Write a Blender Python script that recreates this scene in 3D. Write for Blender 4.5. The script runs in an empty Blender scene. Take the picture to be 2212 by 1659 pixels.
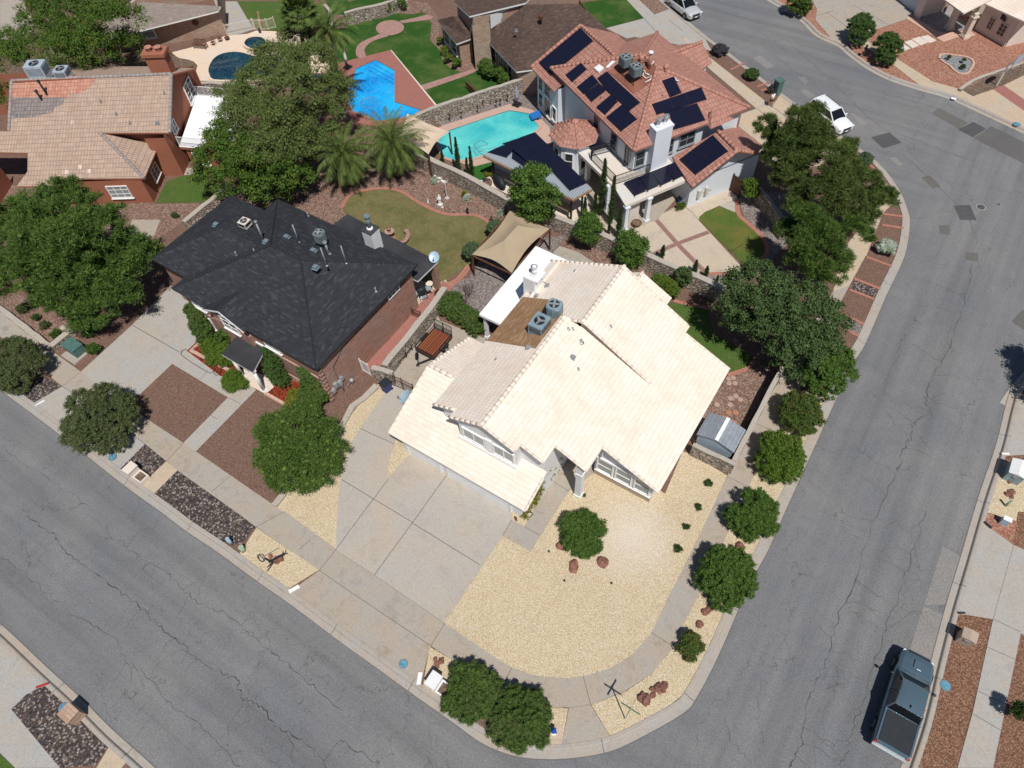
import bpy, math, random
import numpy as np
from mathutils import Vector, Matrix
from mathutils.geometry import tessellate_polygon
R_=math.radians
SC=bpy.context.scene
# ---------------- camera ----------------
FPX=1525.3; PITCH=R_(55.33); ROLL=R_(-3.665); CAMH=44.0; YAW=R_(35.73)
def cam_axes():
    f=Vector((0,math.cos(PITCH),-math.sin(PITCH))); r=Vector((1,0,0)); u=r.cross(f)
    r2=r*math.cos(ROLL)+u*math.sin(ROLL); u2=-r*math.sin(ROLL)+u*math.cos(ROLL)
    Z=Matrix.Rotation(YAW,3,'Z'); return Z@r2, Z@u2, Z@f
CR,CU,CF=cam_axes()
cd=bpy.data.cameras.new('camera'); cam=bpy.data.objects.new('camera',cd); SC.collection.objects.link(cam)
cam.matrix_world=Matrix((( CR.x,CU.x,-CF.x,0),(CR.y,CU.y,-CF.y,0),(CR.z,CU.z,-CF.z,CAMH),(0,0,0,1)))
cd.sensor_width=36; cd.lens=FPX/2212*36; cd.clip_start=1; cd.clip_end=1500
SC.camera=cam
# ---------------- light ----------------
SUN_EL=61.5; SUN_AZ=-37.5     # direction towards the sun (math angle)
w=bpy.data.worlds.new('World'); SC.world=w; w.use_nodes=True
nt=w.node_tree; bg=nt.nodes['Background']; sky=nt.nodes.new('ShaderNodeTexSky'); sky.sky_type='NISHITA'; sky.sun_disc=False
sky.sun_elevation=R_(SUN_EL); sky.sun_rotation=R_(90-SUN_AZ); sky.altitude=1200
nt.links.new(sky.outputs[0],bg.inputs[0]); bg.inputs[1].default_value=0.06
sl=bpy.data.lights.new('sun','SUN'); sl.energy=4.45; sl.angle=R_(0.5); sl.color=(1,.965,.9)
so=bpy.data.objects.new('sun',sl); SC.collection.objects.link(so); so.location=(0,0,60)
sd=Vector((math.cos(R_(SUN_EL))*math.cos(R_(SUN_AZ)),math.cos(R_(SUN_EL))*math.sin(R_(SUN_AZ)),math.sin(R_(SUN_EL))))
so.rotation_euler=sd.to_track_quat('Z','Y').to_euler()
SC.view_settings.view_transform='Standard'; SC.view_settings.look='None'; SC.view_settings.exposure=-0.05; SC.view_settings.gamma=1
# ---------------- layout helpers: survey points read off the photograph, laid on real heights ----------------
TL={}
for r in range(3):
    for c in range(3): TL['t%d%d'%(r,c)]=(737.333*c,553.0*r,1/3.0)
for k,(x0,y0,wd) in dict(z1=(1500,50,600),z2=(1600,350,700),z3=(1300,500,600),z4=(850,950,500),z5=(700,1100,600),z6=(500,850,500),z7=(480,550,800),z8=(0,0,500),z9=(500,0,500),za=(2600,0,400),zb=(1900,600,400),zc=(2200,200,500)).items():
    TL[k]=(x0*.737333,y0*.737333,wd/3000.0)
def ray(p):
    return CR*(p[0]-1106)-CU*(p[1]-829.5)+CF*FPX
def P(p,z=0.0):
    d=ray(p); k=(z-CAMH)/d.z; return Vector((d.x*k,d.y*k,z))
def FP(s):
    out=[];k='t00'
    for tok in s.split():
        if ',' in tok:
            x,y=map(float,tok.split(','))
            if k=='w': out.append(('w',x,y))
            elif k=='f': out.append((x,y))
            else:
                a,b,q=TL[k]; out.append((a+x*q,b+y*q))
        else: k=tok
    return out
def G(s,z=0.0):
    return [Vector((p[1],p[2],z)) if p[0]=='w' else P(p,z) for p in FP(s)]
def g1(s,z=0.0): return G(s,z)[0]
def onp(s,pl):
    out=[]
    for p in FP(s):
        if p[0]=='w': 
            q,n=pl; z=q.z-(n.x*(p[1]-q.x)+n.y*(p[2]-q.y))/n.z; out.append(Vector((p[1],p[2],z)))
        else:
            d=ray(p); q,n=pl; o=Vector((0,0,CAMH)); k=(q-o).dot(n)/d.dot(n); out.append(o+d*k)
    return out
def plane(pt,down_deg,slope):
    a=R_(down_deg); return (Vector(pt),Vector((slope*math.cos(a),slope*math.sin(a),1)).normalized())
def pz(pl,x,y):
    q,n=pl; return q.z-(n.x*(x-q.x)+n.y*(y-q.y))/n.z
def mpp(p): # metres per survey pixel at a point
    return (Vector(p)-Vector((0,0,CAMH))).dot(CF)/FPX
def V(*a): return Vector(a)
# ---------------- object helpers ----------------
def tag(o,label=None,cat=None,group=None,kind=None):
    if label: o['label']=label
    if cat: o['category']=cat
    if group: o['group']=group
    if kind: o['kind']=kind
    return o
def thing(name,label,cat,loc=(0,0,0),rz=0.0,group=None):
    o=bpy.data.objects.new(name,None); o.empty_display_size=.3; SC.collection.objects.link(o)
    o.location=loc; o.rotation_euler=(0,0,rz); return tag(o,label,cat,group)
def nrm(pts):
    n=Vector((0,0,0))
    for i in range(len(pts)):
        a=pts[i]; b=pts[(i+1)%len(pts)]
        n+=Vector(((a.y-b.y)*(a.z+b.z),(a.z-b.z)*(a.x+b.x),(a.x-b.x)*(a.y+b.y)))
    return n.normalized() if n.length>0 else Vector((0,0,1))
class MB:
    def __init__(s): s.v=[];s.f=[];s.uv=[];s.m=[];s.sm=[]
    def face(s,pts,m=0,up=None,uv=None,smooth=False):
        pts=[Vector(p) for p in pts]; n=nrm(pts)
        if up is not None and n.dot(Vector(up))<0: pts=pts[::-1]; n=-n; uv=uv[::-1] if uv else None
        b=len(s.v); s.v+=pts
        if uv is None:
            if abs(n.z)>.999: u=Vector((1,0,0)); v=Vector((0,1,0))
            else:
                u=Vector((0,0,1)).cross(n).normalized(); v=n.cross(u)
            uv=[(p.dot(u),p.dot(v)) for p in pts]
        if len(pts)<=4: tris=[tuple(range(len(pts)))]
        else:
            tris=tessellate_polygon([pts])
        for t in tris:
            t=tuple(t)
            if len(t)==3:
                a,bb,c=[pts[i] for i in t]
                if (bb-a).cross(c-a).dot(n)<0: t=t[::-1]
            s.f.append(tuple(b+i for i in t)); s.uv.append([uv[i] for i in t]); s.m.append(m); s.sm.append(smooth)
        return s
    def slab(s,pts,th,m=0,m2=None,drop=True):
        pts=[Vector(p) for p in pts]
        if nrm(pts).z<0: pts=pts[::-1]
        m2=m if m2 is None else m2
        s.face(pts,m); low=[p-Vector((0,0,th)) for p in pts]; s.face(low[::-1],m2)
        for i in range(len(pts)):
            j=(i+1)%len(pts); s.face([pts[i],low[i],low[j],pts[j]],m2)
        return s
    def walls(s,pts,z0=0.0,m=0,closed=True):
        pts=[Vector(p) for p in pts]; n=len(pts)
        a=sum(pts[i].x*pts[(i+1)%n].y-pts[(i+1)%n].x*pts[i].y for i in range(n))
        if closed and a<0: pts=pts[::-1]
        for i in range(n if closed else n-1):
            p=pts[i];q=pts[(i+1)%n]; s.face([V(p.x,p.y,z0),V(q.x,q.y,z0),q,p],m)
        return s
    def box(s,c,sz,rz=0.0,m=0,M=None):
        c=Vector(c); hx,hy,hz=sz[0]/2,sz[1]/2,sz[2]/2
        Q=M if M is not None else Matrix.Rotation(rz,3,'Z')
        c8=[c+Q@Vector((x*hx,y*hy,z*hz)) for z in(-1,1) for y in(-1,1) for x in(-1,1)]
        for f in ((0,2,3,1),(4,5,7,6),(0,1,5,4),(2,6,7,3),(0,4,6,2),(1,3,7,5)):
            s.face([c8[i] for i in f],m)
        return s
    def bar(s,a,b,w,h=None,m=0):
        a=Vector(a);b=Vector(b);h=h or w;d=b-a;L=d.length
        if L<1e-6: return s
        z=d/L; x=Vector((0,0,1)).cross(z)
        x=Vector((1,0,0)) if x.length<1e-4 else x.normalized(); y=z.cross(x)
        M=Matrix((x,y,z)).transposed(); return s.box((a+b)/2,(w,h,L),m=m,M=M)
    def tube(s,path,rad,n=8,m=0,cap=True,smooth=True):
        path=[Vector(p) for p in path]; rad=[rad]*len(path) if not hasattr(rad,'__len__') else rad
        rings=[];px=None
        for i,p in enumerate(path):
            d=(path[min(i+1,len(path)-1)]-path[max(i-1,0)])
            d=d.normalized() if d.length>1e-9 else Vector((0,0,1))
            x=Vector((0,0,1)).cross(d) if abs(d.z)<.99 else (px or Vector((1,0,0)))
            x=(x-d*x.dot(d)).normalized(); px=x; y=d.cross(x)
            b=len(s.v); 
            for k in range(n):
                a=2*math.pi*k/n; s.v.append(p+(x*math.cos(a)+y*math.sin(a))*rad[i])
            rings.append(b)
        for i in range(len(rings)-1):
            for k in range(n):
                k2=(k+1)%n; s.f.append((rings[i]+k,rings[i]+k2,rings[i+1]+k2,rings[i+1]+k))
                s.uv.append([(k/n,i),((k+1)/n,i),((k+1)/n,i+1),(k/n,i+1)]); s.m.append(m); s.sm.append(smooth)
        if cap:
            for bi,rev in ((rings[0],True),(rings[-1],False)):
                t=[bi+k for k in range(n)]; t=t[::-1] if rev else t
                s.f.append(tuple(t)); s.uv.append([(0,0)]*n); s.m.append(m); s.sm.append(False)
        return s
    def cyl(s,c,r,h,n=16,m=0,r2=None,smooth=True):
        c=Vector(c); return s.tube([c,c+Vector((0,0,h))],[r,r if r2 is None else r2],n,m,True,smooth)
    def blob(s,c,r,n=12,k=8,m=0,noise=0.0,seed=0,smooth=True,zmin=-1.0,rz=0.0):
        rnd=random.Random(seed); c=Vector(c); r=r if hasattr(r,'__len__') else (r,r,r); b=len(s.v)
        ph=[(rnd.uniform(0,6.3),rnd.uniform(0,6.3),rnd.uniform(1.2,3.5)) for _ in range(4)]
        Q=Matrix.Rotation(rz,3,'Z')
        for j in range(k+1):
            th=math.pi*j/k
            for i in range(n):
                a=2*math.pi*i/n; d=Vector((math.sin(th)*math.cos(a),math.sin(th)*math.sin(a),max(math.cos(th),zmin)))
                q=1+noise*sum(math.sin(p0+d.x*f*2+d.z*f)*math.cos(p1+d.y*f*2) for p0,p1,f in ph)/2
                s.v.append(c+Q@Vector((d.x*r[0]*q,d.y*r[1]*q,d.z*r[2]*q)))
        for j in range(k):
            for i in range(n):
                i2=(i+1)%n; s.f.append((b+j*n+i,b+(j+1)*n+i,b+(j+1)*n+i2,b+j*n+i2)); s.uv.append([(0,0)]*4); s.m.append(m); s.sm.append(smooth)
        return s
    def lathe(s,c,prof,n=16,m=0,smooth=True):
        c=Vector(c); b=len(s.v)
        for (r,z) in prof:
            for i in range(n):
                a=2*math.pi*i/n; s.v.append(c+Vector((r*math.cos(a),r*math.sin(a),z)))
        for j in range(len(prof)-1):
            for i in range(n):
                i2=(i+1)%n; s.f.append((b+j*n+i,b+j*n+i2,b+(j+1)*n+i2,b+(j+1)*n+i)); s.uv.append([(0,0)]*4); s.m.append(m); s.sm.append(smooth)
        return s
    def build(s,name,mats,parent=None,local=False,loc=None,bevel=0.0):
        me=bpy.data.meshes.new(name); o=bpy.data.objects.new(name,me); SC.collection.objects.link(o)
        vs=s.v
        if parent is not None:
            o.parent=parent
            if not local:
                q=parent
                while q is not None:
                    M=Matrix.Rotation(-q.rotation_euler.z,3,'Z'); L=Vector(q.location)
                    if q.parent is None: vs=[M@(v-L) for v in vs]
                    q=q.parent
        else:
            if loc is None and not local and len(vs):
                loc=Vector((sum(v.x for v in vs)/len(vs),sum(v.y for v in vs)/len(vs),min(v.z for v in vs)))
            if loc is not None:
                L=Vector(loc); o.location=L
                if not local: vs=[v-L for v in vs]
        me.from_pydata([tuple(v) for v in vs],[],s.f)
        ul=me.uv_layers.new(name='UV'); fl=[c for f in s.uv for p in f for c in p]
        if len(fl)==len(me.loops)*2: ul.data.foreach_set('uv',fl)
        me.polygons.foreach_set('material_index',s.m); me.polygons.foreach_set('use_smooth',s.sm)
        for mm in (mats if isinstance(mats,(list,tuple)) else [mats]): me.materials.append(mm)
        if bevel>0:
            md=o.modifiers.new('bevel','BEVEL'); md.width=bevel; md.segments=2; md.limit_method='ANGLE'
        me.update(); return o
def copy_tree(o,parent=None):
    c=o.copy(); SC.collection.objects.link(c); c.parent=parent
    for ch in list(CH.get(o.name,[])): copy_tree(ch,c)
    return c
CH={}
def index_children():
    CH.clear()
    for o in bpy.data.objects:
        if o.parent: CH.setdefault(o.parent.name,[]).append(o)
def offset(path,d):
    out=[]
    for i,p in enumerate(path):
        a=path[max(i-1,0)]; b=path[min(i+1,len(path)-1)]
        t=(b-a); t.z=0; t.normalize(); out.append(p+Vector((-t.y,t.x,0))*d)
    return out
def smooth_path(pts,n=5):
    out=[]
    for i in range(len(pts)-1):
        p0=pts[max(i-1,0)];p1=pts[i];p2=pts[i+1];p3=pts[min(i+2,len(pts)-1)]
        for k in range(n):
            t=k/n; out.append(.5*((2*p1)+(p2-p0)*t+(2*p0-5*p1+4*p2-p3)*t*t+(3*p1-p0-3*p2+p3)*t**3))
    out.append(pts[-1]); return out
def smooth_loop(pts,n=4):
    m=len(pts); out=[]
    for i in range(m):
        p0=pts[i-1];p1=pts[i];p2=pts[(i+1)%m];p3=pts[(i+2)%m]
        for k in range(n):
            t=k/n; out.append(.5*((2*p1)+(p2-p0)*t+(2*p0-5*p1+4*p2-p3)*t*t+(3*p1-p0-3*p2+p3)*t**3))
    return out
def strip(mb,a,b,m=0):
    for i in range(len(a)-1): mb.face([a[i],a[i+1],b[i+1],b[i]],m,up=(0,0,1))
# ---------------- materials ----------------
class NM:
    def __init__(s,name,rough=.85,spec=.3,metal=0.0):
        s.m=bpy.data.materials.new(name); s.m.use_nodes=True; s.t=s.m.node_tree; s.b=s.t.nodes['Principled BSDF']
        s.b.inputs['Roughness'].default_value=rough; s.b.inputs['Specular IOR Level'].default_value=spec; s.b.inputs['Metallic'].default_value=metal
        s.geo=None
    def n(s,ty,**k):
        q=s.t.nodes.new(ty)
        for a,b in k.items(): setattr(q,a,b)
        return q
    def put(s,sock,v):
        if hasattr(v,'is_linked') or isinstance(v,bpy.types.NodeSocket): s.t.links.new(v,sock)
        else:
            if isinstance(v,(tuple,list)) and len(v)==3 and sock.type=='RGBA': v=(*v,1)
            sock.default_value=v
    def pos(s):
        if s.geo is None: s.geo=s.n('ShaderNodeNewGeometry')
        return s.geo.outputs['Position']
    def uvc(s): return s.n('ShaderNodeTexCoord').outputs['UV']
    def mapv(s,vec,scale=(1,1,1),rot=(0,0,0),loc=(0,0,0)):
        q=s.n('ShaderNodeMapping'); s.put(q.inputs[0],vec); q.inputs['Scale'].default_value=scale; q.inputs['Rotation'].default_value=rot; q.inputs['Location'].default_value=loc; return q.outputs[0]
    def noise(s,scale,detail=3,rough=.55,vec=None,dist=0.0):
        q=s.n('ShaderNodeTexNoise'); s.put(q.inputs['Vector'],vec if vec is not None else s.pos()); q.inputs['Scale'].default_value=scale; q.inputs['Detail'].default_value=detail; q.inputs['Roughness'].default_value=rough; q.inputs['Distortion'].default_value=dist
        return q.outputs['Fac']
    def noisec(s,scale,detail=2,vec=None):
        q=s.n('ShaderNodeTexNoise'); s.put(q.inputs['Vector'],vec if vec is not None else s.pos()); q.inputs['Scale'].default_value=scale; q.inputs['Detail'].default_value=detail; return q.outputs['Color']
    def voro(s,scale,feature='F1',vec=None,out='Distance',rnd=1.0):
        q=s.n('ShaderNodeTexVoronoi',feature=feature); s.put(q.inputs['Vector'],vec if vec is not None else s.pos()); q.inputs['Scale'].default_value=scale; q.inputs['Randomness'].default_value=rnd
        return q.outputs[out]
    def ramp(s,fac,stops,interp='LINEAR'):
        q=s.n('ShaderNodeValToRGB'); q.color_ramp.interpolation=interp; s.put(q.inputs[0],fac); e=q.color_ramp.elements
        while len(e)<len(stops): e.new(.5)
        for i,(p,c) in enumerate(stops):
            e[i].position=p; c=(c,c,c) if not hasattr(c,'__len__') else c; e[i].color=(*c[:3],1)
        return q.outputs[0]
    def mix(s,fac,a,b,mode='MIX'):
        q=s.n('ShaderNodeMix',data_type='RGBA',blend_type=mode); s.put(q.inputs[0],fac); s.put(q.inputs[6],a); s.put(q.inputs[7],b); return q.outputs[2]
    def math(s,op,a,b=0.0,c=None):
        q=s.n('ShaderNodeMath',operation=op); s.put(q.inputs[0],a); s.put(q.inputs[1],b)
        if c is not None: s.put(q.inputs[2],c)
        return q.outputs[0]
    def vadd(s,a,b,sc=1.0):
        q=s.n('ShaderNodeVectorMath',operation='MULTIPLY_ADD'); s.put(q.inputs[0],b); q.inputs[1].default_value=(sc,sc,sc); s.put(q.inputs[2],a); return q.outputs[0]
    def bump(s,h,st=.5,dist=.05):
        q=s.n('ShaderNodeBump'); q.inputs['Strength'].default_value=st; q.inputs['Distance'].default_value=dist; s.put(q.inputs['Height'],h); s.t.links.new(q.outputs[0],s.b.inputs['Normal']); return s
    def brick(s,vec,c1,c2,mortar,bw,rh,ms=.01,off=.5,bias=0.0,sm=.1):
        q=s.n('ShaderNodeTexBrick'); s.put(q.inputs['Vector'],vec); s.put(q.inputs['Color1'],c1); s.put(q.inputs['Color2'],c2); s.put(q.inputs['Mortar'],mortar)
        q.offset=off; q.inputs['Scale'].default_value=1; q.inputs['Brick Width'].default_value=bw; q.inputs['Row Height'].default_value=rh; q.inputs['Mortar Size'].default_value=ms; q.inputs['Bias'].default_value=bias; q.inputs['Mortar Smooth'].default_value=sm
        return q
    def col(s,c): s.put(s.b.inputs['Base Color'],c); return s
def flat(name,c,rough=.6,spec=.4,metal=0.0,var=.08,scale=3.0):
    q=NM(name,rough,spec,metal); n=q.noise(scale,3)
    lo=tuple(max(0,x*(1-var*1.6)) for x in c); hi=tuple(min(1,x*(1+var)) for x in c)
    q.col(q.ramp(n,[(.3,lo),(.7,hi)])); return q.m
# ================= MATERIALS =================
MT={}
def asphalt(name,base,crack=True,blue=0.0):
    q=NM(name,.9,.25)
    big=q.noise(.10,5,.65,dist=.5); mid=q.noise(.8,5,.7,dist=.4); fine=q.noise(13,3,.8)
    c=q.ramp(fine,[(.28,tuple(x*.68 for x in base)),(.5,base),(.72,tuple(min(1,x*1.38) for x in base))])
    c=q.mix(q.ramp(big,[(.38,0),(.62,1)]),c,(1.22,1.17,1.10),'MULTIPLY'); c=q.mix(q.ramp(mid,[(.35,.35),(.7,0)]),c,(.84,.845,.875),'MULTIPLY')
    if crack:
        sp=q.n('ShaderNodeSeparateXYZ'); q.put(sp.inputs[0],q.pos()); mk=q.ramp(q.math('MULTIPLY_ADD',sp.outputs[0],.12,.3),[(0,0),(1,1)])
        w1=q.noise(1.0,3,.6,vec=q.mapv(q.pos(),(.035,.8,1))); w2=q.noise(1.0,3,.6,vec=q.mapv(q.pos(),(.8,.035,1)))
        wp=q.mix(mk,w1,w2); c=q.mix(1.0,c,q.ramp(wp,[(.32,.84),(.5,1.0),(.68,1.12)]),'MULTIPLY')
        ol=q.noise(.55,2,.5,dist=.3); c=q.mix(q.ramp(ol,[(.70,0),(.80,.35)]),c,(.6,.6,.62),'MULTIPLY')
        wv=q.vadd(q.pos(),q.noisec(.9,3),1.6)
        for sc,wd,dk,ms in ((.16,.0045,.66,.45),(.36,.007,.76,.50)):
            d=q.voro(sc,'DISTANCE_TO_EDGE',vec=wv); mask=q.ramp(d,[(0,1),(wd,0)])
            gate=q.ramp(q.noise(.21+sc,2),[(ms,0),(ms+.06,1)])
            c=q.mix(q.math('MULTIPLY',mask,gate),c,(dk,dk*.97,dk*.94),'MULTIPLY')
    q.col(c).bump(fine,.35,.02); return q.m
MT['asphalt']=asphalt('asphalt_road',(.158,.161,.172))
MT['asph_dark']=asphalt('asphalt_new_patch',(.075,.077,.085),False)
MT['asph_mid']=asphalt('asphalt_old_patch',(.115,.112,.112),False)
MT['asph_light']=asphalt('asphalt_pale_patch',(.205,.20,.20),False)
def concrete(name,base,stain=(.62,.6,.6),st=.55,warm=(1.08,.97,.86),scale=.35):
    q=NM(name,.85,.3); n1=q.noise(scale,5,.6,dist=.6); n2=q.noise(scale*3.3,5,.65,dist=1.2); n3=q.noise(9,3,.7)
    c=q.mix(q.ramp(n1,[(.35,0),(.65,1)]),base,tuple(min(1,x*y) for x,y in zip(base,warm)))
    c=q.mix(q.math('MULTIPLY',q.ramp(n2,[(.52,0),(.78,1)]),st),c,stain,'MULTIPLY')
    c=q.mix(1.0,c,q.ramp(n3,[(.25,.84),(.75,1.14)]),'MULTIPLY')
    q.col(c).bump(n3,.12,.01); return q.m
MT['conc']=concrete('concrete_warm',(.36,.33,.295),(.66,.64,.62),.8)
MT['conc_drive']=concrete('concrete_driveway',(.40,.375,.345),(.72,.71,.74),.55,(1.08,.98,.88),.22)
MT['conc_grey']=concrete('concrete_grey',(.37,.365,.355),(.74,.76,.8),.6)
MT['conc_tan']=concrete('concrete_tan',(.50,.415,.32),(.72,.77,.84),.9,(1.0,1.02,1.08),.16)
MT['conc_walk']=concrete('concrete_path_tan',(.47,.40,.32))
MT['kerb']=concrete('kerb_concrete',(.36,.34,.32),(.68,.67,.66),.6)
MT['conc_pale']=concrete('concrete_pale',(.62,.57,.52),(.85,.84,.84),.5)
MT['conc_deck']=concrete('pool_deck_cream',(.66,.56,.47),(.8,.78,.76),.5)
MT['deck_pink']=concrete('pool_deck_pink',(.47,.33,.28),(.8,.8,.8),.5,(1.1,1.05,1.0))
MT['joint']=flat('joint_dark',(.13,.12,.115),.9)
MT['crack']=flat('asphalt_crack',(.112,.109,.108),.95,.1,var=.35,scale=1.2)
def gravel(name,cols,size,warp=.0,bumpd=.03,big=.0,bigc=(.8,.8,.8),rough=.9,bleach=False):
    q=NM(name,rough,.2); v=q.voro(1/size,'F1',out='Color'); sx=q.n('ShaderNodeSeparateColor'); q.put(sx.inputs[0],v)
    k=len(cols); c=q.ramp(sx.outputs[0],[(i/k,cols[i]) for i in range(k)],'CONSTANT')
    d=q.voro(1/size,'F1'); c=q.mix(1.0,c,q.ramp(d,[(.25,1.0),(.75,.62)]),'MULTIPLY')
    if big>0:
        n=q.noise(.45,4,.6,dist=.8); c=q.mix(q.math('MULTIPLY',q.ramp(n,[(.48,0),(.72,1)]),big),c,bigc,'MULTIPLY')
    if bleach:
        bp=g1('t21 1880,160'); vd=q.n('ShaderNodeVectorMath',operation='DISTANCE'); q.put(vd.inputs[0],q.vadd(q.pos(),q.noisec(.5,3),1.6)); vd.inputs[1].default_value=(bp.x+.8,bp.y+.8,.8)
        c=q.mix(q.ramp(vd.outputs['Value'],[(0,.62),(.12,.45),(.28,0)]) if False else q.ramp(q.math('DIVIDE',vd.outputs['Value'],6.0),[(.1,.38),(.6,0)]),c,(.80,.73,.70))
    q.col(c).bump(q.math('SUBTRACT',1.0,d),.9,bumpd); return q.m
MT['g_cream']=gravel('gravel_cream',[(.73,.60,.405),(.66,.52,.33),(.76,.65,.47),(.59,.45,.27),(.69,.56,.37),(.78,.69,.54),(.67,.53,.345)],.05,big=.5,bigc=(.88,.86,.88),bleach=True)
MT['g_brown']=gravel('gravel_brown',[(.225,.130,.098),(.19,.108,.08),(.25,.15,.115),(.205,.12,.09),(.29,.19,.15),(.20,.12,.09)],.055,big=.3)
MT['g_pink']=gravel('gravel_pink_brown',[(.26,.16,.125),(.19,.115,.09),(.31,.20,.155),(.22,.13,.10),(.36,.26,.21)],.10,big=.5,bigc=(.82,.8,.78))
MT['g_salmon']=gravel('gravel_salmon',[(.42,.19,.13),(.34,.15,.105),(.48,.24,.17),(.37,.18,.13),(.44,.26,.20)],.12,big=.7,bigc=(.86,.92,.75))
MT['g_river']=gravel('river_rock_dark',[(.075,.058,.055),(.13,.095,.085),(.045,.038,.04),(.21,.165,.14),(.09,.065,.06),(.33,.29,.26),(.10,.075,.068),(.06,.055,.065)],.11,bumpd=.04)
MT['g_grey']=gravel('gravel_grey',[(.24,.20,.19),(.30,.25,.235),(.19,.16,.155),(.35,.30,.29)],.10,big=.5)
MT['g_bluegrey']=gravel('gravel_blue_grey',[(.27,.28,.29),(.33,.34,.35),(.22,.23,.24)],.12)
MT['mulch_red']=gravel('mulch_red',[(.27,.045,.018),(.18,.03,.014),(.34,.07,.03),(.13,.025,.014)],.10,big=.5)
MT['mulch']=gravel('bark_mulch',[(.24,.12,.075),(.17,.08,.05),(.29,.155,.10),(.20,.105,.065),(.36,.22,.15)],.065)
MT['dirt']=gravel('dirt_brown',[(.20,.14,.10),(.17,.12,.09),(.23,.16,.12)],.15,big=.8,bigc=(.7,.72,.7))
def grass(name,a,b,c3,amt=.5,scale=.6):
    q=NM(name,.95,.15); n=q.noise(14,3,.8); n2=q.noise(scale,4,.65)
    c=q.ramp(n,[(.3,tuple(x*.6 for x in a)),(.5,a),(.7,b)]); c=q.mix(q.ramp(n2,[(.45,0),(.7,amt)]),c,c3)
    q.col(c).bump(n,.8,.06); return q.m
MT['grass']=grass('grass_green',(.065,.12,.024),(.11,.17,.04),(.15,.14,.06),.35)
MT['grass_deep']=grass('grass_deep_green',(.026,.080,.013),(.05,.13,.022),(.15,.17,.055),.55,.35)
MT['grass_dry']=grass('grass_dry_olive',(.165,.145,.062),(.27,.235,.12),(.085,.10,.028),.85,.55)
MT['grass_yel']=grass('grass_patchy',(.08,.13,.024),(.13,.16,.04),(.22,.15,.05),.55,.4)
MT['turf']=grass('turf_bright',(.03,.12,.02),(.05,.16,.03),(.06,.13,.03),.2)
# roofs (uv in metres, v up-slope)
def tile_roof(name,c1,c2,mortar,bw,rh,patch=(.8,.7,.62),pa=.5,ms=.028,bd=.05,st=.7,wave=0.0,hi=None,hp=.985,wl=.28):
    q=NM(name,.85,.2); uv=q.uvc(); uvn=q.vadd(uv,q.noisec(2.5,2),.05)
    b=q.brick(uvn,c1,c2,c2,bw,rh,0.0,.37,0,.0); n=q.noise(.5,4,.6); n2=q.noise(5,3,.7)
    c=q.mix(q.math('MULTIPLY',q.ramp(n,[(.42,0),(.7,1)]),pa),b.outputs[0],patch,'MULTIPLY')
    c=q.mix(1.0,c,q.ramp(n2,[(.3,.92),(.7,1.05)]),'MULTIPLY')
    fl=q.n('ShaderNodeTexWhiteNoise',noise_dimensions='2D'); sn=q.n('ShaderNodeVectorMath',operation='SNAP'); q.put(sn.inputs[0],uv); sn.inputs[1].default_value=(bw,rh,1); q.put(fl.inputs['Vector'],sn.outputs[0])
    if hi is not None: c=q.mix(q.ramp(fl.outputs[0],[(hp,0),(hp+.003,1)]),c,hi)
    sx=q.n('ShaderNodeSeparateXYZ'); q.put(sx.inputs[0],uvn); fr=q.math('FRACT',q.math('DIVIDE',sx.outputs[1],rh)); e=ms/rh
    line=q.ramp(fr,[(0,1),(e,1),(e*1.6,0)]); gap=q.ramp(q.noise(1.3,2),[(.3,.55),(.6,1)])
    c=q.mix(q.math('MULTIPLY',line,gap),c,mortar)
    if wave>0:
        s=q.math('SINE',q.math('MULTIPLY',sx.outputs[0],6.2832/wave)); c=q.mix(q.ramp(s,[(0,wl),(.45,0)]),c,mortar)
        q.col(c); h=q.math('SUBTRACT',q.math('MULTIPLY',s,.5),q.math('MULTIPLY',fr,.8))
    else: q.col(c); h=q.math('MULTIPLY',fr,-1.0)
    q.bump(h,st,bd); return q.m
MT['r_cream']=tile_roof('roof_tile_cream',(.86,.77,.68),(.81,.715,.62),(.60,.50,.42),.36,.34,(.93,.865,.82),.85,.024,.03,.22,.22,wl=.10)
MT['cap_cream']=flat('ridge_tile_cream',(.80,.69,.60),.8,.2,0,.12,2)
MT['r_tan']=tile_roof('roof_tile_tan',(.50,.37,.29),(.42,.305,.24),(.22,.155,.125),.30,.46,(.9,.86,.84),.6,.035,.05,.6,.28,(.72,.58,.50),.992)
MT['r_tan_grey']=tile_roof('roof_tile_grey_patch',(.20,.18,.18),(.30,.25,.23),(.1,.08,.08),.30,.40,(.9,.86,.84),.6,.030,.05,.6,.30)
MT['r_tan_red']=tile_roof('roof_tile_red_patch',(.48,.22,.155),(.56,.32,.25),(.25,.09,.06),.30,.40,(.9,.8,.8),.6,.030,.05,.6,.30)
MT['cap_tan']=flat('ridge_tile_grey',(.33,.29,.28),.8,.2,0,.15,2)
MT['r_terra']=tile_roof('roof_tile_terracotta',(.475,.25,.20),(.39,.19,.15),(.19,.085,.065),.30,.42,(.85,.9,.95),.5,.030,.05,.6,.30)
MT['cap_terra']=flat('ridge_tile_terracotta',(.44,.22,.17),.8,.2,0,.15,2)
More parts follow.
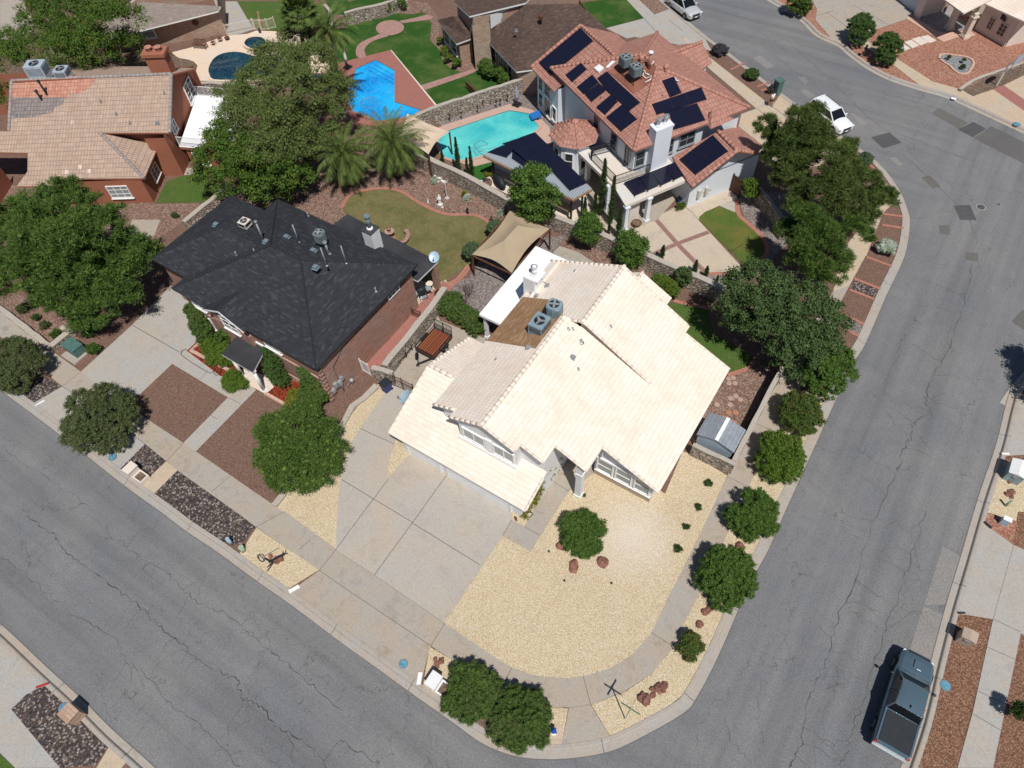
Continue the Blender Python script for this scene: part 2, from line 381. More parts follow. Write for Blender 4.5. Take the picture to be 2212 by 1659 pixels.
def shingle(name,c1,c2,mortar,hi,bw=.34,rh=.15):
    q=NM(name,.92,.12); uv=q.vadd(q.uvc(),q.noisec(2,1),.05); b=q.brick(uv,c1,c2,mortar,bw,rh,.008,.37,0,.1)
    b2=q.brick(uv,(0,0,0),(1,1,1),(0,0,0),bw*1.13,rh,.0,.61); f=q.ramp(b2.outputs[0],[(.80,0),(.90,.7)])
    n=q.noise(.4,3); c=q.mix(q.math('MULTIPLY',f,.8),b.outputs[0],hi); c=q.mix(1.0,c,q.ramp(n,[(.3,.93),(.7,1.07)]),'MULTIPLY'); c=q.mix(1.0,c,q.ramp(q.noise(16,2,.8),[(.25,.8),(.75,1.2)]),'MULTIPLY')
    q.col(c).bump(q.math('SUBTRACT',1.0,b.outputs['Fac']),.35,.015); return q.m
MT['s_black']=shingle('shingle_charcoal',(.030,.032,.038),(.040,.043,.050),(.020,.021,.024),(.062,.067,.078))
MT['s_brown']=shingle('shingle_brown',(.105,.072,.06),(.075,.05,.043),(.045,.03,.026),(.14,.10,.085))
MT['s_gold']=shingle('shingle_light_brown',(.36,.22,.125),(.29,.17,.095),(.20,.115,.065),(.45,.29,.17))
MT['s_grey']=shingle('shingle_grey_brown',(.27,.225,.20),(.23,.19,.17),(.17,.14,.13),(.30,.25,.22))
MT['mem_white']=concrete('roof_coating_white',(.84,.85,.87),(.9,.9,.92),.5,(1,1,1))
MT['mem_black']=flat('roof_membrane_black',(.045,.046,.052),.8,.2,0,.2,.5)
MT['mem_pale']=concrete('roof_deck_pale',(.62,.60,.58),(.85,.85,.86),.6)
MT['mem_terra']=flat('roof_membrane_terracotta',(.27,.11,.075),.85,.2,0,.25,.6)
def stucco(name,c,var=.9):
    q=NM(name,.92,.15); n=q.noise(.35,4,.6); f=q.noise(8,3,.7)
    k=q.mix(q.ramp(n,[(.4,0),(.7,1)]),c,tuple(x*var for x in c)); k=q.mix(1.0,k,q.ramp(f,[(.3,.94),(.7,1.05)]),'MULTIPLY'); q.col(k).bump(f,.3,.012); return q.m
MT['st_white']=stucco('stucco_white',(.74,.745,.75)); MT['st_orange']=stucco('stucco_orange',(.345,.135,.085),.85)
MT['st_beige']=stucco('stucco_beige',(.66,.57,.48)); MT['st_bluewhite']=stucco('stucco_pale_blue',(.70,.74,.80))
MT['st_pink']=stucco('stucco_pink_beige',(.70,.61,.54)); MT['st_tan']=stucco('stucco_tan',(.42,.33,.26))
def brickm(name,c1,c2,mo,bw=.22,rh=.075,ms=.009,vary=None):
    q=NM(name,.9,.15); uv=q.uvc(); b=q.brick(uv,c1,c2,mo,bw,rh,ms,.5); n=q.noise(.5,4,.65); c=b.outputs[0]
    if vary: c=q.mix(q.math('MULTIPLY',q.ramp(n,[(.4,0),(.65,1)]),.7),c,vary,'MULTIPLY')
    q.col(c).bump(q.math('SUBTRACT',1.0,b.outputs['Fac']),.8,.03); return q.m
MT['b_pink']=brickm('brick_pink_brown',(.36,.21,.165),(.25,.135,.11),(.40,.33,.29),.40,.14,.016,(1.15,.84,.68))
MT['b_cream']=brickm('brick_cream_stone',(.46,.37,.29),(.34,.26,.20),(.38,.31,.25),.45,.20,.02,(1.1,.85,.75))
MT['b_slump']=brickm('brick_slump_tan',(.44,.335,.265),(.33,.235,.18),(.36,.29,.24),.4,.16,.02,(1.1,.8,.72))
MT['b_red']=brickm('brick_paver_red',(.38,.115,.09),(.30,.085,.07),(.45,.33,.29),.22,.11,.014)
MT['b_band']=brickm('brick_band',(.30,.15,.125),(.24,.115,.10),(.40,.32,.28),.12,.30,.012)
MT['b_edge']=brickm('brick_edging',(.42,.17,.12),(.35,.135,.10),(.48,.32,.26),.14,.4,.014)
MT['paver_pink']=brickm('paver_pink',(.60,.40,.32),(.54,.36,.29),(.4,.28,.23),.4,.3,.012)
MT['paver_path']=brickm('paver_path_mauve',(.42,.25,.215),(.35,.20,.175),(.30,.2,.18),.3,.3,.02)
def stonewall(name,a,b,mo,sc=2.6):
    q=NM(name,.92,.15); uv=q.mapv(q.uvc(),(1,1.7,1)); uw=q.vadd(uv,q.noisec(1.7,2),.22)
    v=q.voro(sc,'F1',vec=uw,out='Color'); sx=q.n('ShaderNodeSeparateColor'); q.put(sx.inputs[0],v)
    c=q.ramp(sx.outputs[0],[(0,a),(.35,tuple(x*.82 for x in a)),(.6,b),(.85,tuple(x*1.12 for x in b))],'CONSTANT'); e=q.voro(sc,'DISTANCE_TO_EDGE',vec=uw)
    c=q.mix(q.ramp(e,[(0,1),(.07,0)]),c,mo); c=q.mix(1.0,c,q.ramp(q.noise(6,4,.7),[(.25,.72),(.75,1.2)]),'MULTIPLY'); q.col(c).bump(q.ramp(e,[(0,0),(.14,1)]),1.0,.10); return q.m
MT['stone']=stonewall('rock_wall',(.40,.335,.28),(.50,.43,.36),(.15,.12,.10),2.9)
MT['stone_cap']=concrete('rock_wall_cap',(.42,.375,.325),(.6,.6,.6),.8,(1,1,1),1.2)
MT['glass']=NM('window_glass',.06,.6).col((.035,.042,.05)).m
gq=NM('window_glass_blinds',.12,.6); gs=gq.n('ShaderNodeSeparateXYZ'); gq.put(gs.inputs[0],gq.uvc()); gq.col(gq.mix(gq.ramp(gq.math('FRACT',gq.math('MULTIPLY',gs.outputs[1],9)),[(.45,0),(.55,1)]),(.20,.23,.24),(.32,.35,.35))); MT['glass_blind']=gq.m
MT['white']=flat('painted_white',(.80,.80,.80),.5,.4,0,.04); MT['cream']=flat('painted_cream',(.72,.64,.54),.6,.3,0,.06)
MT['black']=flat('black_metal',(.022,.022,.025),.45,.5,0,.15); MT['grey']=flat('grey_metal',(.36,.38,.40),.45,.5,.3,.1)
MT['galv']=flat('galvanised_metal',(.50,.52,.54),.35,.6,.6,.12); MT['vent']=flat('vent_blue_grey',(.17,.22,.26),.5,.5,.1,.1)
MT['acblue']=flat('ac_casing_blue_grey',(.24,.33,.38),.5,.5,.1,.12); MT['aclight']=flat('ac_casing_light',(.42,.50,.58),.45,.5,.1,.1)
MT['acgreen']=flat('ac_casing_grey_green',(.17,.22,.23),.55,.4,.1,.12)
MT['fan']=flat('fan_dark',(.03,.035,.04),.5,.5,.2,.3); MT['rubber']=flat('rubber',(.018,.018,.018),.8,.2)
MT['bluebin']=flat('bin_blue_plastic',(.012,.028,.16),.45,.5,0,.1); MT['binlid']=flat('bin_lid_dark',(.018,.022,.028),.6,.4)
MT['dish']=flat('dish_blue_grey',(.36,.50,.60),.4,.5,.1,.05)
MT['wood']=brickm('deck_boards',(.27,.085,.04),(.20,.06,.028),(.04,.015,.01),6,.14,.012); MT['timber']=flat('timber_brown',(.13,.06,.035),.8,.2,0,.2)
MT['timber_lt']=flat('timber_light',(.34,.21,.12),.8,.2,0,.15)
MT['fabric']=flat('shade_cloth_beige',(.40,.315,.215),.9,.1,0,.05,.6); MT['fabric_lt']=flat('shade_cloth_cream',(.60,.47,.36),.9,.1,0,.05,.6)
MT['trunk']=flat('bark',(.10,.075,.055),.95,.1,0,.3,3); MT['trunk_pale']=flat('bark_grey',(.20,.17,.145),.95,.1,0,.3,4)
MT['boulder']=flat('boulder_red_brown',(.24,.115,.085),.9,.2,0,.3,3); MT['boulder_p']=flat('boulder_pale',(.45,.40,.36),.9,.2,0,.2,3)
MT['terra']=flat('terracotta_pot',(.42,.20,.12),.8,.2); MT['green_paint']=flat('painted_dark_green',(.045,.085,.08),.5,.4,0,.08)
MT['util_green']=flat('utility_box_green',(.08,.16,.145),.5,.4,0,.12)
MT['sign_green']=flat('sign_green',(.02,.13,.08),.5,.4); MT['blue_paint']=flat('painted_blue',(.01,.07,.42),.4,.5); MT['blue_cover']=flat('meter_cover_blue',(.10,.28,.38),.6,.3,0,.25,6)
MT['toy_blue']=flat('plastic_blue',(.02,.16,.48),.4,.5); MT['tyre_red']=flat('painted_red',(.35,.03,.03),.5,.4)
MT['meter_beige']=flat('meter_box_beige',(.58,.53,.46),.6,.3)
q=NM('solar_panel',.18,.5); uv=q.uvc(); b=q.brick(uv,(.0075,.008,.022),(.009,.010,.026),(.02,.022,.04),.16,.16,.004,0.0); q.col(b.outputs[0]); MT['solar']=q.m
MT['solar_frame']=flat('solar_frame',(.03,.03,.04),.4,.5,.4)
q=NM('corrugated_metal',.4,.5,.5); sx=q.n('ShaderNodeSeparateXYZ'); q.put(sx.inputs[0],q.uvc()); sn=q.math('SINE',q.math('MULTIPLY',sx.outputs[0],30)); q.col(q.mix(q.noise(.6,3),(.50,.56,.62),(.66,.70,.74))).bump(sn,.8,.03); MT['corr']=q.m
def water(name,a,b,rough=.05,wave=1.4,cs=.05):
    q=NM(name,rough,.5); n=q.noise(wave,3,.6,dist=1.0); n2=q.noise(.28,3,.5,dist=.4); c=q.ramp(n2,[(.36,a),(.62,b)])
    v=q.voro(2.0,'DISTANCE_TO_EDGE',vec=q.vadd(q.pos(),q.noisec(1.3,2),.8)); c=q.mix(q.ramp(v,[(0,cs),(.10,0)]),c,(1,1,1),'SCREEN'); q.col(c).bump(n,.12,.04); return q.m  # pale cell-edge lines: sunlight caustics painted into the water colour
MT['w_turq']=water('pool_water_turquoise',(.03,.42,.47),(.13,.62,.58)); MT['w_blue']=water('pool_water_blue',(.0,.25,.68),(.01,.43,.88)); MT['w_dark']=water('pool_water_dark',(.003,.025,.05),(.006,.055,.085),cs=.03)
MT['pooltile']=flat('pool_tile_dark',(.05,.09,.12),.3,.5)
def leafm(name,a,b,c3=None,frac=.0,rough=.65):
    q=NM(name,rough,.12); g=q.n('ShaderNodeNewGeometry'); r=g.outputs['Random Per Island']
    c=q.ramp(r,[(0,tuple(x*.6 for x in a)),(.5,a),(1,tuple(x*1.15 for x in b))])
    n=q.noise(.8,3,.6); c=q.mix(q.ramp(n,[(.35,0),(.7,.55)]),c,b)
    if c3: c=q.mix(q.math('MULTIPLY',q.ramp(q.noise(1.1,3,.6),[(.5,0),(.62,1)]),frac),c,c3)
    q.col(c); q.b.inputs['Transmission Weight'].default_value=0
    tr=q.n('ShaderNodeBsdfTranslucent'); q.put(tr.inputs[0],c); ms=q.n('ShaderNodeMixShader'); ms.inputs[0].default_value=.07; q.t.links.new(q.b.outputs[0],ms.inputs[1]); q.t.links.new(tr.outputs[0],ms.inputs[2])
    q.t.links.new(ms.outputs[0],q.t.nodes['Material Output'].inputs[0]); return q.m
MT['l_pine']=leafm('needles_pine',(.060,.118,.024),(.125,.19,.042)); MT['l_pine2']=leafm('needles_pine_olive',(.060,.105,.026),(.135,.185,.048),(.14,.11,.055),.25)
MT['l_mesq']=leafm('leaves_olive',(.085,.13,.032),(.14,.18,.052),(.14,.12,.07),.3); MT['l_elm']=leafm('leaves_mid_green',(.052,.11,.018),(.09,.155,.028),(.19,.17,.03),.3)
MT['l_oak']=leafm('leaves_oak',(.055,.098,.030),(.09,.135,.048)); MT['l_oakshrub']=leafm('leaves_grey_green',(.072,.102,.036),(.12,.145,.06))
MT['l_shrub']=leafm('leaves_shrub',(.055,.112,.020),(.10,.17,.036)); MT['l_bright']=leafm('leaves_bright',(.075,.135,.015),(.12,.18,.03))
MT['l_hedge']=leafm('leaves_hedge',(.060,.110,.024),(.10,.155,.038),(.12,.12,.05),.4); MT['l_dark']=leafm('leaves_dark',(.048,.092,.022),(.075,.125,.034))
MT['l_yellow']=leafm('leaves_yellow_green',(.13,.15,.015),(.20,.20,.03)); MT['l_cyp']=leafm('leaves_cypress',(.032,.062,.02),(.055,.09,.03))
MT['l_palm']=leafm('palm_leaf',(.07,.115,.028),(.15,.195,.052)); MT['l_palmdry']=leafm('palm_leaf_dry',(.30,.22,.10),(.42,.33,.18))
MT['l_topiary']=leafm('leaves_topiary',(.07,.115,.055),(.10,.15,.075)); MT['l_purple']=leafm('leaves_purple_grey',(.055,.052,.062),(.085,.08,.09)); MT['l_silver']=leafm('leaves_white_green',(.35,.42,.33),(.60,.64,.55),(.12,.18,.07),.6)
MT['l_redbush']=leafm('leaves_green_red',(.058,.10,.022),(.10,.145,.032),(.14,.08,.035),.35); MT['twig']=flat('bare_twigs',(.17,.125,.11),.9,.1,0,.2)
MT['skin']=flat('skin',(.42,.24,.17),.6,.3); MT['hair']=flat('hair_dark',(.03,.02,.015),.7,.2); MT['shirt']=flat('shirt_white',(.75,.75,.77),.9,.1); MT['shorts']=flat('shorts_dark',(.03,.03,.035),.9,.1)
MT['carwhite']=NM('car_paint_white',.22,.6).col((.80,.82,.84)).m; MT['carblue']=NM('car_paint_grey_blue',.25,.6,.5).col((.13,.20,.25)).m; MT['carsilver']=NM('car_paint_silver',.25,.6,.3).col((.62,.64,.66)).m
for k in ('carwhite','carblue','carsilver'): MT[k].node_tree.nodes['Principled BSDF'].inputs['Coat Weight'].default_value=.6
MT['carglass']=NM('car_glass',.04,.6).col((.008,.009,.012)).m; MT['chrome']=NM('chrome',.15,.5,.9).col((.7,.72,.75)).m; MT['lamp']=NM('headlamp_glass',.1,.6).col((.7,.74,.8)).m; MT['redlamp']=NM('tail_lamp',.2,.6).col((.4,.02,.02)).m
MT['tonneau']=flat('truck_bed_cover',(.022,.026,.032),.7,.3); MT['alloy']=flat('alloy_wheel',(.25,.26,.28),.3,.6,.6)
MT['lilac']=flat('lilac_fabric',(.33,.31,.48),.9,.1); MT['shed']=flat('shed_metal',(.33,.36,.40),.45,.5,.3,.1)
# ================= GROUND =================
ZR=-0.14
b=MB(); b.face([V(-420,-160,ZR),V(260,-160,ZR),V(260,520,ZR),V(-420,520,ZR)],up=(0,0,1)); tag(b.build('road',MT['asphalt'],loc=(0,0,ZR)),kind='structure')
KERBS=[]; NS=[0]
def snap(p):
    for k,sg in KERBS:
        best=None
        for i in range(len(k)-1):
            a=k[i]; d=k[i+1]-a; L=d.x*d.x+d.y*d.y
            t=max(0,min(1,((p.x-a.x)*d.x+(p.y-a.y)*d.y)/L)); qx=a.x+d.x*t; qy=a.y+d.y*t; r=math.hypot(p.x-qx,p.y-qy)
            if best is None or r<best[0]:
                s=math.sqrt(L); nx,ny=-d.y/s*sg,d.x/s*sg; best=(r,(p.x-qx)*nx+(p.y-qy)*ny,qx,qy,nx,ny)
        r,sd,qx,qy,nx,ny=best
        if r<2.6 and sd<.98: return V(qx+nx*.62,qy+ny*.62,p.z)
    return p
def sheet(name,pts,mat,lvl,joints=(),jm='joint',jw=.035,up=None):
    NS[0]+=1; z=.008*lvl+NS[0]*.0001
    dn=[]
    for i,p in enumerate(pts):
        q_=pts[(i+1)%len(pts)]; L=(q_-p).length; n=max(1,min(12,int(L/1.2))) if max(abs(p.x),abs(p.y))<110 else 1
        dn+=[p+(q_-p)*(k/n) for k in range(n)]
    pts=[snap(V(p.x,p.y,z)) for p in dn]; b=MB(); b.face(pts,up=(0,0,1))
    for j in joints:
        j=[snap(V(p.x,p.y,z+.003)) for p in j]; a=offset(j,jw/2); c=offset(j,-jw/2); strip(b,a,c,1)
    o=b.build(name,[mat,MT[jm]],loc=(pts[0].x,pts[0].y,z)); tag(o,kind='structure'); return o
def block(name,kerb,far,sgn=1,mat='g_brown',joint_step=6.0,ex=(0,0)):
    k=ext(smooth_path(kerb,4),*ex); b=MB()
    prof=[(0,ZR+.006),(.38,ZR+.012),(.46,.02),(.52,.05),(.72,.052)]
    rows=[[V(p.x,p.y,z) for p in offset(k,sgn*d)] for d,z in prof]
    for i in range(len(prof)-1): strip(b,rows[i],rows[i+1])
    e_=[V(p.x,p.y,ZR+.008) for p in offset(k,sgn*-.03)]; f_=[V(p.x,p.y,ZR+.008) for p in offset(k,sgn*.02)]; strip(b,e_,f_,1)
    # expansion joints across the kerb
    acc=0
    for i in range(1,len(k)-1):
        acc+=(k[i]-k[i-1]).length
        if acc>joint_step:
            acc=0; t=(k[i+1]-k[i]).normalized()*.02
            for q in range(len(prof)-1):
                a=rows[q][i]; c=rows[q+1][i]; u=V(0,0,.004); b.face([a-t+u,a+t+u,c+t+u,c-t+u],1,up=(0,0,1))
    tag(b.build('kerb',[MT['kerb'],MT['joint']]),kind='structure')
    KERBS.append((k,sgn)); g=MB(); inner=[V(p.x,p.y,0) for p in offset(k,sgn*.66)]
    g.face(inner+[V(p[0],p[1],0) for p in far],up=(0,0,1))
    tag(g.build(name,MT[mat],loc=(inner[0].x,inner[0].y,0)),kind='structure'); return k
def ext(pts,a,b_):
    if a: d=(pts[0]-pts[1]).normalized(); pts=[pts[0]+d*a]+pts
    if b_: d=(pts[-1]-pts[-2]).normalized(); pts=pts+[pts[-1]+d*b_]
    return pts
KM=G('t10 0,870 400,1170 800,1485 t20 1040,0 1205,125 1420,270 1665,450 1900,615 2212,850 t21 190,985 430,1160 720,1365 910,1500 1110,1580 1330,1605 1560,1590 1750,1550 1910,1480 2212,1310 t22 100,1190 230,940 360,640 440,460 560,240 665,0 t12 860,1230 1000,920 1110,690 1185,570 1320,260 1440,0 t02 1475,1450 1462,1370 1430,1280 1390,1205 1320,1110 1240,1030 1120,940 1010,865 870,770 760,690 640,600 520,510 300,340 170,245 0,105',ZR)
block('yard_ground',KM,[(-330,360),(-330,KM[0].y)],ex=(120,110))
KR=G('t12 2212,745 2140,830 2095,960 2030,1220 1935,1500 t22 1885,0 1800,290 1700,620 1610,960 1520,1330 1410,1659',ZR)
block('yard_ground',KR,[(200,-60),(200,20)],1,'mulch',ex=(60,60))
KT=G('t02 540,0 750,130 860,235 1000,300 1070,360 1180,440 1330,520 1540,590 1700,635 1870,710 2212,870',ZR)
block('yard_ground',KT,[(240,380),(-150,400)],1,'g_salmon',ex=(150,90))
KB=G('t20 10,730 100,810 300,1000 530,1210 720,1400 900,1560 1010,1659',ZR)
block('yard_ground',KB,[(30,-60),(-160,-60)],-1,'g_brown',ex=(90,25))
# ---- roadway patches ----
def rp(s,m,name='asphalt_patch'):
    pts=[V(p.x,p.y,ZR+.006) for p in G(s,ZR)]; b=MB(); b.face(pts,up=(0,0,1)); tag(b.build(name,MT[m]),kind='structure')
rp('t02 1220,890 1340,857 1418,925 1300,962','asph_dark'); rp('t02 1755,1332 1862,1328 1905,1427 1798,1425','asph_dark'); rp('t02 1782,838 1885,790 1965,835 1880,890','asph_dark')
rp('t02 1885,895 2000,818 2212,920 2212,1060 2050,980','asph_mid'); rp('t02 1612,735 1660,700 1850,795 1790,835','asph_mid'); rp('t02 1545,1150 1600,1135 1672,1210 1620,1220','asph_mid'); rp('t02 1660,1458 1728,1460 1732,1522 1668,1515','asph_mid')
rp('t02 1835,1632 1915,1640 t12 1915,38 1835,22','asph_mid'); rp('t12 2130,425 2200,350 2330,380 2330,520 2205,475','asph_mid')
for s in ('t02 452,375 505,358 595,430 545,447','t02 748,502 782,495 816,530 790,540','t02 760,590 795,573 865,620 820,638','t02 1080,735 1110,735 1200,802 1165,818','t02 1340,1022 1380,1018 1430,1068 1395,1078'): rp(s,'asph_light')
rp('t12 2135,832 2200,880 2090,970 2055,950','conc_grey','gutter_apron'); rp('t22 1685,222 1800,290 1700,600 1565,600','asph_light'); rp('t22 1560,612 1688,665 1612,955 1470,890','asph_light')
# ---- long cracks in the road ----
def crack(s,w0,seed,name='road_crack'):
    rnd=random.Random(seed); base=smooth_path(G(s,ZR),7); pts=[]
    for i,p in enumerate(base): pts.append(p+V(rnd.uniform(-.13,.13),rnd.uniform(-.13,.13),.009))
    b=MB(); ws=[w0*.5*rnd.uniform(.25,1.3) for _ in pts]; A=[];B=[]
    for i,p in enumerate(pts):
        t=(pts[min(i+1,len(pts)-1)]-pts[max(i-1,0)]).normalized(); n=V(-t.y,t.x,0); A.append(p+n*ws[i]); B.append(p-n*ws[i])
        if rnd.random()<.22 and 0<i<len(pts)-1:
            d=n*(1 if rnd.random()<.5 else -1); q=p; 
            for k in range(rnd.randint(2,5)):
                q2=q+d*rnd.uniform(.3,.6)+t*rnd.uniform(-.3,.3); m=(q2-q).normalized(); mm=V(-m.y,m.x,0)*ws[i]*.4; b.face([q-mm,q+mm,q2+mm,q2-mm],up=(0,0,1)); q=q2
    strip(b,A,B); tag(b.build(name,MT['crack']),kind='structure')
crack('t20 180,30 340,140 400,220 520,330 715,470 800,530 930,640 1030,740 1170,850 1250,920 1380,1020 1530,1085 1545,1150 1590,1210 1700,1270 1800,1400 1950,1470 2070,1600 2150,1700',.07,1)
crack('t20 15,290 150,390 280,500 430,640 600,740 740,810 810,950 930,1050 1110,1240 1250,1350 1400,1470 1560,1659',.04,2)
crack('t20 680,170 780,185 850,260 980,330 1130,450 1250,560 1350,610 1500,690 1620,790 1830,960 2000,1100 2212,1280',.045,3)
crack('t12 1880,40 1830,280 1770,450 1700,650 1600,820 1580,950 1600,1020 1510,1070 1490,1150 1440,1240 1400,1350 1360,1450 t22 1250,20 1110,440 1010,680 940,930 840,1150 790,1350 760,1520 690,1640',.055,4)
crack('t22 1570,0 1500,230 1440,430 1370,620 1290,830 1200,1150 1120,1370 1070,1520 1030,1659',.035,5)
crack('t02 600,200 850,420 1010,570 1250,800 1500,900 1750,1000 2000,1070',.035,6); crack('t02 560,330 800,520 1200,830 1420,1000 1700,1250 1890,1500 t12 1880,40',.03,7)
crack('t22 280,1350 320,1480 450,1640',.03,8); crack('t10 10,1230 180,1360 400,1500 600,1640',.03,9); crack('t21 100,1120 150,1250 110,1400',.015,10)
crack('t22 1040,620 1190,700 1290,780 1500,640 1690,690',.02,11); crack('t22 1120,450 1370,610 1540,660',.02,12); crack('t12 1500,140 1640,180 1830,280',.02,13); crack('t12 1520,330 1640,330 1770,370',.02,14); crack('t12 1440,540 1320,800 1300,880 1410,980',.02,15)
crack('t21 0,1480 120,1560 250,1640',.05,16); crack('t22 500,1100 490,1300 520,1500',.02,17); crack('t22 930,950 1080,1050 1230,1110',.02,18)
# ---- pavements ----
SW_out='t10 0,520 405,845 500,905 940,1218 1080,1330 1150,1390 1530,1659 t20 1660,97 2070,378 t21 0,478 580,868 730,965 1000,1150 1200,1232 1350,1266 1475,1270 1615,1250 1830,1165 2010,1050 2150,880 t22 0,735 110,530 290,140 t12 425,1500 480,1380 620,1120 760,860 990,360 1185,0'
SW_in='t10 0,345 370,640 525,750 650,840 985,1078 1190,1212 1760,1605 t20 1850,0 2180,240 t21 0,270 215,408 670,722 1030,965 1110,1010 1250,1060 1450,1078 1570,1065 1750,1010 1890,920 2010,780 2130,530 2212,370 t12 180,1659 290,1430 345,1300 410,1150 635,760 800,480 975,230 1020,30'
so_=ext(G(SW_out),90,0); si_=ext(G(SW_in),90,0)
J=lambda s: G(s)
cross=[J('t10 405,845 525,750'),J('t10 1080,1330 1190,1212'),J('t20 1660,97 1840,0'),J('t20 1935,245 2012,180'),J('t20 2070,378 2180,240'),J('t21 580,868 670,722'),J('t21 1040,1140 1105,1010'),J('t21 1475,1270 1430,1262'),J('t21 1615,1250 1568,1065'),J('t21 2148,870 2005,780'),J('t22 100,335 -10,285'),J('t12 440,1505 290,1430'),J('t12 600,1140 470,1085'),J('t12 740,865 640,830'),J('t10 1370,1530 1490,1430')]
joints=cross+[J('t21 0,478 580,868'),J('t20 2070,378 t21 0,478'),J('t21 0,270 215,408 670,722'),J('t21 1475,1270 1615,1250')]
sheet('sidewalk',so_+si_[::-1],MT['conc'],2,joints)
# upper part of the side street pavement, hidden partly by the trees
sheet('sidewalk',G('t12 975,230 1020,30 t02 1010,1659 1130,1500 1240,1250 1310,1180 1400,1280 1300,1380 1250,1500 1190,1659 t12 1185,0 1080,190'),MT['conc_walk'],3)
# aprons and drives
sheet('driveway',G('t21 670,722 1045,155 1110,50 t11 1100,1640 w -12,18 -22.5,22 t11 560,860 335,765 z5 1640,110 1500,300 1310,575 1230,700 1165,930 1100,1130 1075,1300 1055,1659 t20 2180,240 t21 0,270 215,408'),MT['conc_drive'],3,
  [J('z5 1110,1125 1455,1335 1880,1590 t21 460,72 900,345'),J('t21 215,408 460,72 t11 680,1425'),J('t20 2180,240 z5 1350,1470 1455,1335 1615,1120'),J('z5 1310,575 1675,740'),J('t21 1045,155 1110,50')],jw=.045)
sheet('driveway_apron',G('t20 2070,378 t21 0,478 580,868 500,1150 430,1120 t21 190,960 0,820 t20 1870,530'),MT['conc'],2,[J('t20 2070,378 t21 0,478 580,868')])
sheet('side_yard_slab',G('t11 300,770 480,500 600,330 640,420 930,535 1000,800 w -19,24 -22,20 t11 480,850'),MT['conc'],4)
sheet('entry_walk',G('t21 1045,155 1225,257 1390,0 t11 1475,1525 w -8.6,22 -12,22 t11 1290,1560 t21 1185,95 1105,50'),MT['conc'],4,[J('t21 1185,95 1285,152'),J('t11 1380,1465 1475,1527'),J('t21 1045,155 1105,50')])
sheet('gravel_bed',G('t21 670,722 1045,155 1225,257 1390,0 t11 1470,1530 w -9,22.5 -4,22.5 t12 0,1268 60,1285 290,1425 180,1659 t21 2212,370 2130,530 2010,780 1890,920 1750,1010 1570,1065 1450,1078 1250,1060 1110,1010 1030,965'),MT['g_cream'],3)
sheet('gravel_bed',G('t21 1105,50 1185,95 t11 1270,1600 w -11.2,18 t11 1110,1640'),MT['g_cream'],5)
sheet('gravel_bed',G('z5 1700,690 1650,830 1615,960 1612,1110 1720,980 1850,850 1800,700'),MT['g_cream'],5)
sheet('gravel_bed',G('z5 405,1430 500,1280 1090,560 1200,440 1480,110 1560,60 1640,110 1500,300 1310,575 1230,700 1165,930 1100,1130 1075,1300 1055,1659 t20 2180,240 1850,0'),MT['g_cream'],3)
sheet('gravel_bed',G('t20 1662,102 2068,375 1865,500 1560,265'),MT['g_cream'],2)
sheet('river_rock_bed',G('t10 1150,1392 1530,1659 t20 1655,97 1570,205 1450,222 1160,0 t10 1005,1530'),MT['g_river'],2)
sheet('river_rock_bed',G('t10 560,1220 940,1218 1075,1330 925,1470 835,1400 640,1290'),MT['g_river'],2)
sheet('carriage_walk',G('t10 1078,1330 1150,1390 1005,1535 928,1473'),MT['conc_walk'],2)
sheet('river_rock_bed',G('t10 -100,560 400,845 210,955 0,800 -100,720'),MT['g_river'],2)
sheet('driveway',G('t10 405,845 215,955 330,1060 560,1220 780,1380 940,1218 500,905'),MT['conc_grey'],2,[J('t10 405,845 940,1218')])
sheet('driveway',G('t10 525,750 860,445 1110,190 1300,300 1280,560 1160,660 905,900 780,950'),MT['conc_grey'],3,[J('t10 860,450 1095,585'),J('t10 1095,585 1190,640')],jw=.06)
sheet('front_walk',G('t10 1120,662 1190,600 1430,780 1600,800 1660,870 1270,1268 1190,1212 1478,918 1120,702 1085,680'),MT['conc_grey'],4,[J('t10 1478,918 1560,960'),J('t10 1300,800 1350,740'),J('t10 1330,1010 1410,1060')])
sheet('gravel_bed',G('t21 575,875 730,965 1000,1150 1200,1234 1355,1268 1470,1273 1425,1505 1320,1512 1110,1525 640,1240 520,1150'),MT['g_cream'],2)
sheet('sidewalk_ramp',G('t21 1475,1270 1615,1250 1740,1450 1425,1507'),MT['conc'],4)
sheet('gravel_bed',G('t21 1620,1249 1840,1165 2010,1050 2150,880 t22 0,735 110,530 290,140 t12 425,1500 480,1380 620,1120 740,862 960,930 800,1260 650,1520 t22 505,190 440,340 290,630 180,870 0,1150 t21 2050,1330 1742,1448'),MT['g_cream'],2)
sheet('gravel_soil',G('t21 860,1290 970,1290 950,1420 830,1370'),MT['dirt'],4)
sheet('hydrant_pad',G('t21 1345,1385 1435,1382 1425,1490 1330,1490'),MT['conc_walk'],4)
# brown planter strip with brick dividers beside the side street
for i,s in enumerate(('t12 1190,8 1355,70','t12 1110,148 1280,215','t12 1080,220 1240,282','t12 1050,385 1175,445','t12 1020,462 1140,522','t02 1272,1385 1425,1405','t02 1290,1460 1430,1480','t02 1180,1050 1240,1095','t02 310,455 400,410','t02 400,505 490,478','t02 480,565 560,535','t02 505,590 600,560')):
    a,c=G(s); t=(c-a).normalized(); n=V(-t.y,t.x,0)*.13; b=MB(); b.box((a+c)/2+V(0,0,.03),((c-a).length,.24,.07),math.atan2(t.y,t.x)); tag(b.build('brick_divider',MT['b_edge']),('low red brick strip in the side street planter, '+['first','second','third','fourth','fifth'][i]+' downhill of the whitish bush') if i<5 else ('red brick strip in the planters uphill of the pines, '+['nearest','second','third','fourth','fifth','sixth','seventh'][i-5]+' from them'),'brick edging','brick dividers across the kerb planters')
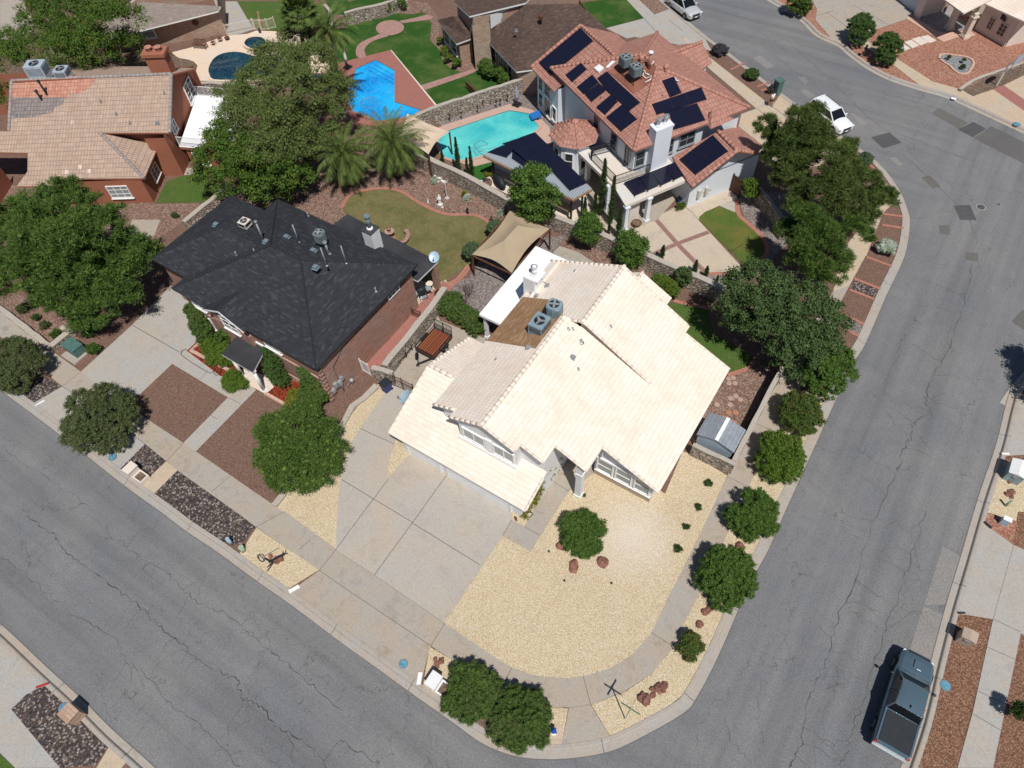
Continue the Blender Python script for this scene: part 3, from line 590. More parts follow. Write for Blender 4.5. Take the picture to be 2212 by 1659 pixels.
sheet('gravel_bed',G('t12 1115,150 1280,218 1240,280 1082,220'),MT['g_river'],1); sheet('gravel_bed',G('t12 1050,390 1175,448 1140,520 1025,465'),MT['g_grey'],1)
# ---- red roofed house lot ----
sheet('driveway',G('t02 380,740 478,705 575,690 640,612 870,775 1055,915 1110,965 960,1060 700,1110 480,980 360,820'),MT['conc_walk'],4,[J('t02 478,705 640,830 700,900'),J('t02 575,690 660,750')],jw=.06)
sheet('sidewalk',G('t01 2212,250 t02 20,245 190,385 575,688 478,706 170,445'),MT['conc_walk'],3,[J('t02 480,700 560,672')])
sheet('rear_patio',G('z2 690,1030 940,935 1215,800 1290,640 1760,620 1770,740 1600,800 1470,860 1420,900 1412,935 1840,1400 1700,1425 1480,1430 1400,1445 1000,1270 790,1015'),MT['conc_tan'],3,[J('z2 1225,808 1100,860 950,935'),J('z2 1290,815 1350,860 1412,935')],jw=.05)
sheet('deck_slab',[p for p in G('w -27,48.5 -18.2,43.2 -16.3,46.4 -16.0,50.5 -22,53.5')],MT['conc'],5)
sheet('lawn',G('z2 1412,932 1420,905 1470,858 1600,805 1760,870 1830,930 1930,1030 2000,1130 2015,1220 1990,1280 1830,1345'),MT['grass_yel'],5)
sheet('flagstone',G('z2 1600,800 1770,745 1770,870 1680,835'),MT['stone_cap'],4)
sheet('gravel_bed',G('z2 1780,740 1850,640 2300,700 2400,1000 2080,1300 2020,1280 2045,1210 2030,1120 1950,1010 1840,920'),MT['g_grey'],2)
sheet('gravel_bed',G('z2 1400,1445 1720,1430 1900,1420 1750,1560 1600,1540'),MT['g_grey'],4)
def band(name,s,w,mat,lvl,ht=0.0,closed=False,sm=True,lab=None):
    p=G(s); p=smooth_path(p,4) if sm and len(p)>2 else p; z=.008*lvl
    a=[V(q.x,q.y,z+ht) for q in offset(p,w/2)]; c=[V(q.x,q.y,z+ht) for q in offset(p,-w/2)]
    b=MB(); L=0
    for i in range(len(p)-1):
        d=(p[i+1]-p[i]).length; b.face([a[i],a[i+1],c[i+1],c[i]],uv=[(L,w),(L+d,w),(L+d,0),(L,0)],up=(0,0,1))
        if ht>0:
            for r in (a,c): b.face([r[i],r[i+1],V(r[i+1].x,r[i+1].y,0),V(r[i].x,r[i].y,0)],uv=[(L,0),(L+d,0),(L+d,.1),(L,.1)])
        L+=d
    o=b.build(name,MT[mat])
    if lab: tag(o,lab,'brick edging')
    else: tag(o,kind='structure')
    return o
band('brick_band','z2 1000,910 1220,1160 1470,1415',.42,'b_band',5,sm=False); band('brick_band','z2 1000,1245 1220,1150 1505,1045',.42,'b_band',6,sm=False)
band('brick_edging','z2 1770,745 1768,800 1785,890 1850,950 1950,1040 2020,1120 2045,1200 2030,1260 1985,1320',.38,'b_edge',2,.06,lab='curved red brick edging around the green lawn of the terracotta roofed house')
band('brick_edging','z2 1410,1442 1560,1432 1740,1428',.35,'b_edge',4,.04,lab='short red brick edging at the lower end of the tan patio')
sheet('gravel_bed',G('t01 940,1080 1620,1000 1950,1400 2200,1659 t11 2212,60 t01 1700,1659 1330,1380 1100,1280'),MT['conc_walk'],2)
# pool of the red roofed house
sheet('gravel_bed',G('t01 610,800 880,640 1215,520 1420,800 1400,1000 1350,880 1340,830 1240,710 1090,675 655,815'),MT['g_grey'],2)
sheet('pool_deck',G('t01 590,850 655,815 1090,675 1240,712 1350,828 1360,930 1250,1010 960,1060 870,1090 640,1010'),MT['deck_pink'],3)
sheet('lawn',G('t01 845,1085 980,1050 1000,1120 905,1170 800,1140'),MT['turf'],4)
sheet('patio_slab',G('t01 880,1165 960,1080 1250,1010 1650,1250 1560,1460 1360,1380 1100,1270'),MT['conc_pale'],3)
sheet('gravel_bed',G('t01 1390,690 1480,700 1400,1000 1330,880'),MT['g_grey'],2)
# ---- back yard of the black roofed house ----
sheet('gravel_bed',G('t01 -250,1100 30,1000 480,1010 1080,1300 1060,1420 960,1520 800,1659 t11 650,160 500,180 t01 -150,1659 -420,1659 t00 1700,1359 1500,1259 1800,1159'),MT['g_pink'],1)
sheet('lawn',smooth_loop(G('t01 10,1330 60,1262 150,1235 270,1222 380,1240 480,1300 590,1360 700,1392 850,1393 940,1430 975,1500 900,1659 t11 760,100 645,170 560,180 t01 300,1659 100,1500'),3),MT['grass_dry'],3)
band('brick_edging','t01 0,1350 60,1262 150,1235 270,1222 380,1240 480,1300 590,1360 700,1392 850,1393 940,1430 980,1490',.32,'b_edge',2,.05,lab='curved brick edging between the dry lawn and the pink gravel')
# side brick walk beside the black roofed house
band('brick_walk','t11 695,180 500,370 230,680 175,730',1.15,'b_red',3,sm=False); sheet('gravel_bed',G('t11 700,180 830,140 t01 950,1590 t11 1200,80 1100,330 940,480 640,300 600,350'),MT['g_grey'],1)
band('brick_walk','t11 690,190 760,150 830,60',.5,'b_edge',4)
sheet('patio_slab',G('t11 430,180 640,60 690,180 480,400'),MT['conc_walk'],2)
# ---- behind the white house ----
sheet('gravel_bed',G('z3 1000,730 1330,700 1180,890 1000,830'),MT['g_grey'],2)
sheet('rear_slab',G('z3 1250,815 1180,890 1360,1000 1750,1100 1700,1040 1450,880'),MT['conc'],3)
sheet('gravel_bed',G('z3 1340,690 1450,660 2212,1100 2212,1659 1900,1659 1750,1080 1450,880 1255,815'),MT['g_pink'],2)
sheet('lawn',G('t12 -300,100 -150,290 0,318 160,345 200,500 300,560 440,640 450,680 400,730 310,750 100,800 -100,600'),MT['grass'],3)
band('brick_edging','t12 -60,290 0,308 80,322 165,342 250,350',.3,'b_edge',4,.05,lab='red brick edging on the uphill side of the lawn behind the white house')
band('brick_edging','t12 290,775 350,755 420,730 462,685',.3,'b_edge',4,.05,lab='short curved brick edging at the foot of the lawn beside the white house')
sheet('side_yard_bed',G('t12 290,780 460,700 600,730 560,880 380,1130 320,1290 0,1200'),MT['g_pink'],1)
for i,s in enumerate(('298,797','327,792','301,827','339,826','345,910','311,924','374,932','222,965','308,966')):
    c=g1('t12 '+s); b=MB(); b.cyl(c+V(0,0,.01),.2,.04,18); tag(b.build('stepping_stone',MT['paver_pink']),'round pink stepping stone, number %s counted from the lawn end of the brown bed'%('one two three four five six seven eight nine'.split()[i]),'stepping stone','round stepping stones')
for s,a,wh in (('298,1017',.3,'left one of the upper pair'),('343,1018',.1,'right one of the upper pair'),('268,1050',.2,'one touching the shed roof'),('330,1078',.1,'lowest one')):
    c=g1('t12 '+s); b=MB(); b.box(c+V(0,0,.03),(.38,.34,.04),a); tag(b.build('stepping_stone',MT['terra']),'square terracotta stepping stone near the metal shed, '+wh,'stepping stone','square stepping stones')
# ---- flower beds of the black roofed house ----
sheet('flower_bed',G('z6 160,835 350,660 540,760 900,960 850,1130 660,1130'),MT['mulch_red'],3); sheet('flower_bed',G('z6 1235,1345 1400,1200 1700,1180 1900,1300 1500,1500'),MT['mulch_red'],2)
sheet('gravel_bed',G('z6 940,1000 1260,1130 1340,1260 1230,1350 930,1180'),MT['conc_pale'],4)
for s in ('z6 385,690 265,790 640,985 790,1060','z6 1230,1345 1500,1500'): 
    p=G(s); a=offset(p,.13); c=offset(p,-.13); b=MB()
    for i in range(len(p)-1):
        up=V(0,0,.16); b.face([a[i]+up,a[i+1]+up,c[i+1]+up,c[i]+up],up=(0,0,1))
        for r in (a,c): b.face([r[i],r[i+1],r[i+1]+up,r[i]+up])
    tag(b.build('bed_border',MT['paver_pink']),'pink block border of the red mulch bed '+('left' if '385' in s else 'right')+' of the porch walk','bed border')
# ---- blue pool lot ----
sheet('lawn',G('t01 -120,60 300,-60 560,100 620,250 680,420 790,470 1000,390 1060,540 610,690 420,760 -120,700'),MT['grass_deep'],1)
sheet('gravel_bed',G('t01 420,0 560,20 640,130 630,260 700,300 950,380 880,445 780,468 700,440 655,390 640,330 575,260 585,160 560,90 500,60'),MT['g_pink'],3)
sheet('gravel_bed',G('t01 -60,90 80,110 80,140 40,180 -60,200'),MT['g_pink'],3); sheet('gravel_bed',G('t01 240,20 430,10 520,80 470,95 350,85 270,60'),MT['g_pink'],3)
sheet('pool_deck',G('t01 -150,440 20,400 318,325 612,685 510,718 400,800 0,830 -150,760'),MT['b_red'],3)
sheet('garden_path',smooth_loop(G('t01 105,372 95,320 130,275 220,235 250,222 300,232 290,240 200,270 150,320 160,370'),3),MT['paver_path'],4)
sheet('garden_path',smooth_loop(G('t01 225,180 250,150 310,133 370,140 405,170 395,205 340,228 280,230 235,210'),3),MT['paver_path'],5)
sheet('garden_path',G('t01 375,138 500,112 560,95 600,110 570,130 520,135 400,152'),MT['paver_path'],4)
sheet('garden_path',G('t01 512,555 790,468 890,440 900,455 800,495 545,585'),MT['paver_path'],4)
sheet('deck_border',G('t01 318,325 326,327 620,683 610,686'),MT['cream'],4)
# ---- dark pool lot ----
sheet('pool_deck',G('z9 20,680 300,610 700,470 1000,440 1110,400 1400,410 2100,500 2140,1000 1500,1060 380,1050 330,1000 325,940 350,850 300,800 230,775 110,755 40,710'),MT['conc_deck'],3)
sheet('driveway',G('z9 640,20 860,20 990,240 1090,380 830,460 740,470 560,0'),MT['conc_grey'],2); sheet('lawn',G('z9 870,20 1500,20 2000,60 2060,300 1380,400 1100,390 1000,240'),MT['grass'],2)
sheet('lawn',G('z9 1980,-40 2300,-60 2300,60 2070,130'),MT['grass_deep'],2)
sheet('gravel_soil',G('z9 -50,700 40,710 110,755 230,775 300,800 350,850 325,940 330,1000 380,1050 100,1060 -50,900'),MT['dirt'],2)
# ---- orange house ----
sheet('lawn',G('t00 1080,1180 1180,1140 1330,1130 1420,1240 1320,1312 1010,1318'),MT['grass'],3); sheet('gravel_bed',G('t00 -50,1180 1010,1322 1320,1316 1400,1290 1180,1440 1000,1580 800,1620 -50,1659'),MT['g_pink'],1)
sheet('slab',G('t00 860,1425 1040,1425 1000,1530 800,1560'),MT['conc'],3); sheet('gravel_bed',G('t00 1060,1080 1250,1090 1330,1130 1100,1140'),MT['conc'],2)
sheet('driveway',G('z8 0,-60 300,0 450,300 380,480 200,560 0,520'),MT['conc'],2); sheet('gravel_soil',G('z8 0,400 700,300 1800,500 1900,900 600,1000 0,1300'),MT['dirt'],1)
sheet('gravel_soil',G('t10 0,300 100,240 500,440 520,560 330,590 0,330'),MT['g_pink'],3)
# brown house lawn and drives
sheet('lawn',G('t01 1540,20 1830,-20 1960,118 1715,182'),MT['grass_deep'],3); sheet('driveway',G('t01 1715,184 1960,120 1835,0 1930,-60 2290,140 2400,330 1900,240 1850,250'),MT['conc_grey'],2,[J('t01 1960,120 2150,330'),J('t01 2120,130 2212,200')],jw=.06)
sheet('gravel_bed',G('t01 1930,0 2040,-30 2125,60 2030,95'),MT['g_pink'],3)
# ---- opposite corner, top right ----
sheet('driveway',G('t02 800,-60 1400,-60 1500,100 1440,128 1230,200 1200,270 1180,290 1000,290 860,130 870,60'),MT['conc'],2,[J('t02 930,80 1190,260'),J('t02 1330,160 1100,30'),J('t02 860,105 980,70')],jw=.06)
sheet('sidewalk',G('t02 1175,255 1400,390 1620,530 1800,580 1880,625 2212,760 2212,860 1870,712 1700,640 1540,560 1350,410 1150,290'),MT['conc_walk'],3)
sheet('driveway',G('t02 1880,625 2060,565 2212,490 2330,560 2330,840 2212,800'),MT['conc_walk'],4); sheet('driveway_band',G('t02 2010,580 2080,555 2260,680 2250,730 2212,720'),MT['b_red'],5)
sheet('gravel_bed',G('t02 1810,585 2212,400 2250,470 2060,560 1885,625'),MT['dirt'],4)
sheet('entry_walk',G('t02 1443,120 1500,108 1650,205 1720,215 1790,205 1850,190 1900,230 1830,250 1790,240 1690,275'),MT['paver_pink'],4)
sheet('gravel_bed',G('t02 1500,100 1660,45 1760,60 1860,190 1720,210 1640,200'),MT['g_bluegrey'],3)
for s in ('1390,300 1430,285 1475,315 1435,332','1435,275 1482,260 1532,295 1487,315','1482,255 1535,240 1590,275 1540,297','1540,240 1588,230 1645,265 1598,280'):
    p=[V(q.x,q.y,.05) for q in G('t02 '+s)]; b=MB(); b.slab(p,.05); tag(b.build('stepping_slab',MT['conc_pale']),'large pale rectangular stepping slab in the salmon gravel yard','stepping stone','pale stepping slabs')
sheet('gravel_bed',smooth_loop(G('za 870,900 950,895 1050,910 1200,930 1330,970 1370,1040 1330,1110 1280,1180 1150,1180 1060,1110 1020,1060 940,1010 880,960'),3),MT['g_bluegrey'],3)
band('bed_border','za 840,960 850,900 950,885 1080,905 1240,925 1350,965 1390,1040 1345,1130 1290,1195 1160,1195 1060,1130 1010,1075 920,1020 850,970',.22,'paver_pink',4,.08,lab='pinkish kerb ring around the blue grey gravel island of the salmon yard')
# ---- right hand block ----
sheet('driveway',G('t12 2135,905 2330,900 2330,1290 2065,1290 2040,1240 2090,1050'),MT['conc_grey'],2); sheet('driveway_patch',G('t22 1945,60 2000,110 2145,215 2212,245 2330,300 2330,860 2010,695 1770,655 1720,630 1860,140'),MT['conc_grey'],2,[J('t22 2145,215 2010,695')])
sheet('gravel_bed',G('t12 2060,1330 2330,1330 2330,1659 t22 2170,0 2160,60 1960,0 t12 1960,1659'),MT['g_cream'],3); sheet('gravel_bed',G('t22 1955,5 2165,60 2140,210 1995,110 1950,60'),MT['g_salmon'],4)
sheet('sidewalk',G('t22 2145,215 2212,245 2330,300 2330,850 2190,785 2010,1659 1780,1659 1880,1290 2010,695'),MT['conc_grey'],3,[J('t22 2190,780 2010,695'),J('t22 1870,1305 2060,1415'),J('t22 1890,1150 2120,1260'),J('t22 1960,870 2160,960')])
# ---- bottom left block ----
sheet('driveway',G('t20 -60,760 60,840 250,1010 330,1100 235,1150 170,1185 75,1280 0,1240 -60,1200'),MT['conc_grey'],2); sheet('river_rock_bed',G('t20 75,1280 170,1185 245,1145 320,1110 520,1280 800,1530 730,1490 620,1640 420,1659 390,1659'),MT['g_river'],3)
sheet('sidewalk',G('t20 0,1240 75,1280 440,1659 100,1659 0,1560 -60,1500 -60,1200'),MT['conc_grey'],2); sheet('carriage_walk',G('t20 730,1495 840,1600 780,1670 620,1670'),MT['conc_walk'],4); sheet('lawn',G('t20 -60,1500 0,1562 100,1659 -60,1800'),MT['grass'],3)

rnd=random.Random(77); b=MB()
for path,side in ((G('t21 670,722 1030,965 1250,1060 1450,1078 1570,1065 1750,1010 1890,920 2010,780 2130,530 2212,370'),-1),(G('t21 580,868 730,965 1000,1150 1200,1232 1350,1266 1475,1270'),1),(G('t21 1615,1250 1830,1165 2010,1050 2150,880 t22 0,735 110,530 290,140'),1),(G('t20 1850,0 2180,240'),-1),(G('t21 1045,155 670,722'),1),(G('t20 1662,102 2068,375'),1)):
    for p,q_ in zip(path,path[1:]):
        d=q_-p; L=d.length; d/=L; n_=V(-d.y,d.x,0)
        for _ in range(int(L*9)):
            c=p+d*rnd.uniform(0,L)+n_*side*-1*abs(rnd.gauss(0,.16))+V(0,0,.035); r=rnd.uniform(.018,.042); e=[V(r,0,0),V(0,r,0),V(-r,0,0),V(0,-r,0)]
            for i in range(4): b.face([c+e[i],c+e[(i+1)%4],c+V(0,0,r*.8)])
tag(b.build('loose_gravel',MT['g_cream']),'loose cream stones spilled onto the pavement edges','gravel',kind='stuff')
# ================= BUILDINGS =================
def caps(parent,segs,mat,r=.13,name='ridge_cap',step=.42):
    for a,c in segs:
        b=MB(); a=Vector(a);c=Vector(c);d=c-a;L=d.length;n=max(1,int(L/step));d/=L
        for i in range(n):
            p=a+d*(L*i/n); q=a+d*(L*(i+1)/n+.02); b.tube([p,q],[r*1.05,r*.96],8)
        b.build(name,MT[mat],parent)
def window(parent,p0,p1,z0,z1,n,cols=1,rows=1,fm='white',gm='glass',fw=.08,name='window',sill=True):
    """window on a wall: p0,p1 = xy ends, n = outward normal (xy)"""
    p0=V(p0[0],p0[1],0);p1=V(p1[0],p1[1],0);n=V(n[0],n[1],0).normalized();d=(p1-p0);L=d.length;d/=L
    ang=math.atan2(d.y,d.x); b=MB(); c=(p0+p1)/2
    def bx(u,z,w,h,dep,off,mb): mb.box(p0+d*u+V(0,0,z)+n*off,(w,dep,h),ang)
    bx(fw/2,(z0+z1)/2,fw,z1-z0,.1,.05,b); bx(L-fw/2,(z0+z1)/2,fw,z1-z0,.1,.05,b); bx(L/2,z0+fw/2,L-2*fw,fw,.1,.05,b); bx(L/2,z1-fw/2,L-2*fw,fw,.1,.05,b)
    for i in range(1,cols): bx(L*i/cols,(z0+z1)/2,fw*.7,z1-z0-2*fw,.07,.045,b)
    for i in range(1,rows): bx(L/2,z0+(z1-z0)*i/rows,L-2*fw,fw*.5,.05,.040,b)
    if sill: bx(L/2,z0-.05,L+.16,.07,.16,.08,b)
    w=b.build(name,MT[fm],parent); g=MB(); bx(L/2,(z0+z1)/2,L-fw,z1-z0-fw,.02,.02,g); g.build('pane',MT[gm],w); return w
def wq(b,pts,m=0): b.face(pts,m); return b
def vwall(b,p,q,z0,za,zb=None,out=None,m=0,th=0):
    zb=za if zb is None else zb; P0=V(p[0],p[1],z0);P1=V(q[0],q[1],z0)
    f=[P0,P1,V(q[0],q[1],zb),V(p[0],p[1],za)]; b.face(f,m,up=(out[0],out[1],0) if out else None); return b
def vent_pipe(parent,base,h,r=.05,mat='galv',name='vent_pipe',cap=False,flash=True,lean=0):
    b=MB(); b.cyl(base-V(0,0,.15),r,h+.15,10)
    if flash: b.cyl(base-V(0,0,.02),r*2.6,.05,10,r2=r*1.2)
    if cap: b.cyl(base+V(0,0,h-.05),r*1.8,.12,12)
    return b.build(name,MT[mat],parent)
def boxvent(parent,c,rz=0,mat='vent',s=.3,name='roof_vent'):
    b=MB(); b.box(c+V(0,0,.08),(s,s,.16),rz); b.box(c+V(0,0,.18),(s*1.25,s*1.1,.05),rz); b.box(c+V(0,0,.01),(s*1.7,s*1.7,.03),rz); return b.build(name,MT[mat],parent)
# ---------- white house ----------
WH=thing('white_house','white stucco house with cream tiled gable roofs on the street corner','house',(-12,24,0))
zr=lambda x: 7.4-.453*(x+14.72); zl=lambda x: 7.4-.45*(-14.72-x)
b=MB()
f=lambda x,y: V(x,y,zr(x))
b.slab([f(-14.72,17),f(-12.33,17),f(-12.33,17.6),f(-10.68,17.6),f(-10.68,19),f(-8.36,19),f(-8.36,21),f(-4.13,21),f(-4.13,32.4),f(-8.0,32.4),f(-8,27.8),f(-13.6,27.8),f(-13.6,27.17),f(-14.72,27.17)],.16,0,1)
f=lambda x,y: V(x,y,zl(x))
b.slab([f(-14.72,17),f(-14.72,27.1),f(-15.05,27.1),f(-15.05,23.8),f(-19.1,23.8),f(-19.1,17.6),f(-17.3,17.6),f(-17.3,17)],.16,0,1)
z2r=lambda x: 7.58-.583*(x+13.4); z2l=lambda x: 7.58-.4467*(-13.4-x)
b.slab([V(-13.4,27.1,7.58),V(-7.9,27.1,4.37),V(-7.85,33.1,4.34),V(-13.4,33.0,7.58)],.09,0,1)
b.slab([V(-13.4,27.1,7.58),V(-13.4,33.0,7.58),V(-19.4,33.2,4.9),V(-19.4,28.6,4.9),V(-16,28.6,z2l(-16)),V(-16,27.1,z2l(-16))],.12,0,1)
# garage roof
b.slab([V(-21.73,15.38,2.7),V(-10.69,15.38,2.7),V(-10.69,18.05,3.722),V(-18.6,18.05,3.722),V(-18.6,20.45,4.64),V(-21.73,20.45,4.64)],.14,0,1)
b.slab([V(-21.73,20.45,4.64),V(-18.6,20.45,4.64),V(-18.6,25.2,2.58),V(-21.73,25.2,2.58)],.14,0,1)
b.slab([V(-13.2,33.3,4.35),V(-10.5,33.3,3.25),V(-10.4,35.9,3.2),V(-13.1,36.1,4.35)],.12,0,1); b.slab([V(-13.2,33.3,4.35),V(-13.1,36.1,4.35),V(-14.4,36,3.7),V(-14.4,33.3,3.7)],.12,0,1)
roof=b.build('roof',[MT['r_cream'],MT['st_white']],WH)
b=MB(); e=.08
b.slab([V(-15.05,23.8,zl(-15.05)-e),V(-15.05,27.3,zl(-15.05)-e),V(-16,27.3,zl(-16)-e),V(-16,28.6,zl(-16)-e),V(-19.1,28.6,zl(-19.1)-e),V(-19.1,23.8,zl(-19.1)-e)],.14); b.build('shingle_roof',MT['s_gold'],WH)
caps(WH,[((-14.72,16.95,7.43),(-14.72,27.1,7.43)),((-13.4,27.0,7.61),(-13.4,33.05,7.61)),((-21.73,20.45,4.66),(-19.7,20.45,4.66)),((-13.15,33.6,4.37),(-13.1,36.1,4.37))],'cap_cream',.15)
rk=lambda pts: [(pts[i],pts[i+1]) for i in range(len(pts)-1)]
segs=[((-14.72,17.02,7.42),(-12.36,17.02,zr(-12.36)+.02)),((-12.33,17.62,zr(-12.33)),(-10.7,17.62,zr(-10.7))),((-10.68,19.02,zr(-10.68)),(-8.4,19.02,zr(-8.4))),((-8.36,21.02,zr(-8.36)),(-4.15,21.02,zr(-4.15))),
 ((-14.72,17.02,7.42),(-17.3,17.02,zl(-17.3))),((-17.3,17.62,zl(-17.3)),(-19.1,17.62,zl(-19.1))),((-13.4,27.12,7.6),(-8.0,27.12,4.43)),((-13.4,27.12,7.6),(-14.6,27.12,7.06)),((-10.69,15.45,2.72),(-10.69,17.6,3.56)),((-4.13,32.38,2.6),(-7.9,32.38,4.3)),((-8,33.05,4.4),(-13.4,32.98,7.58)),((-13.4,32.98,7.58),(-19.4,33.15,4.9)),((-21.71,15.4,2.7),(-21.71,20.45,4.64)),((-21.71,20.45,4.64),(-21.71,25.2,2.6))]
caps(WH,segs,'cap_cream',.095,'rake_tile')
b=MB()
# garage
vwall(b,(-21.25,15.9),(-11.35,15.9),0,2.75,out=(0,-1)); vwall(b,(-21.25,15.9),(-21.25,20.45),0,2.75,4.5,out=(-1,0)); vwall(b,(-21.25,20.45),(-21.25,24.9),0,4.5,2.6,out=(-1,0)); vwall(b,(-21.25,24.9),(-18.7,24.9),0,2.6,out=(0,1)); vwall(b,(-11.35,15.9),(-11.35,18.1),0,2.75,3.6,out=(1,0))
# gable front over the garage
z=lambda x: (zr(x) if x>-14.72 else zl(x))-.1
b.face([V(-17.0,17.45,3.2),V(-12.55,17.45,3.2),V(-12.55,17.45,z(-12.55)),V(-14.72,17.45,7.3),V(-17.0,17.45,z(-17))],up=(0,-1,0))
vwall(b,(-17,17.45),(-17,18.05),3.2,z(-17),out=(-1,0)); vwall(b,(-12.55,17.45),(-12.55,18.05),3.2,z(-12.55),out=(1,0))
b.face([V(-18.7,18.05,3.0),V(-10.95,18.05,0),V(-10.95,18.05,z(-10.95)),V(-14.72,18.05,7.2),V(-18.7,18.05,z(-18.7))],up=(0,-1,0)); b.face([V(-12.5,18.06,0),V(-10.95,18.06,0),V(-10.95,18.06,3),V(-12.5,18.06,3)],up=(0,-1,0))
vwall(b,(-18.7,18.05),(-18.7,33),0,z(-18.7),z(-18.7),out=(-1,0)); vwall(b,(-10.95,18.05),(-10.95,22.4),0,z(-10.95),out=(1,0)); vwall(b,(-10.95,22.4),(-8.9,22.4),0,z(-10.95),z(-8.9),out=(0,-1)); vwall(b,(-8.9,22.4),(-8.9,21.42),0,z(-8.9),out=(-1,0))
vwall(b,(-8.9,21.42),(-4.62,21.42),0,z(-8.9),z(-4.62),out=(0,-1)); vwall(b,(-4.62,21.42),(-4.62,32.1),0,z(-4.62),out=(1,0)); vwall(b,(-4.62,32.1),(-8,32.1),0,z(-4.62),z(-8),out=(0,1)); vwall(b,(-8,32.1),(-8,33),0,4.2,out=(1,0))
b.face([V(-8,32.9,0),V(-8,32.9,4.2),V(-13.4,32.9,7.4),V(-19,33,4.85),V(-19,33,0)],up=(0,1,0)); b.face([V(-8.05,27.7,4.35),V(-13.4,27.7,7.48),V(-14.72,27.7,6.9),V(-14.72,27.7,6.0),V(-8.05,27.7,3.9)],1,up=(0,-1,0))
b.face([V(-14.72,26.95,7.3),V(-15.05,26.95,7.1),V(-15.05,26.95,6.5),V(-13.6,26.95,6.5),V(-13.6,26.95,6.85)],up=(0,1,0)); vwall(b,(-19,28.6),(-19,33),0,4.8,out=(-1,0))
b.face([V(-8.36,21.1,2.9),V(-8.36,21.42,2.9),V(-8.36,21.42,4.4),V(-8.36,21.1,4.4)])
vwall(b,(-10.6,33),(-10.6,35.7),0,3.2,out=(1,0)); vwall(b,(-14.2,35.7),(-10.6,35.7),0,3.6,3.2,out=(0,1))
b.build('wall',[MT['st_white'],MT['st_tan']],WH)
b=MB(); b.box((-8.95,19.35,2.15),(.42,.42,4.3)); b.box((-8.95,19.35,.12),(.56,.56,.24)); b.box((-8.95,19.35,3.2),(.52,.52,.16)); b.build('porch_column',MT['st_white'],WH)
b=MB(); b.slab([V(-10.9,19.15,zr(-10.9)-.3),V(-8.4,19.15,zr(-8.4)-.3),V(-8.4,22.38,zr(-8.4)-.3),V(-10.9,22.38,zr(-10.9)-.3)],.06); b.build('porch_ceiling',MT['st_white'],WH)
b=MB(); b.box((-10.0,22.36,1.05),(1.0,.06,2.1)); dd=b.build('front_door',MT['green_paint'],WH); b=MB(); b.blob((-9.62,22.3,1.0),.04,8,6); b.build('handle',MT['chrome'],dd)
b=MB(); b.face([V(-8.8,21.3,0.02),V(-4.4,21.3,.02),V(-4.4,21.44,.02),V(-8.8,21.44,.02)]); b.box((-6.75,21.37,.25),(4.2,.08,.5)); b.build('base_band',MT['st_tan'],WH)
def gdoor(parent,x0,x1,y,h,mat='white'):
    b=MB(); n=4
    for i in range(n): b.box(((x0+x1)/2,y,h/n*(i+.5)),(x1-x0,.06,h/n-.03))
    d=b.build('garage_door',MT[mat],parent); return d
gdoor(WH,-20.65,-18.05,15.87,2.25); gdoor(WH,-17.2,-12.25,15.87,2.25)
b=MB()
for x0,x1 in ((-20.8,-17.9),(-17.35,-12.1)): b.box(((x0+x1)/2,15.83,2.33),(x1-x0,.12,.14)); b.box((x0+.05,15.83,1.13),(.12,.12,2.26)); b.box((x1-.05,15.83,1.13),(.12,.12,2.26))
b.build('door_trim',MT['white'],WH)
window(WH,(-16.75,17.45),(-14.95,17.45),3.75,5.0,(0,-1),2,1,gm='glass_blind',fw=.11); window(WH,(-14.35,17.45),(-12.7,17.45),3.75,5.0,(0,-1),2,1,gm='glass_blind',fw=.11)
b=MB(); b.box((-14.8,17.36,3.55),(4.6,.2,.14)); b.box((-14.65,17.38,4.4),(.5,.12,1.5)); b.build('window_trim',MT['white'],WH)
for x0,x1 in ((-8.75,-7.5),(-7.35,-6.1),(-5.95,-4.75)): window(WH,(x0,21.42),(x1,21.42),.75,2.35,(0,-1),1,2,gm='glass_blind',fw=.1)
b=MB(); b.box((-6.75,21.36,2.45),(4.3,.14,.14)); b.build('window_trim',MT['white'],WH)
window(WH,(-4.62,24),(-4.62,25.4),1,2.1,(1,0),2,1); window(WH,(-21.25,18.5),(-21.25,19.4),1.1,2,(-1,0)) 
# chimney
b=MB(); b.box((-19.05,29.85,5.5),(.95,1.0,2.0)); b.box((-18.95,29.98,6.5),(1.25,1.2,.1)); b.cyl((-18.95,29.95,6.55),.2,.75,18); b.cyl((-18.95,29.95,6.6),.28,.06,18); b.cyl((-18.95,29.95,7.25),.25,.1,18); b.cyl((-18.95,29.95,7.35),.25,.12,18,r2=.05); b.build('chimney',MT['white'],WH)
# roof vents: little painted stubs of the tile roof
pr=plane((-14.72,20,7.4),0,.453); pl_=plane((-14.72,20,7.4),180,.45); p2r=plane((-13.4,30,7.58),0,.583); p2l=plane((-13.4,30,7.58),180,.4467)
for s,pl in (('t11 1470,475',pr),('t11 1500,475',pr),('t11 1555,560',pr),('t11 1535,735',pr),('t11 1745,458',p2r),('t11 1515,98',p2l),('t11 1003,672',pl_),('t11 1230,243',p2l)):
    c=onp(s,pl)[0]; vent_pipe(WH,c,.32 if '555' in s else .2,.08 if '555' in s else .05,'galv')
for s,pl in (('t11 1500,660',pr),('t11 1212,598',pl_),('t11 1265,262',p2l),('t11 1335,195',p2l)):
    c=onp(s,pl)[0]; boxvent(WH,c,.2,'grey',.22)
b=MB(); q=[onp('t11 '+s,p2l)[0]+V(0,0,.05) for s in ('1290,185','1305,165','1320,175','1345,200')]; b.tube(q,.02,6); b.build('conduit',MT['grey'],WH)
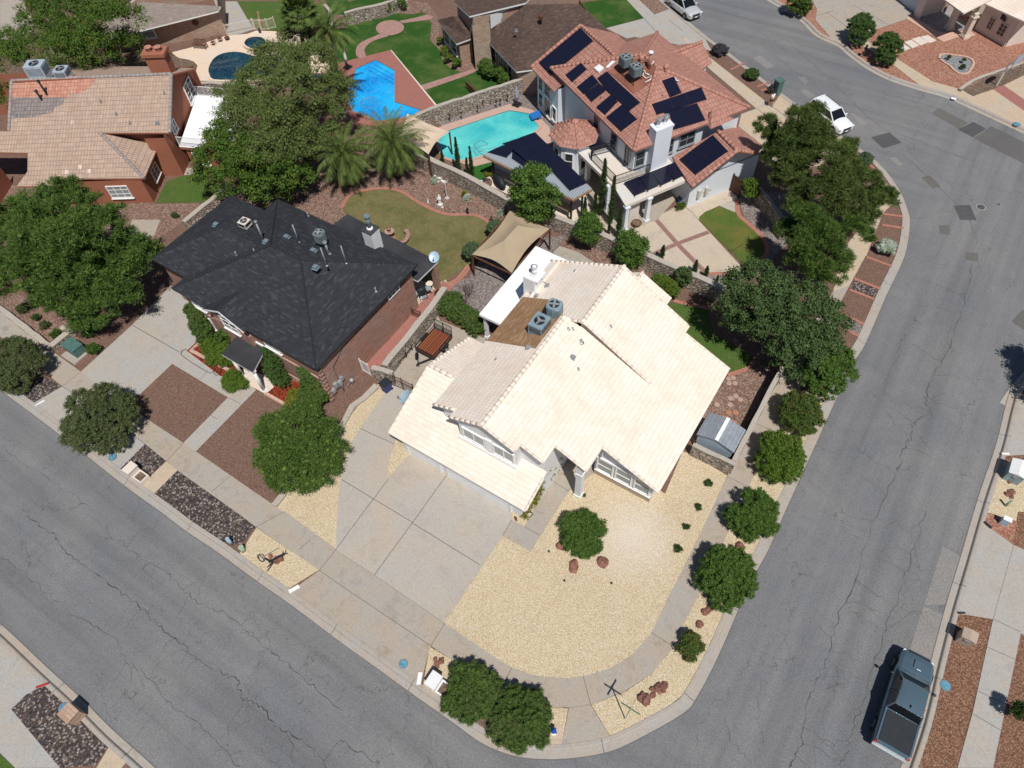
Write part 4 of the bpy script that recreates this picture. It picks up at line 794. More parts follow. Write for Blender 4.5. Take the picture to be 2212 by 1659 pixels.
# patio cover
pc=thing('patio_cover','flat white patio roof on the uphill side of the cream tiled house','patio cover',(-20.5,31,0))
b=MB(); pz_=[V(-22.15,27.15,3),V(-19.15,27.15,3),V(-19.15,33.2,3),V(-19.0,35.4,3),V(-22.25,35.5,3)]; b.slab(pz_,.12); b.build('roof_panel',MT['mem_white'],pc)
b=MB()
for a,c in ((pz_[0],pz_[1]),(pz_[0],pz_[4]),(pz_[4],pz_[3])): b.bar(a+V(0,0,-.1),c+V(0,0,-.1),.06,.22)
b.build('fascia',MT['white'],pc)
for x,y in ((-21.85,27.45),(-21.9,31.2),(-21.95,35.2)):
    b=MB(); b.box((x,y,1.4),(.26,.26,2.8)); b.box((x,y,.15),(.36,.36,.3)); b.box((x,y,2.7),(.38,.38,.12)); b.build('post',MT['st_white'],pc)
b=MB(); b.slab([V(-18.9,33.4,3.6),V(-16.8,33.4,3.6),V(-16.8,35.3,3.3),V(-18.9,35.3,3.3)],.15); b.build('porch_roof',MT['mem_white'],WH)
# AC units: two on the shingle section
def ac_square(loc,w,d,h,rz,label,mat='aclight',name='ac_unit',stand=0.0,group=None):
    t=thing(name,label,'air conditioner',loc,rz,group)
    b=MB(); b.box((0,0,stand+h/2),(w,d,h)); b.build('casing',MT[mat],t,local=True,bevel=.02)
    r=min(w,d)*.36; b=MB(); b.cyl((0,0,stand+h),r,.02,24); 
    for i in range(3): 
        a=i*2.094+.4; b.box((r*.5*math.cos(a),r*.5*math.sin(a),stand+h+.03),(r*.9,.16,.012),a,1)
    b.cyl((0,0,stand+h+.03),.1,.03,12,1); b.build('fan',[MT['fan'],MT['grey']],t,local=True)
    b=MB()
    for k in range(1,5): 
        rr=r*k/4; n=24; b.tube([V(rr*math.cos(2*math.pi*i/n),rr*math.sin(2*math.pi*i/n),stand+h+.055) for i in range(n+1)],.008,4)
    b.build('grille',MT['black'],t,local=True)
    b=MB()
    for s in (-1,1):
        for i in range(7): b.box((0,s*(d/2+.006),stand+h*.42+i*h*.07),(w*.86,.012,.02)); b.box((s*(w/2+.006),0,stand+h*.42+i*h*.07),(.012,d*.86,.02))
    b.build('louvre',MT['fan'],t,local=True)
    if stand>0:
        b=MB()
        for x in(-1,1):
            for y in(-1,1): b.bar((x*w*.42,y*d*.42,-.25),(x*w*.42,y*d*.42,stand),.05)
        b.bar((-w*.42,-d*.42,stand-.03),(w*.42,-d*.42,stand-.03),.06); b.bar((-w*.42,d*.42,stand-.03),(w*.42,d*.42,stand-.03),.06); b.build('stand',MT['black'],t,local=True)
    return t
def ac_round(loc,w,h,rz,label,mat='acblue',stand=0.0,group=None):
    t=thing('ac_condenser',label,'air conditioner',loc,rz,group); b=MB(); n=24; k=5
    ring=lambda s,z:[V(*( (math.copysign(abs(math.cos(a))**(2/k),math.cos(a))*s, math.copysign(abs(math.sin(a))**(2/k),math.sin(a))*s, z))) for a in [2*math.pi*i/n for i in range(n)]]
    rs=[ring(w/2*.97,stand),ring(w/2,stand+.05),ring(w/2,stand+h-.08),ring(w/2*.93,stand+h)]
    for r0,r1 in zip(rs,rs[1:]):
        for i in range(n): b.face([r0[i],r0[(i+1)%n],r1[(i+1)%n],r1[i]],smooth=True)
    b.face(rs[-1],up=(0,0,1)); b.build('casing',MT[mat],t,local=True)
    b=MB(); r=w*.36; b.cyl((0,0,stand+h),r,.02,24)
    for i in range(4): a=i*1.57+.3; b.box((r*.5*math.cos(a),r*.5*math.sin(a),stand+h+.03),(r*.85,.15,.012),a,1)
    b.cyl((0,0,stand+h+.03),.1,.03,12,1); b.build('fan',[MT['fan'],MT['grey']],t,local=True)
    b=MB()
    for i in range(n):
        p=ring(w/2+.006,0)[i]; b.bar(p+V(0,0,stand+.12),p+V(0,0,stand+h-.14),.014)
    b.build('louvre',MT['fan'],t,local=True)
    if stand>0:
        b=MB()
        for x in(-1,1):
            for y in(-1,1): b.bar((x*w*.4,y*w*.4,-.3),(x*w*.4,y*w*.4,stand),.05)
        b.bar((-w*.4,-w*.4,stand-.02),(w*.4,-w*.4,stand-.02),.05);b.bar((-w*.4,w*.4,stand-.02),(w*.4,w*.4,stand-.02),.05); b.build('stand',MT['black'],t,local=True)
    return t
ac_square((-15.9,25.72,6.45),1.05,1.3,1.1,0,'pale blue square air conditioning unit on the light brown shingles','acblue',stand=.05)
ac_round((-15.68,27.25,6.55),1.0,1.3,.1,'taller rounded blue grey condenser beside the square unit on the light brown shingles',stand=.05)
# ---------- black roofed house ----------
BH=thing('brick_house','pinkish brick house with charcoal shingle hip roof and white porch columns','house',(-35.5,21.8,0))
e=4.9; x0,x1,y0,y1=-42.75,-28.05,15.95,27.6; hy=(y0+y1)/2; sl=.42; zrg=e+sl*(hy-y0); xa,xb=x0+(hy-y0),x1-(hy-y0)
b=MB(); A=V(xa,hy,zrg);B=V(xb,hy,zrg); c=[V(x0,y0,e),V(x1,y0,e),V(x1,y1,e),V(x0,y1,e)]
b.face([c[0],c[1],B,A],up=(0,0,1)); b.face([c[1],c[2],B],up=(0,0,1)); b.face([c[2],c[3],A,B],up=(0,0,1)); b.face([c[3],c[0],A],up=(0,0,1))
for i in range(4):
    p,q=c[i],c[(i+1)%4]; b.face([p,q,q-V(0,0,.2),p-V(0,0,.2)],1)
b.face([p-V(0,0,.2) for p in c],1,up=(0,0,-1))
# left wing hip
wx0,wx1,wy0,wy1=-46.6,-40.5,17.25,26.0; wc=[V(wx0,wy0,e-.01),V(wx1,wy0,e-.01),V(wx1,wy1,e-.01),V(wx0,wy1,e-.01)]; wm=(wy0+wy1)/2; d=(wy1-wy0)/2; WA=V(wx0+d,wm,e+sl*d); WB=V(wx1+2,wm,e+sl*d)
b.face([wc[0],wc[1]+V(2,0,0),WB,WA],up=(0,0,1)); b.face([wc[3],wc[2]+V(2,0,0),WB,WA],up=(0,0,1)); b.face([wc[3],wc[0],WA],up=(0,0,1)); b.face([p-V(0,0,.2) for p in wc],1,up=(0,0,-1))
for i in (0,2,3):
    p,q=wc[i],wc[(i+1)%4]; b.face([p,q,q-V(0,0,.2),p-V(0,0,.2)],1)
# front cross gable over the tall window
G0,G1,GX=-39.0,-34.9,-36.9; gz=e+1.05
b.face([V(G0-.1,y0-.25,e+.0),V(GX,y0-.25,gz),V(GX,y0+2.4,gz),V(G0-.1,y0+.1,e+.05)],up=(0,0,1)); b.face([V(G1+.1,y0-.25,e),V(GX,y0-.25,gz),V(GX,y0+2.4,gz),V(G1+.1,y0+.1,e+.05)],up=(0,0,1))
b.build('roof',[MT['s_black'],MT['black']],BH)
caps(BH,[(c[1]+V(0,0,.02),B+V(0,0,.03)),(A+V(0,0,.03),B+V(0,0,.03)),(c[0]+V(0,0,.02),A+V(0,0,.03)),(c[2]+V(0,0,.02),B+V(0,0,.03)),(c[3]+V(0,0,.02),A+V(0,0,.03))],'s_black',.06,'hip_cap',.3)
b=MB(); b.walls([V(x0+.4,y0+.4,e-.15),V(x1-.45,y0+.4,e-.15),V(x1-.45,y1-.4,e-.15),V(x0+.4,y1-.4,e-.15)]); b.walls([V(wx0+.4,wy0+.4,e-.15),V(x0+.4,wy0+.4,e-.15),V(x0+.4,wy1-.4,e-.15),V(wx0+.4,wy1-.4,e-.15)])
b.face([V(G0+.15,y0+.05,e-.8),V(G1-.15,y0+.05,e-.8),V(G1-.15,y0+.05,e+.05),V(GX,y0+.05,gz-.1),V(G0+.15,y0+.05,e+.05)],up=(0,-1,0))
b.box(((G0+G1)/2,y0+.22,1.9),(G1-G0-.3,.34,3.8)); b.build('wall',MT['b_pink'],BH)
b=MB(); b.bar((G0-.1,y0-.27,e-.05),(GX,y0-.27,gz-.05),.04,.12); b.bar((G1+.1,y0-.27,e-.05),(GX,y0-.27,gz-.05),.04,.12); b.build('white_trim',MT['white'],BH); b=MB(); b.box((-35.47,y0+.33,2.95),(2.9,.12,.16)); b.build('porch_flashing',MT['white'],BH)
window(BH,(-37.7,y0+.05),(-36.1,y0+.05),3.45,5.0,(0,-1),2,3,fw=.045)
yf=y0+.4
for xa_,xb_,z0,z1 in ((-41.6,-40.4,1.0,2.3),(-41.6,-40.2,3.3,3.9),(-33.9,-32.3,3.3,3.9),(-31.2,-29.9,.8,2.3)): window(BH,(xa_,yf),(xb_,yf),z0,z1,(0,-1),2,1)
b=MB(); b.box((-40.9,yf-.02,2.85),(3.0,.08,.2)); b.box((-31.4,yf-.02,2.75),(5.2,.08,.2)); b.box((-34,yf-.02,.25),(11,.06,.5)); b.build('brick_band',MT['paver_pink'],BH)
xs=x1-.45
window(BH,(xs,24.2),(xs,25.6),3.75,4.25,(1,0),3,1,sill=False)
# porch
p=[P(q,2.7) for q in FP('z6 655,830 1065,1068 1235,745 885,557')]; b=MB(); b.slab(p,.16,0,1); b.build('porch_roof',[MT['mem_black'],MT['white']],BH)
for s in ('z6 1212,1300','z6 940,1118'):
    c_=g1(s); b=MB(); b.cyl(c_,.13,2.55,16); b.box(c_+V(0,0,.06),(.36,.36,.12)); b.box(c_+V(0,0,2.5),(.34,.34,.1)); b.build('porch_column',MT['white'],BH)
# quoins at the corner
b=MB()
for k in range(9): b.box((xs+.01,yf-.01,.35+k*.45),(.35,.35,.2))
b.build('corner_brick',MT['b_pink'],BH)
plf=plane((0,y0,e),-90,sl); plr=plane((x1,0,e),0,sl); plb=plane((0,y1,e),90,sl); pll=plane((x0,0,e),180,sl); wpf=plane((0,wy0,e),-90,sl); wpl=plane((wx0,0,e),180,sl)
for s,pl,h,r in (('z7 1095,440',plb,1.75,.05),('z7 1320,630',plf,1.75,.05),('z7 1478,610',plr,1.75,.05),('z7 810,430',pll,1.9,.07),('z7 1335,535',plb,1.15,.09)): vent_pipe(BH,onp(s,pl)[0],h,r,'galv','vent_pipe',cap=(r>.06))
for s,pl,h in (('z7 475,525',pll,.4),('z7 590,548',pll,.4),('z7 685,428',pll,.35),('z7 735,518',pll,.3),('z7 1170,228',plb,.4),('z7 1718,838',plr,.4)): vent_pipe(BH,onp(s,pl)[0],h,.05,'galv')
for s,pl in (('z7 425,305',wpl),('z7 600,485',pll),('z7 832,442',pll),('z7 995,405',plb),('z7 1212,515',plb),('z7 1232,650',plf)): boxvent(BH,onp(s,pl)[0],.1,'vent',.3)
t=onp('z7 1290,470',plb)[0]; ac_round((t.x,t.y,t.z),.8,.85,.2,'grey condenser with open top standing beside tall pipes on the charcoal roof','acgreen',stand=.55)
t=onp('z7 668,315',plane((0,wy1,e),90,sl))[0]; ac_square((t.x,t.y,t.z),.75,.75,.5,.1,'small condenser with pale top on the far charcoal wing','mem_pale',stand=.1)
# chimney box
cb=onp('z7 1700,492',plb)[0]; b=MB(); b.box((cb.x-.35,cb.y+.45,cb.z+.5),(.95,.95,2.0)); b.build('chimney',MT['white'],BH)
for k in range(8):
    b=MB(); b.box((cb.x-.35-.42+k*.12,cb.y+.45-.48,cb.z+.5),(.02,.02,1.98)); b.box((cb.x-.35+.48,cb.y+.45-.42+k*.12,cb.z+.5),(.02,.02,1.98)); b.build('chimney_rib',MT['grey'],BH)
b=MB(); q=V(cb.x-.35,cb.y+.45,cb.z+1.5); b.slab([q+V(-.52,-.52,.06),q+V(.52,-.52,.06),q+V(.52,.52,.06),q+V(-.52,.52,.06)],.06); b.build('chimney_cap',MT['mem_black'],BH); b=MB(); b.cyl(q+V(0,0,.06),.3,.16,16,r2=.2); b.cyl(q+V(0,0,.2),.17,1.1,16,1); b.cyl(q+V(0,0,1.2),.24,.14,16,1); b.build('flue',[MT['white'],MT['vent']],BH)
# rear patio roof
p=[V(-38.6,y1-.5,3.1),V(-28.2,y1-.2,3.1),V(-28.15,30.05,3.0),V(-38.2,30.6,3.0)]; b=MB(); b.slab(p,.15,0,1); b.build('patio_roof',[MT['mem_black'],MT['white']],BH)
for x in (-28.45,-38): b=MB(); b.box((x,29.75,1.45),(.42,.42,2.9)); b.build('patio_pillar',MT['b_pink'],BH)
# meters on the side wall
b=MB(); m0=g1('z4 700,850'); 
for dy,z,w_,h_ in ((-.9,1.0,.35,.4),(-.55,1.3,.3,.55),(-.15,1.1,.35,.5),(.15,1.35,.25,.35)): b.box((xs+.12,m0.y+dy,z),(.22,w_,h_))
b.cyl((xs+.2,m0.y-.1,0),.05,1.6,8); b.build('electric_meter',MT['grey'],BH)
b=MB(); b.tube([V(xs+.05,m0.y-.1,1.5),V(xs+.05,m0.y-.1,3.0),V(xs+.05,m0.y+1.3,3.9),V(xs+.05,m0.y+9,4.0)],.022,5); b.tube([V(xs+.05,m0.y-.9,.7),V(xs+.05,m0.y-1.3,.9),V(xs+.05,m0.y-1.5,3.9)],.022,5); b.build('cable',MT['black'],BH)
b=MB(); b.blob((xs+.35,m0.y+.75,.55),.2,10,8); b.tube([V(xs+.35,m0.y+.75,.3),V(xs+.35,m0.y+.75,0)],.04,6); b.tube([V(xs+.35,m0.y+.55,.4),V(xs+.3,m0.y+.3,.5),V(xs+.3,m0.y+.3,0)],.03,6); b.build('gas_meter',MT['grey'],BH)
# ---------- terracotta house ----------
RH=thing('terracotta_house','two storey pale blue white house with terracotta hip roof and many solar panels','house',(-22,55,0))
a=R_(60.2); U=V(math.cos(a),math.sin(a),0); VV=V(-math.sin(a),math.cos(a),0); O=V(-19.68,47.21,0)
L_=lambda u,v,z=0: O+U*u+VV*v+V(0,0,z)
ez=5.5; W_,D_=12.2,14.5; sr=.42; hh=W_/2
pF=plane(L_(0,0,ez),60.2+180,sr); pR_=plane(L_(0,0,ez),60.2-90,sr); pBk=plane(L_(W_,0,ez),60.2,sr); pLf=plane(L_(0,D_,ez),150.2,sr)
A=L_(hh,hh,ez+sr*hh); B=L_(hh,D_-hh,ez+sr*hh); c=[L_(0,0,ez),L_(W_,0,ez),L_(W_,D_,ez),L_(0,D_,ez)]
b=MB(); b.face([c[3],c[0],A,B],up=(0,0,1)); b.face([c[0],c[1],A],up=(0,0,1)); b.face([c[1],c[2],B,A],up=(0,0,1)); b.face([c[2],c[3],B],up=(0,0,1)); b.face([p-V(0,0,.18) for p in c],1,up=(0,0,-1))
for i in range(4): p,q=c[i],c[(i+1)%4]; b.face([p,q,q-V(0,0,.18),p-V(0,0,.18)],0)
# wing
pW=plane(P(FP('z1 745,90')[0],7.1),240.2,.48); pW2=plane(P(FP('z1 745,90')[0],7.1),60.2,.48)
wp=onp('z1 205,545 450,800',pW); wA=P(FP('z1 745,90')[0],7.1); wr=wA-VV*6.0
b.slab([wp[0],wp[1],wp[1]+U*.9*1+V(0,0,.43),wr+(-U*.2)-V(0,0,.1),wr,wA],.15,0,0); wb=onp('z1 1235,225',pW2)[0]; b.slab([wA,wr,wr+U*4.2-V(0,0,2.0),wA+U*4.2-V(0,0,2.0)],.15,0,0)
# garage wing
gD=P(FP('z2 1770,290')[0],5.2); pG=plane(gD,240.2,.5); pG2=plane(gD,60.2,.5); gl=onp('z2 1165,345 1345,625 1770,290 1590,110',pG); b.slab(gl,.15,0,0); gr=onp('z2 1590,110 1770,290 1945,315 2010,245 1780,60',pG2); b.slab(gr,.15,0,0)
# small hip bump and upper little wing
t3=FP('t02 150,795 182,837 335,770 190,697'); q=[P(t3[0],5.35),P(t3[1],5.25),P(t3[2],5.35),P(t3[3],6.5)]; b.face([q[0],q[1],q[3]],up=(0,0,1)); b.face([q[1],q[2],q[3]],up=(0,0,1)); b.face([q[0]-V(0,0,.02),q[1]-V(0,0,.02),q[2]-V(0,0,.02)],up=(0,0,-1))
q=FP('z1 2050,270 2160,485 2040,570 1700,400 1745,305'); zz=(5.6,4.4,4.3,5.9,5.0); q=[P(p,z) for p,z in zip(q,zz)]; b.slab([q[0],q[1],q[2],q[3]],.12,0,0); b.slab([q[0],q[3],q[4]],.12,0,0)
b.build('roof',[MT['r_terra'],MT['st_bluewhite']],RH)
caps(RH,[(c[0],A),(c[1],A),(c[2],B),(c[3],B),(A,B),(wA,wr),(gl[3]+V(0,0,.03),gl[2]+V(0,0,.03)),(gl[1]+V(0,0,.03),gl[2]+V(0,0,.03)),(gl[2]+V(0,0,.03),gr[2]+V(0,0,.03)),(wp[0]+V(0,0,.03),wA+V(0,0,.03)),(q[0],q[3])],'cap_terra',.17)
b=MB(); fl=onp('z1 1040,590 1150,500 1480,412 1560,505 1510,700 1312,828',pF); b.slab([p+V(0,0,.06) for p in fl],.1); b.build('flat_section',MT['mem_terra'],RH)
b=MB(); ww=[L_(.5,.5,5.35),L_(W_-.5,.5,5.35),L_(W_-.5,D_-.5,5.35),L_(.5,D_-.5,5.35)]; b.walls(ww)
w1=wp[0]+U*.5-VV*.4; w2=wp[1]+U*.5; b.walls([V(w1.x,w1.y,4.45),V(w2.x,w2.y,4.45),*[V(x.x,x.y,4.45) for x in (w2+U*8.5,w1+U*8.5)]]); wm_=w1+U*4.5; b.face([V(w1.x,w1.y,4.4),V(wm_.x,wm_.y,6.8),V((w1+U*8.5).x,(w1+U*8.5).y,4.4)],up=tuple(VV))
g0=V(-14.75,49.2,0); gu=g0+U*3.64; g2_=g0+U*7.3; k_=VV*3.6
b.face([g0,gu,gu+V(0,0,4.85),g0+V(0,0,3.1)],up=(.87,-.5,0)); b.face([gu,g2_,g2_+V(0,0,3.1),gu+V(0,0,4.85)],up=(.87,-.5,0)); b.face([g0,g0+k_,g0+k_+V(0,0,3.1),g0+V(0,0,3.1)],up=tuple(-U)); b.face([g2_,g2_+k_,g2_+k_+V(0,0,3.1),g2_+V(0,0,3.1)],up=tuple(U))
q4=[V(p.x,p.y,4.2) for p in q[:3]]; b.walls([q4[0]-U*.5,q4[1]-U*.6,q4[2]-U*.2,q4[2]-U*2.5,q4[0]-U*2.5])
b.build('wall',MT['st_bluewhite'],RH)
b=MB(); b.bar(g0-VV*.03+V(0,0,3.1)-V(0,0,0),g2_-VV*.03+V(0,0,3.1),.06,.06); b.build('wall_band',MT['vent'],RH)
# deck
dz=2.9; dp=[P(p,dz) for p in FP('z2 210,220 640,640 735,800 1335,545 1130,350 945,495 765,470 640,330 460,170')]
b=MB(); b.slab(dp,.3); b.build('flat_deck',MT['mem_pale'],RH)
for s in ('z2 722,1022','z2 922,935'): c_=g1(s)+V(0,0,0); b=MB(); b.box(c_+V(0,0,1.35),(.36,.36,2.7),a); b.box(c_+V(0,0,.1),(.5,.5,.2),a); b.box(c_+V(0,0,2.6),(.5,.5,.14),a); b.build('column',MT['st_bluewhite'],RH)
for s in ('z2 230,440','z2 380,560','z2 560,830'): c_=g1(s); b=MB(); b.box(c_+V(0,0,1.35),(.4,.4,2.7),a); b.build('column',MT['st_bluewhite'],RH)
def railing(parent,pts,h,mat='black',name='railing',step=.13,r=.012,top=.025,z0=.08):
    b=MB(); pts=[Vector(p) for p in pts]
    for p,q in zip(pts,pts[1:]):
        b.bar(p+V(0,0,h),q+V(0,0,h),top*2); b.bar(p+V(0,0,z0),q+V(0,0,z0),top*1.4); n=max(2,int((q-p).length/step))
        for i in range(n+1): x=p+(q-p)*(i/n); b.bar(x+V(0,0,z0),x+V(0,0,h),r*2)
        for x in (p,q): b.bar(x,x+V(0,0,h+.04),top*2.2)
    return b.build(name,MT[mat],parent)
railing(RH,[P(p,dz) for p in FP('z2 605,295 415,345 420,380 640,605 950,495')],.95,'black')
# chimney
zt=6.9; q=[P(p,zt) for p in FP('z1 1485,1165 1560,1245 1755,1165')]; q.append(q[0]+q[2]-q[1]); b=MB(); b.walls([V(p.x,p.y,zt-.1) for p in [q[1]+(p-q[1])*.94 for p in q]],2.8); b.slab([p+V(0,0,.05) for p in q],.16); b.build('chimney',MT['st_bluewhite'],RH)
ctr=sum(q,V(0,0,0))/4; ax=(q[2]-q[1]).normalized()
for s in (-.38,.38): c_=ctr+ax*s+V(0,0,.05); b=MB(); b.cyl(c_,.26,.12,16,r2=.22); b.cyl(c_+V(0,0,.1),.15,.5,16); b.cyl(c_+V(0,0,.45),.24,.3,16,1,r2=.24); b.build('flue',[MT['white'],MT['galv']],RH)
# turret
tc=V(-26.55,49.25,0); rr=2.35; ring=[tc+V(rr*math.cos(a+R_(22.5+45*i)),rr*math.sin(a+R_(22.5+45*i)),3.5) for i in range(8)]; ap=tc+V(0,0,4.95); b=MB()
for i in range(8): b.face([ring[i],ring[(i+1)%8],ap],up=(0,0,1)); 
b.face([p-V(0,0,.02) for p in ring],1,up=(0,0,-1)); b.build('turret_roof',[MT['r_terra'],MT['st_bluewhite']],RH); caps(RH,[(p,ap) for p in ring],'cap_terra',.1,'turret_cap')
b=MB(); b.walls([tc+(V(p.x,p.y,0)-V(tc.x,tc.y,0))*.84+V(0,0,3.45) for p in ring]); b.build('turret_wall',MT['st_bluewhite'],RH)
for i in (3,4,5): 
    p=tc+(V(ring[i].x,ring[i].y,0)-tc)*.84; q2=tc+(V(ring[(i+1)%8].x,ring[(i+1)%8].y,0)-tc)*.84; n=(p+q2)/2-tc; window(RH,(p+(q2-p)*.22),(p+(q2-p)*.78),.9,2.7,(n.x,n.y),1,2)
# windows on the pale walls
fn=-U; rn=-VV
def wl(u0,u1,v0,v1,z0,z1,n,c=1,r=2,fm='grey'): window(RH,L_(u0,v0),L_(u1,v1),z0,z1,(n.x,n.y),c,r,fm=fm)
wl(.5,.5,6.2,7.1,3.3,4.8,fn,1,2); wl(.5,.5,3.1,4.2,3.2,4.9,fn,1,2); wl(.5,.5,1.0,1.9,3.0,5.0,fn,2,4); wl(.6,1.6,.5,.5,3.2,4.8,rn,1,2); wl(4.0,4.6,.5,.5,3.4,4.9,rn); wl(5.2,6.9,.5,.5,3.5,4.9,rn,2,2); wl(.5,.5,12.6,13.7,3.4,4.9,fn,1,2)
b1=w2; 
for k,(f0,f1,z0,z1) in enumerate(((.08,.3,.7,2.2),(.36,.68,.4,2.4),(.75,.95,.7,2.2),(.08,.3,2.5,3.8),(.36,.68,2.6,4.0))): 
    p=w1+(w2-w1)*f0; q2=w1+(w2-w1)*f1; window(RH,p,q2,z0,z1,(fn.x,fn.y),1,2)
# solar panels
def solar(parent,s,pl,off=.14,rail=True):
    p=onp(s,pl) if pl else None; n=pl[1]; top=[x+n*off for x in p]; b=MB()
    u=(top[1]-top[0]).normalized(); v=n.cross(u); uv=[((x-top[0]).dot(u),(x-top[0]).dot(v)) for x in top]; b.face(top,uv=uv,up=tuple(n)); lo=[x-n*.045 for x in top]; b.face(lo[::-1],1)
    for i in range(len(top)): j=(i+1)%len(top); b.face([top[i],top[j],lo[j],lo[i]],1)
    L1=(top[1]-top[0]).length; L2=(top[3]-top[0]).length if len(top)==4 else 0
    if len(top)==4:
        e=n*.004
        for k in range(1,max(1,round(max(L1,L2)/1.7))):
            f=k/max(1,round(max(L1,L2)/1.7))
            if L1>=L2: x,y=top[0].lerp(top[1],f),top[3].lerp(top[2],f)
            else: x,y=top[0].lerp(top[3],f),top[1].lerp(top[2],f)
            b.bar(x+e,y+e,.03,.01,1)
    for x in p: b.bar(x,x+n*off*.7,.04,m=1)
    return b.build('solar_panel',[MT['solar'],MT['solar_frame']],parent)
for s in ('745,130 880,265 425,635 302,500',): solar(RH,'z1 '+s,pW,.18)
for s in ('750,502 810,572 655,705 585,632','868,632 940,712 778,835 708,762','945,722 1022,795 862,920 790,835','1030,597 1150,715 1045,820 930,668','1150,715 1385,930 1270,1018 1150,905 1045,820','1075,848 1145,920 1010,1060 915,980','1192,955 1352,1110 1182,1240 1025,1090'): solar(RH,'z1 '+s,pF)
for s in ('1740,652 1825,825 1705,872 1620,695','2038,768 2095,895 1560,1060 1512,948','1990,938 2080,1120 1735,1225 1710,1085 1640,1040'): solar(RH,'z1 '+s,pR_)
solar(RH,'z2 1545,150 1685,300 1385,515 1240,375',pG)
dkp=plane(L_(0,0,dz),0,0.0)
for s in ('445,187 560,270 440,305 345,240','850,555 930,675 820,722 722,605','965,510 1048,625 942,672 845,560','1085,462 1168,578 1062,628 965,510','1190,418 1285,528 1182,578 1085,462'): solar(RH,'z2 '+s,dkp,.3)
for s,pl in (('z1 1395,500',pF),('z1 1660,600',pR_),('z1 1480,560',pF),('z1 1420,540',pF),('z1 690,715',pF),('z1 965,880',pF),('z1 1628,860',pR_)):
    c_=onp(s,pl)[0]; vent_pipe(RH,c_,.35,.06 if '0,500' not in s else .16,'cap_terra')
for s in ('1395,485','1660,580'): 
    c_=onp('z1 '+s,pF if '1395' in s else pR_)[0]; b=MB(); b.blob(c_+V(0,0,.35),(.24,.24,.28),12,8); b.cyl(c_,.2,.25,12); b.build('turbine_vent',MT['cap_terra'],RH)
b=MB(); c_=onp('z1 1480,560',pF)[0]; b.cyl(c_,.13,1.5,10); b.cyl(c_+V(0,0,1.45),.2,.16,10,1); b.build('flue',[MT['cap_terra'],MT['white']],RH)
b=MB(); b.slab([x+V(0,0,.25) for x in onp('z1 940,535 990,572 935,618 885,575',pF)],.2); b.slab([x+V(0,0,.1) for x in onp('z1 1080,480 1112,488 1035,555 1012,552',pF)],.08); b.build('skylight',MT['white'],RH)
b=MB()
for pts in ('1400,600 1430,595 1440,625 1480,640','1420,620 1410,650 1450,680 1505,650 1495,690 1430,725','1510,480 1530,500 1500,530','1760,670 1770,700 1800,708'): b.tube([x+V(0,0,.15) for x in onp('z1 '+pts,pF if pts[:2]!='17' else pR_)],.045,6)
b.build('white_pipe',MT['white'],RH)
t=onp('z1 1215,590',pF)[0]; ac_round((t.x,t.y,t.z+.1),1.0,.85,a,'grey green condenser at the back of the pair on the terracotta roof',mat='acgreen',stand=.55)
t=onp('z1 1325,690',pF)[0]; ac_round((t.x,t.y,t.z+.1),1.0,.85,a,'grey green condenser at the front of the pair on the terracotta roof',mat='acgreen',stand=.55)
b=MB()
for s in ('z2 1360,695','z2 1430,668'): c_=P(FP(s)[0],.6); d_=(c_-g0).dot(U); c_=g0+U*d_+V(0,0,1.2)-VV*.12; b.box(c_,(.32,.2,.8),a-1.5708+1.5708)
b.build('meter_box',MT['meter_beige'],RH); b=MB(); m_=MB(); b.box(g0+V(0,0,1.05)-VV*.0+U*2.0-VV*.03,(.9,.05,.05),a); b.build('meter_pipe',MT['grey'],RH)
b=MB(); c_=g1('z2 820,960'); b.box(c_+V(0,0,1.1)+VV*.3,(1.0,.06,2.1),R_(60.2)); b.build('screen_panel',MT['mem_pale'],RH)
# pergola with panels
PG=thing('solar_pergola','freestanding corrugated metal pergola covered in dark solar panels beside the turquoise pool','pergola',(-27,44.5,0))
zp=3.0; pp=[P(p,zp) for p in FP('t01 920,1000 1250,858 1622,1220 1500,1287')]; b=MB(); b.slab(pp,.1); b.build('metal_roof',MT['corr'],PG)
b=MB()
for i in range(4): b.bar(pp[i]-V(0,0,.2),pp[(i+1)%4]-V(0,0,.2),.12,.2)
b.build('beam',MT['timber_lt'],PG)
for x in (pp[0]+V(.8,.3,0),pp[1]+V(.2,-.6,0),pp[2]+V(-.6,-.5,0),pp[3]+V(-.3,.35,0)): b=MB(); b.bar(V(x.x,x.y,0),V(x.x,x.y,zp-.2),.15); b.build('post',MT['black'],PG)
pgp=plane(V(pp[0].x,pp[0].y,zp),0,0.0)
for s in ('t01 1255,862 1590,1190 1480,1240 1160,895','t01 1160,897 1340,1085 1265,1110 1045,935','t01 1050,945 1110,985 1070,1025 950,990','t01 1110,972 1205,1055 1185,1085 1105,1030'): solar(PG,s,pgp,.1)
b=MB(); b.box(((pp[0]+pp[3])/2)*1.0+V(0,.6,-1.9),(9,.3,.7),-.11); b.build('counter',MT['st_tan'],PG)
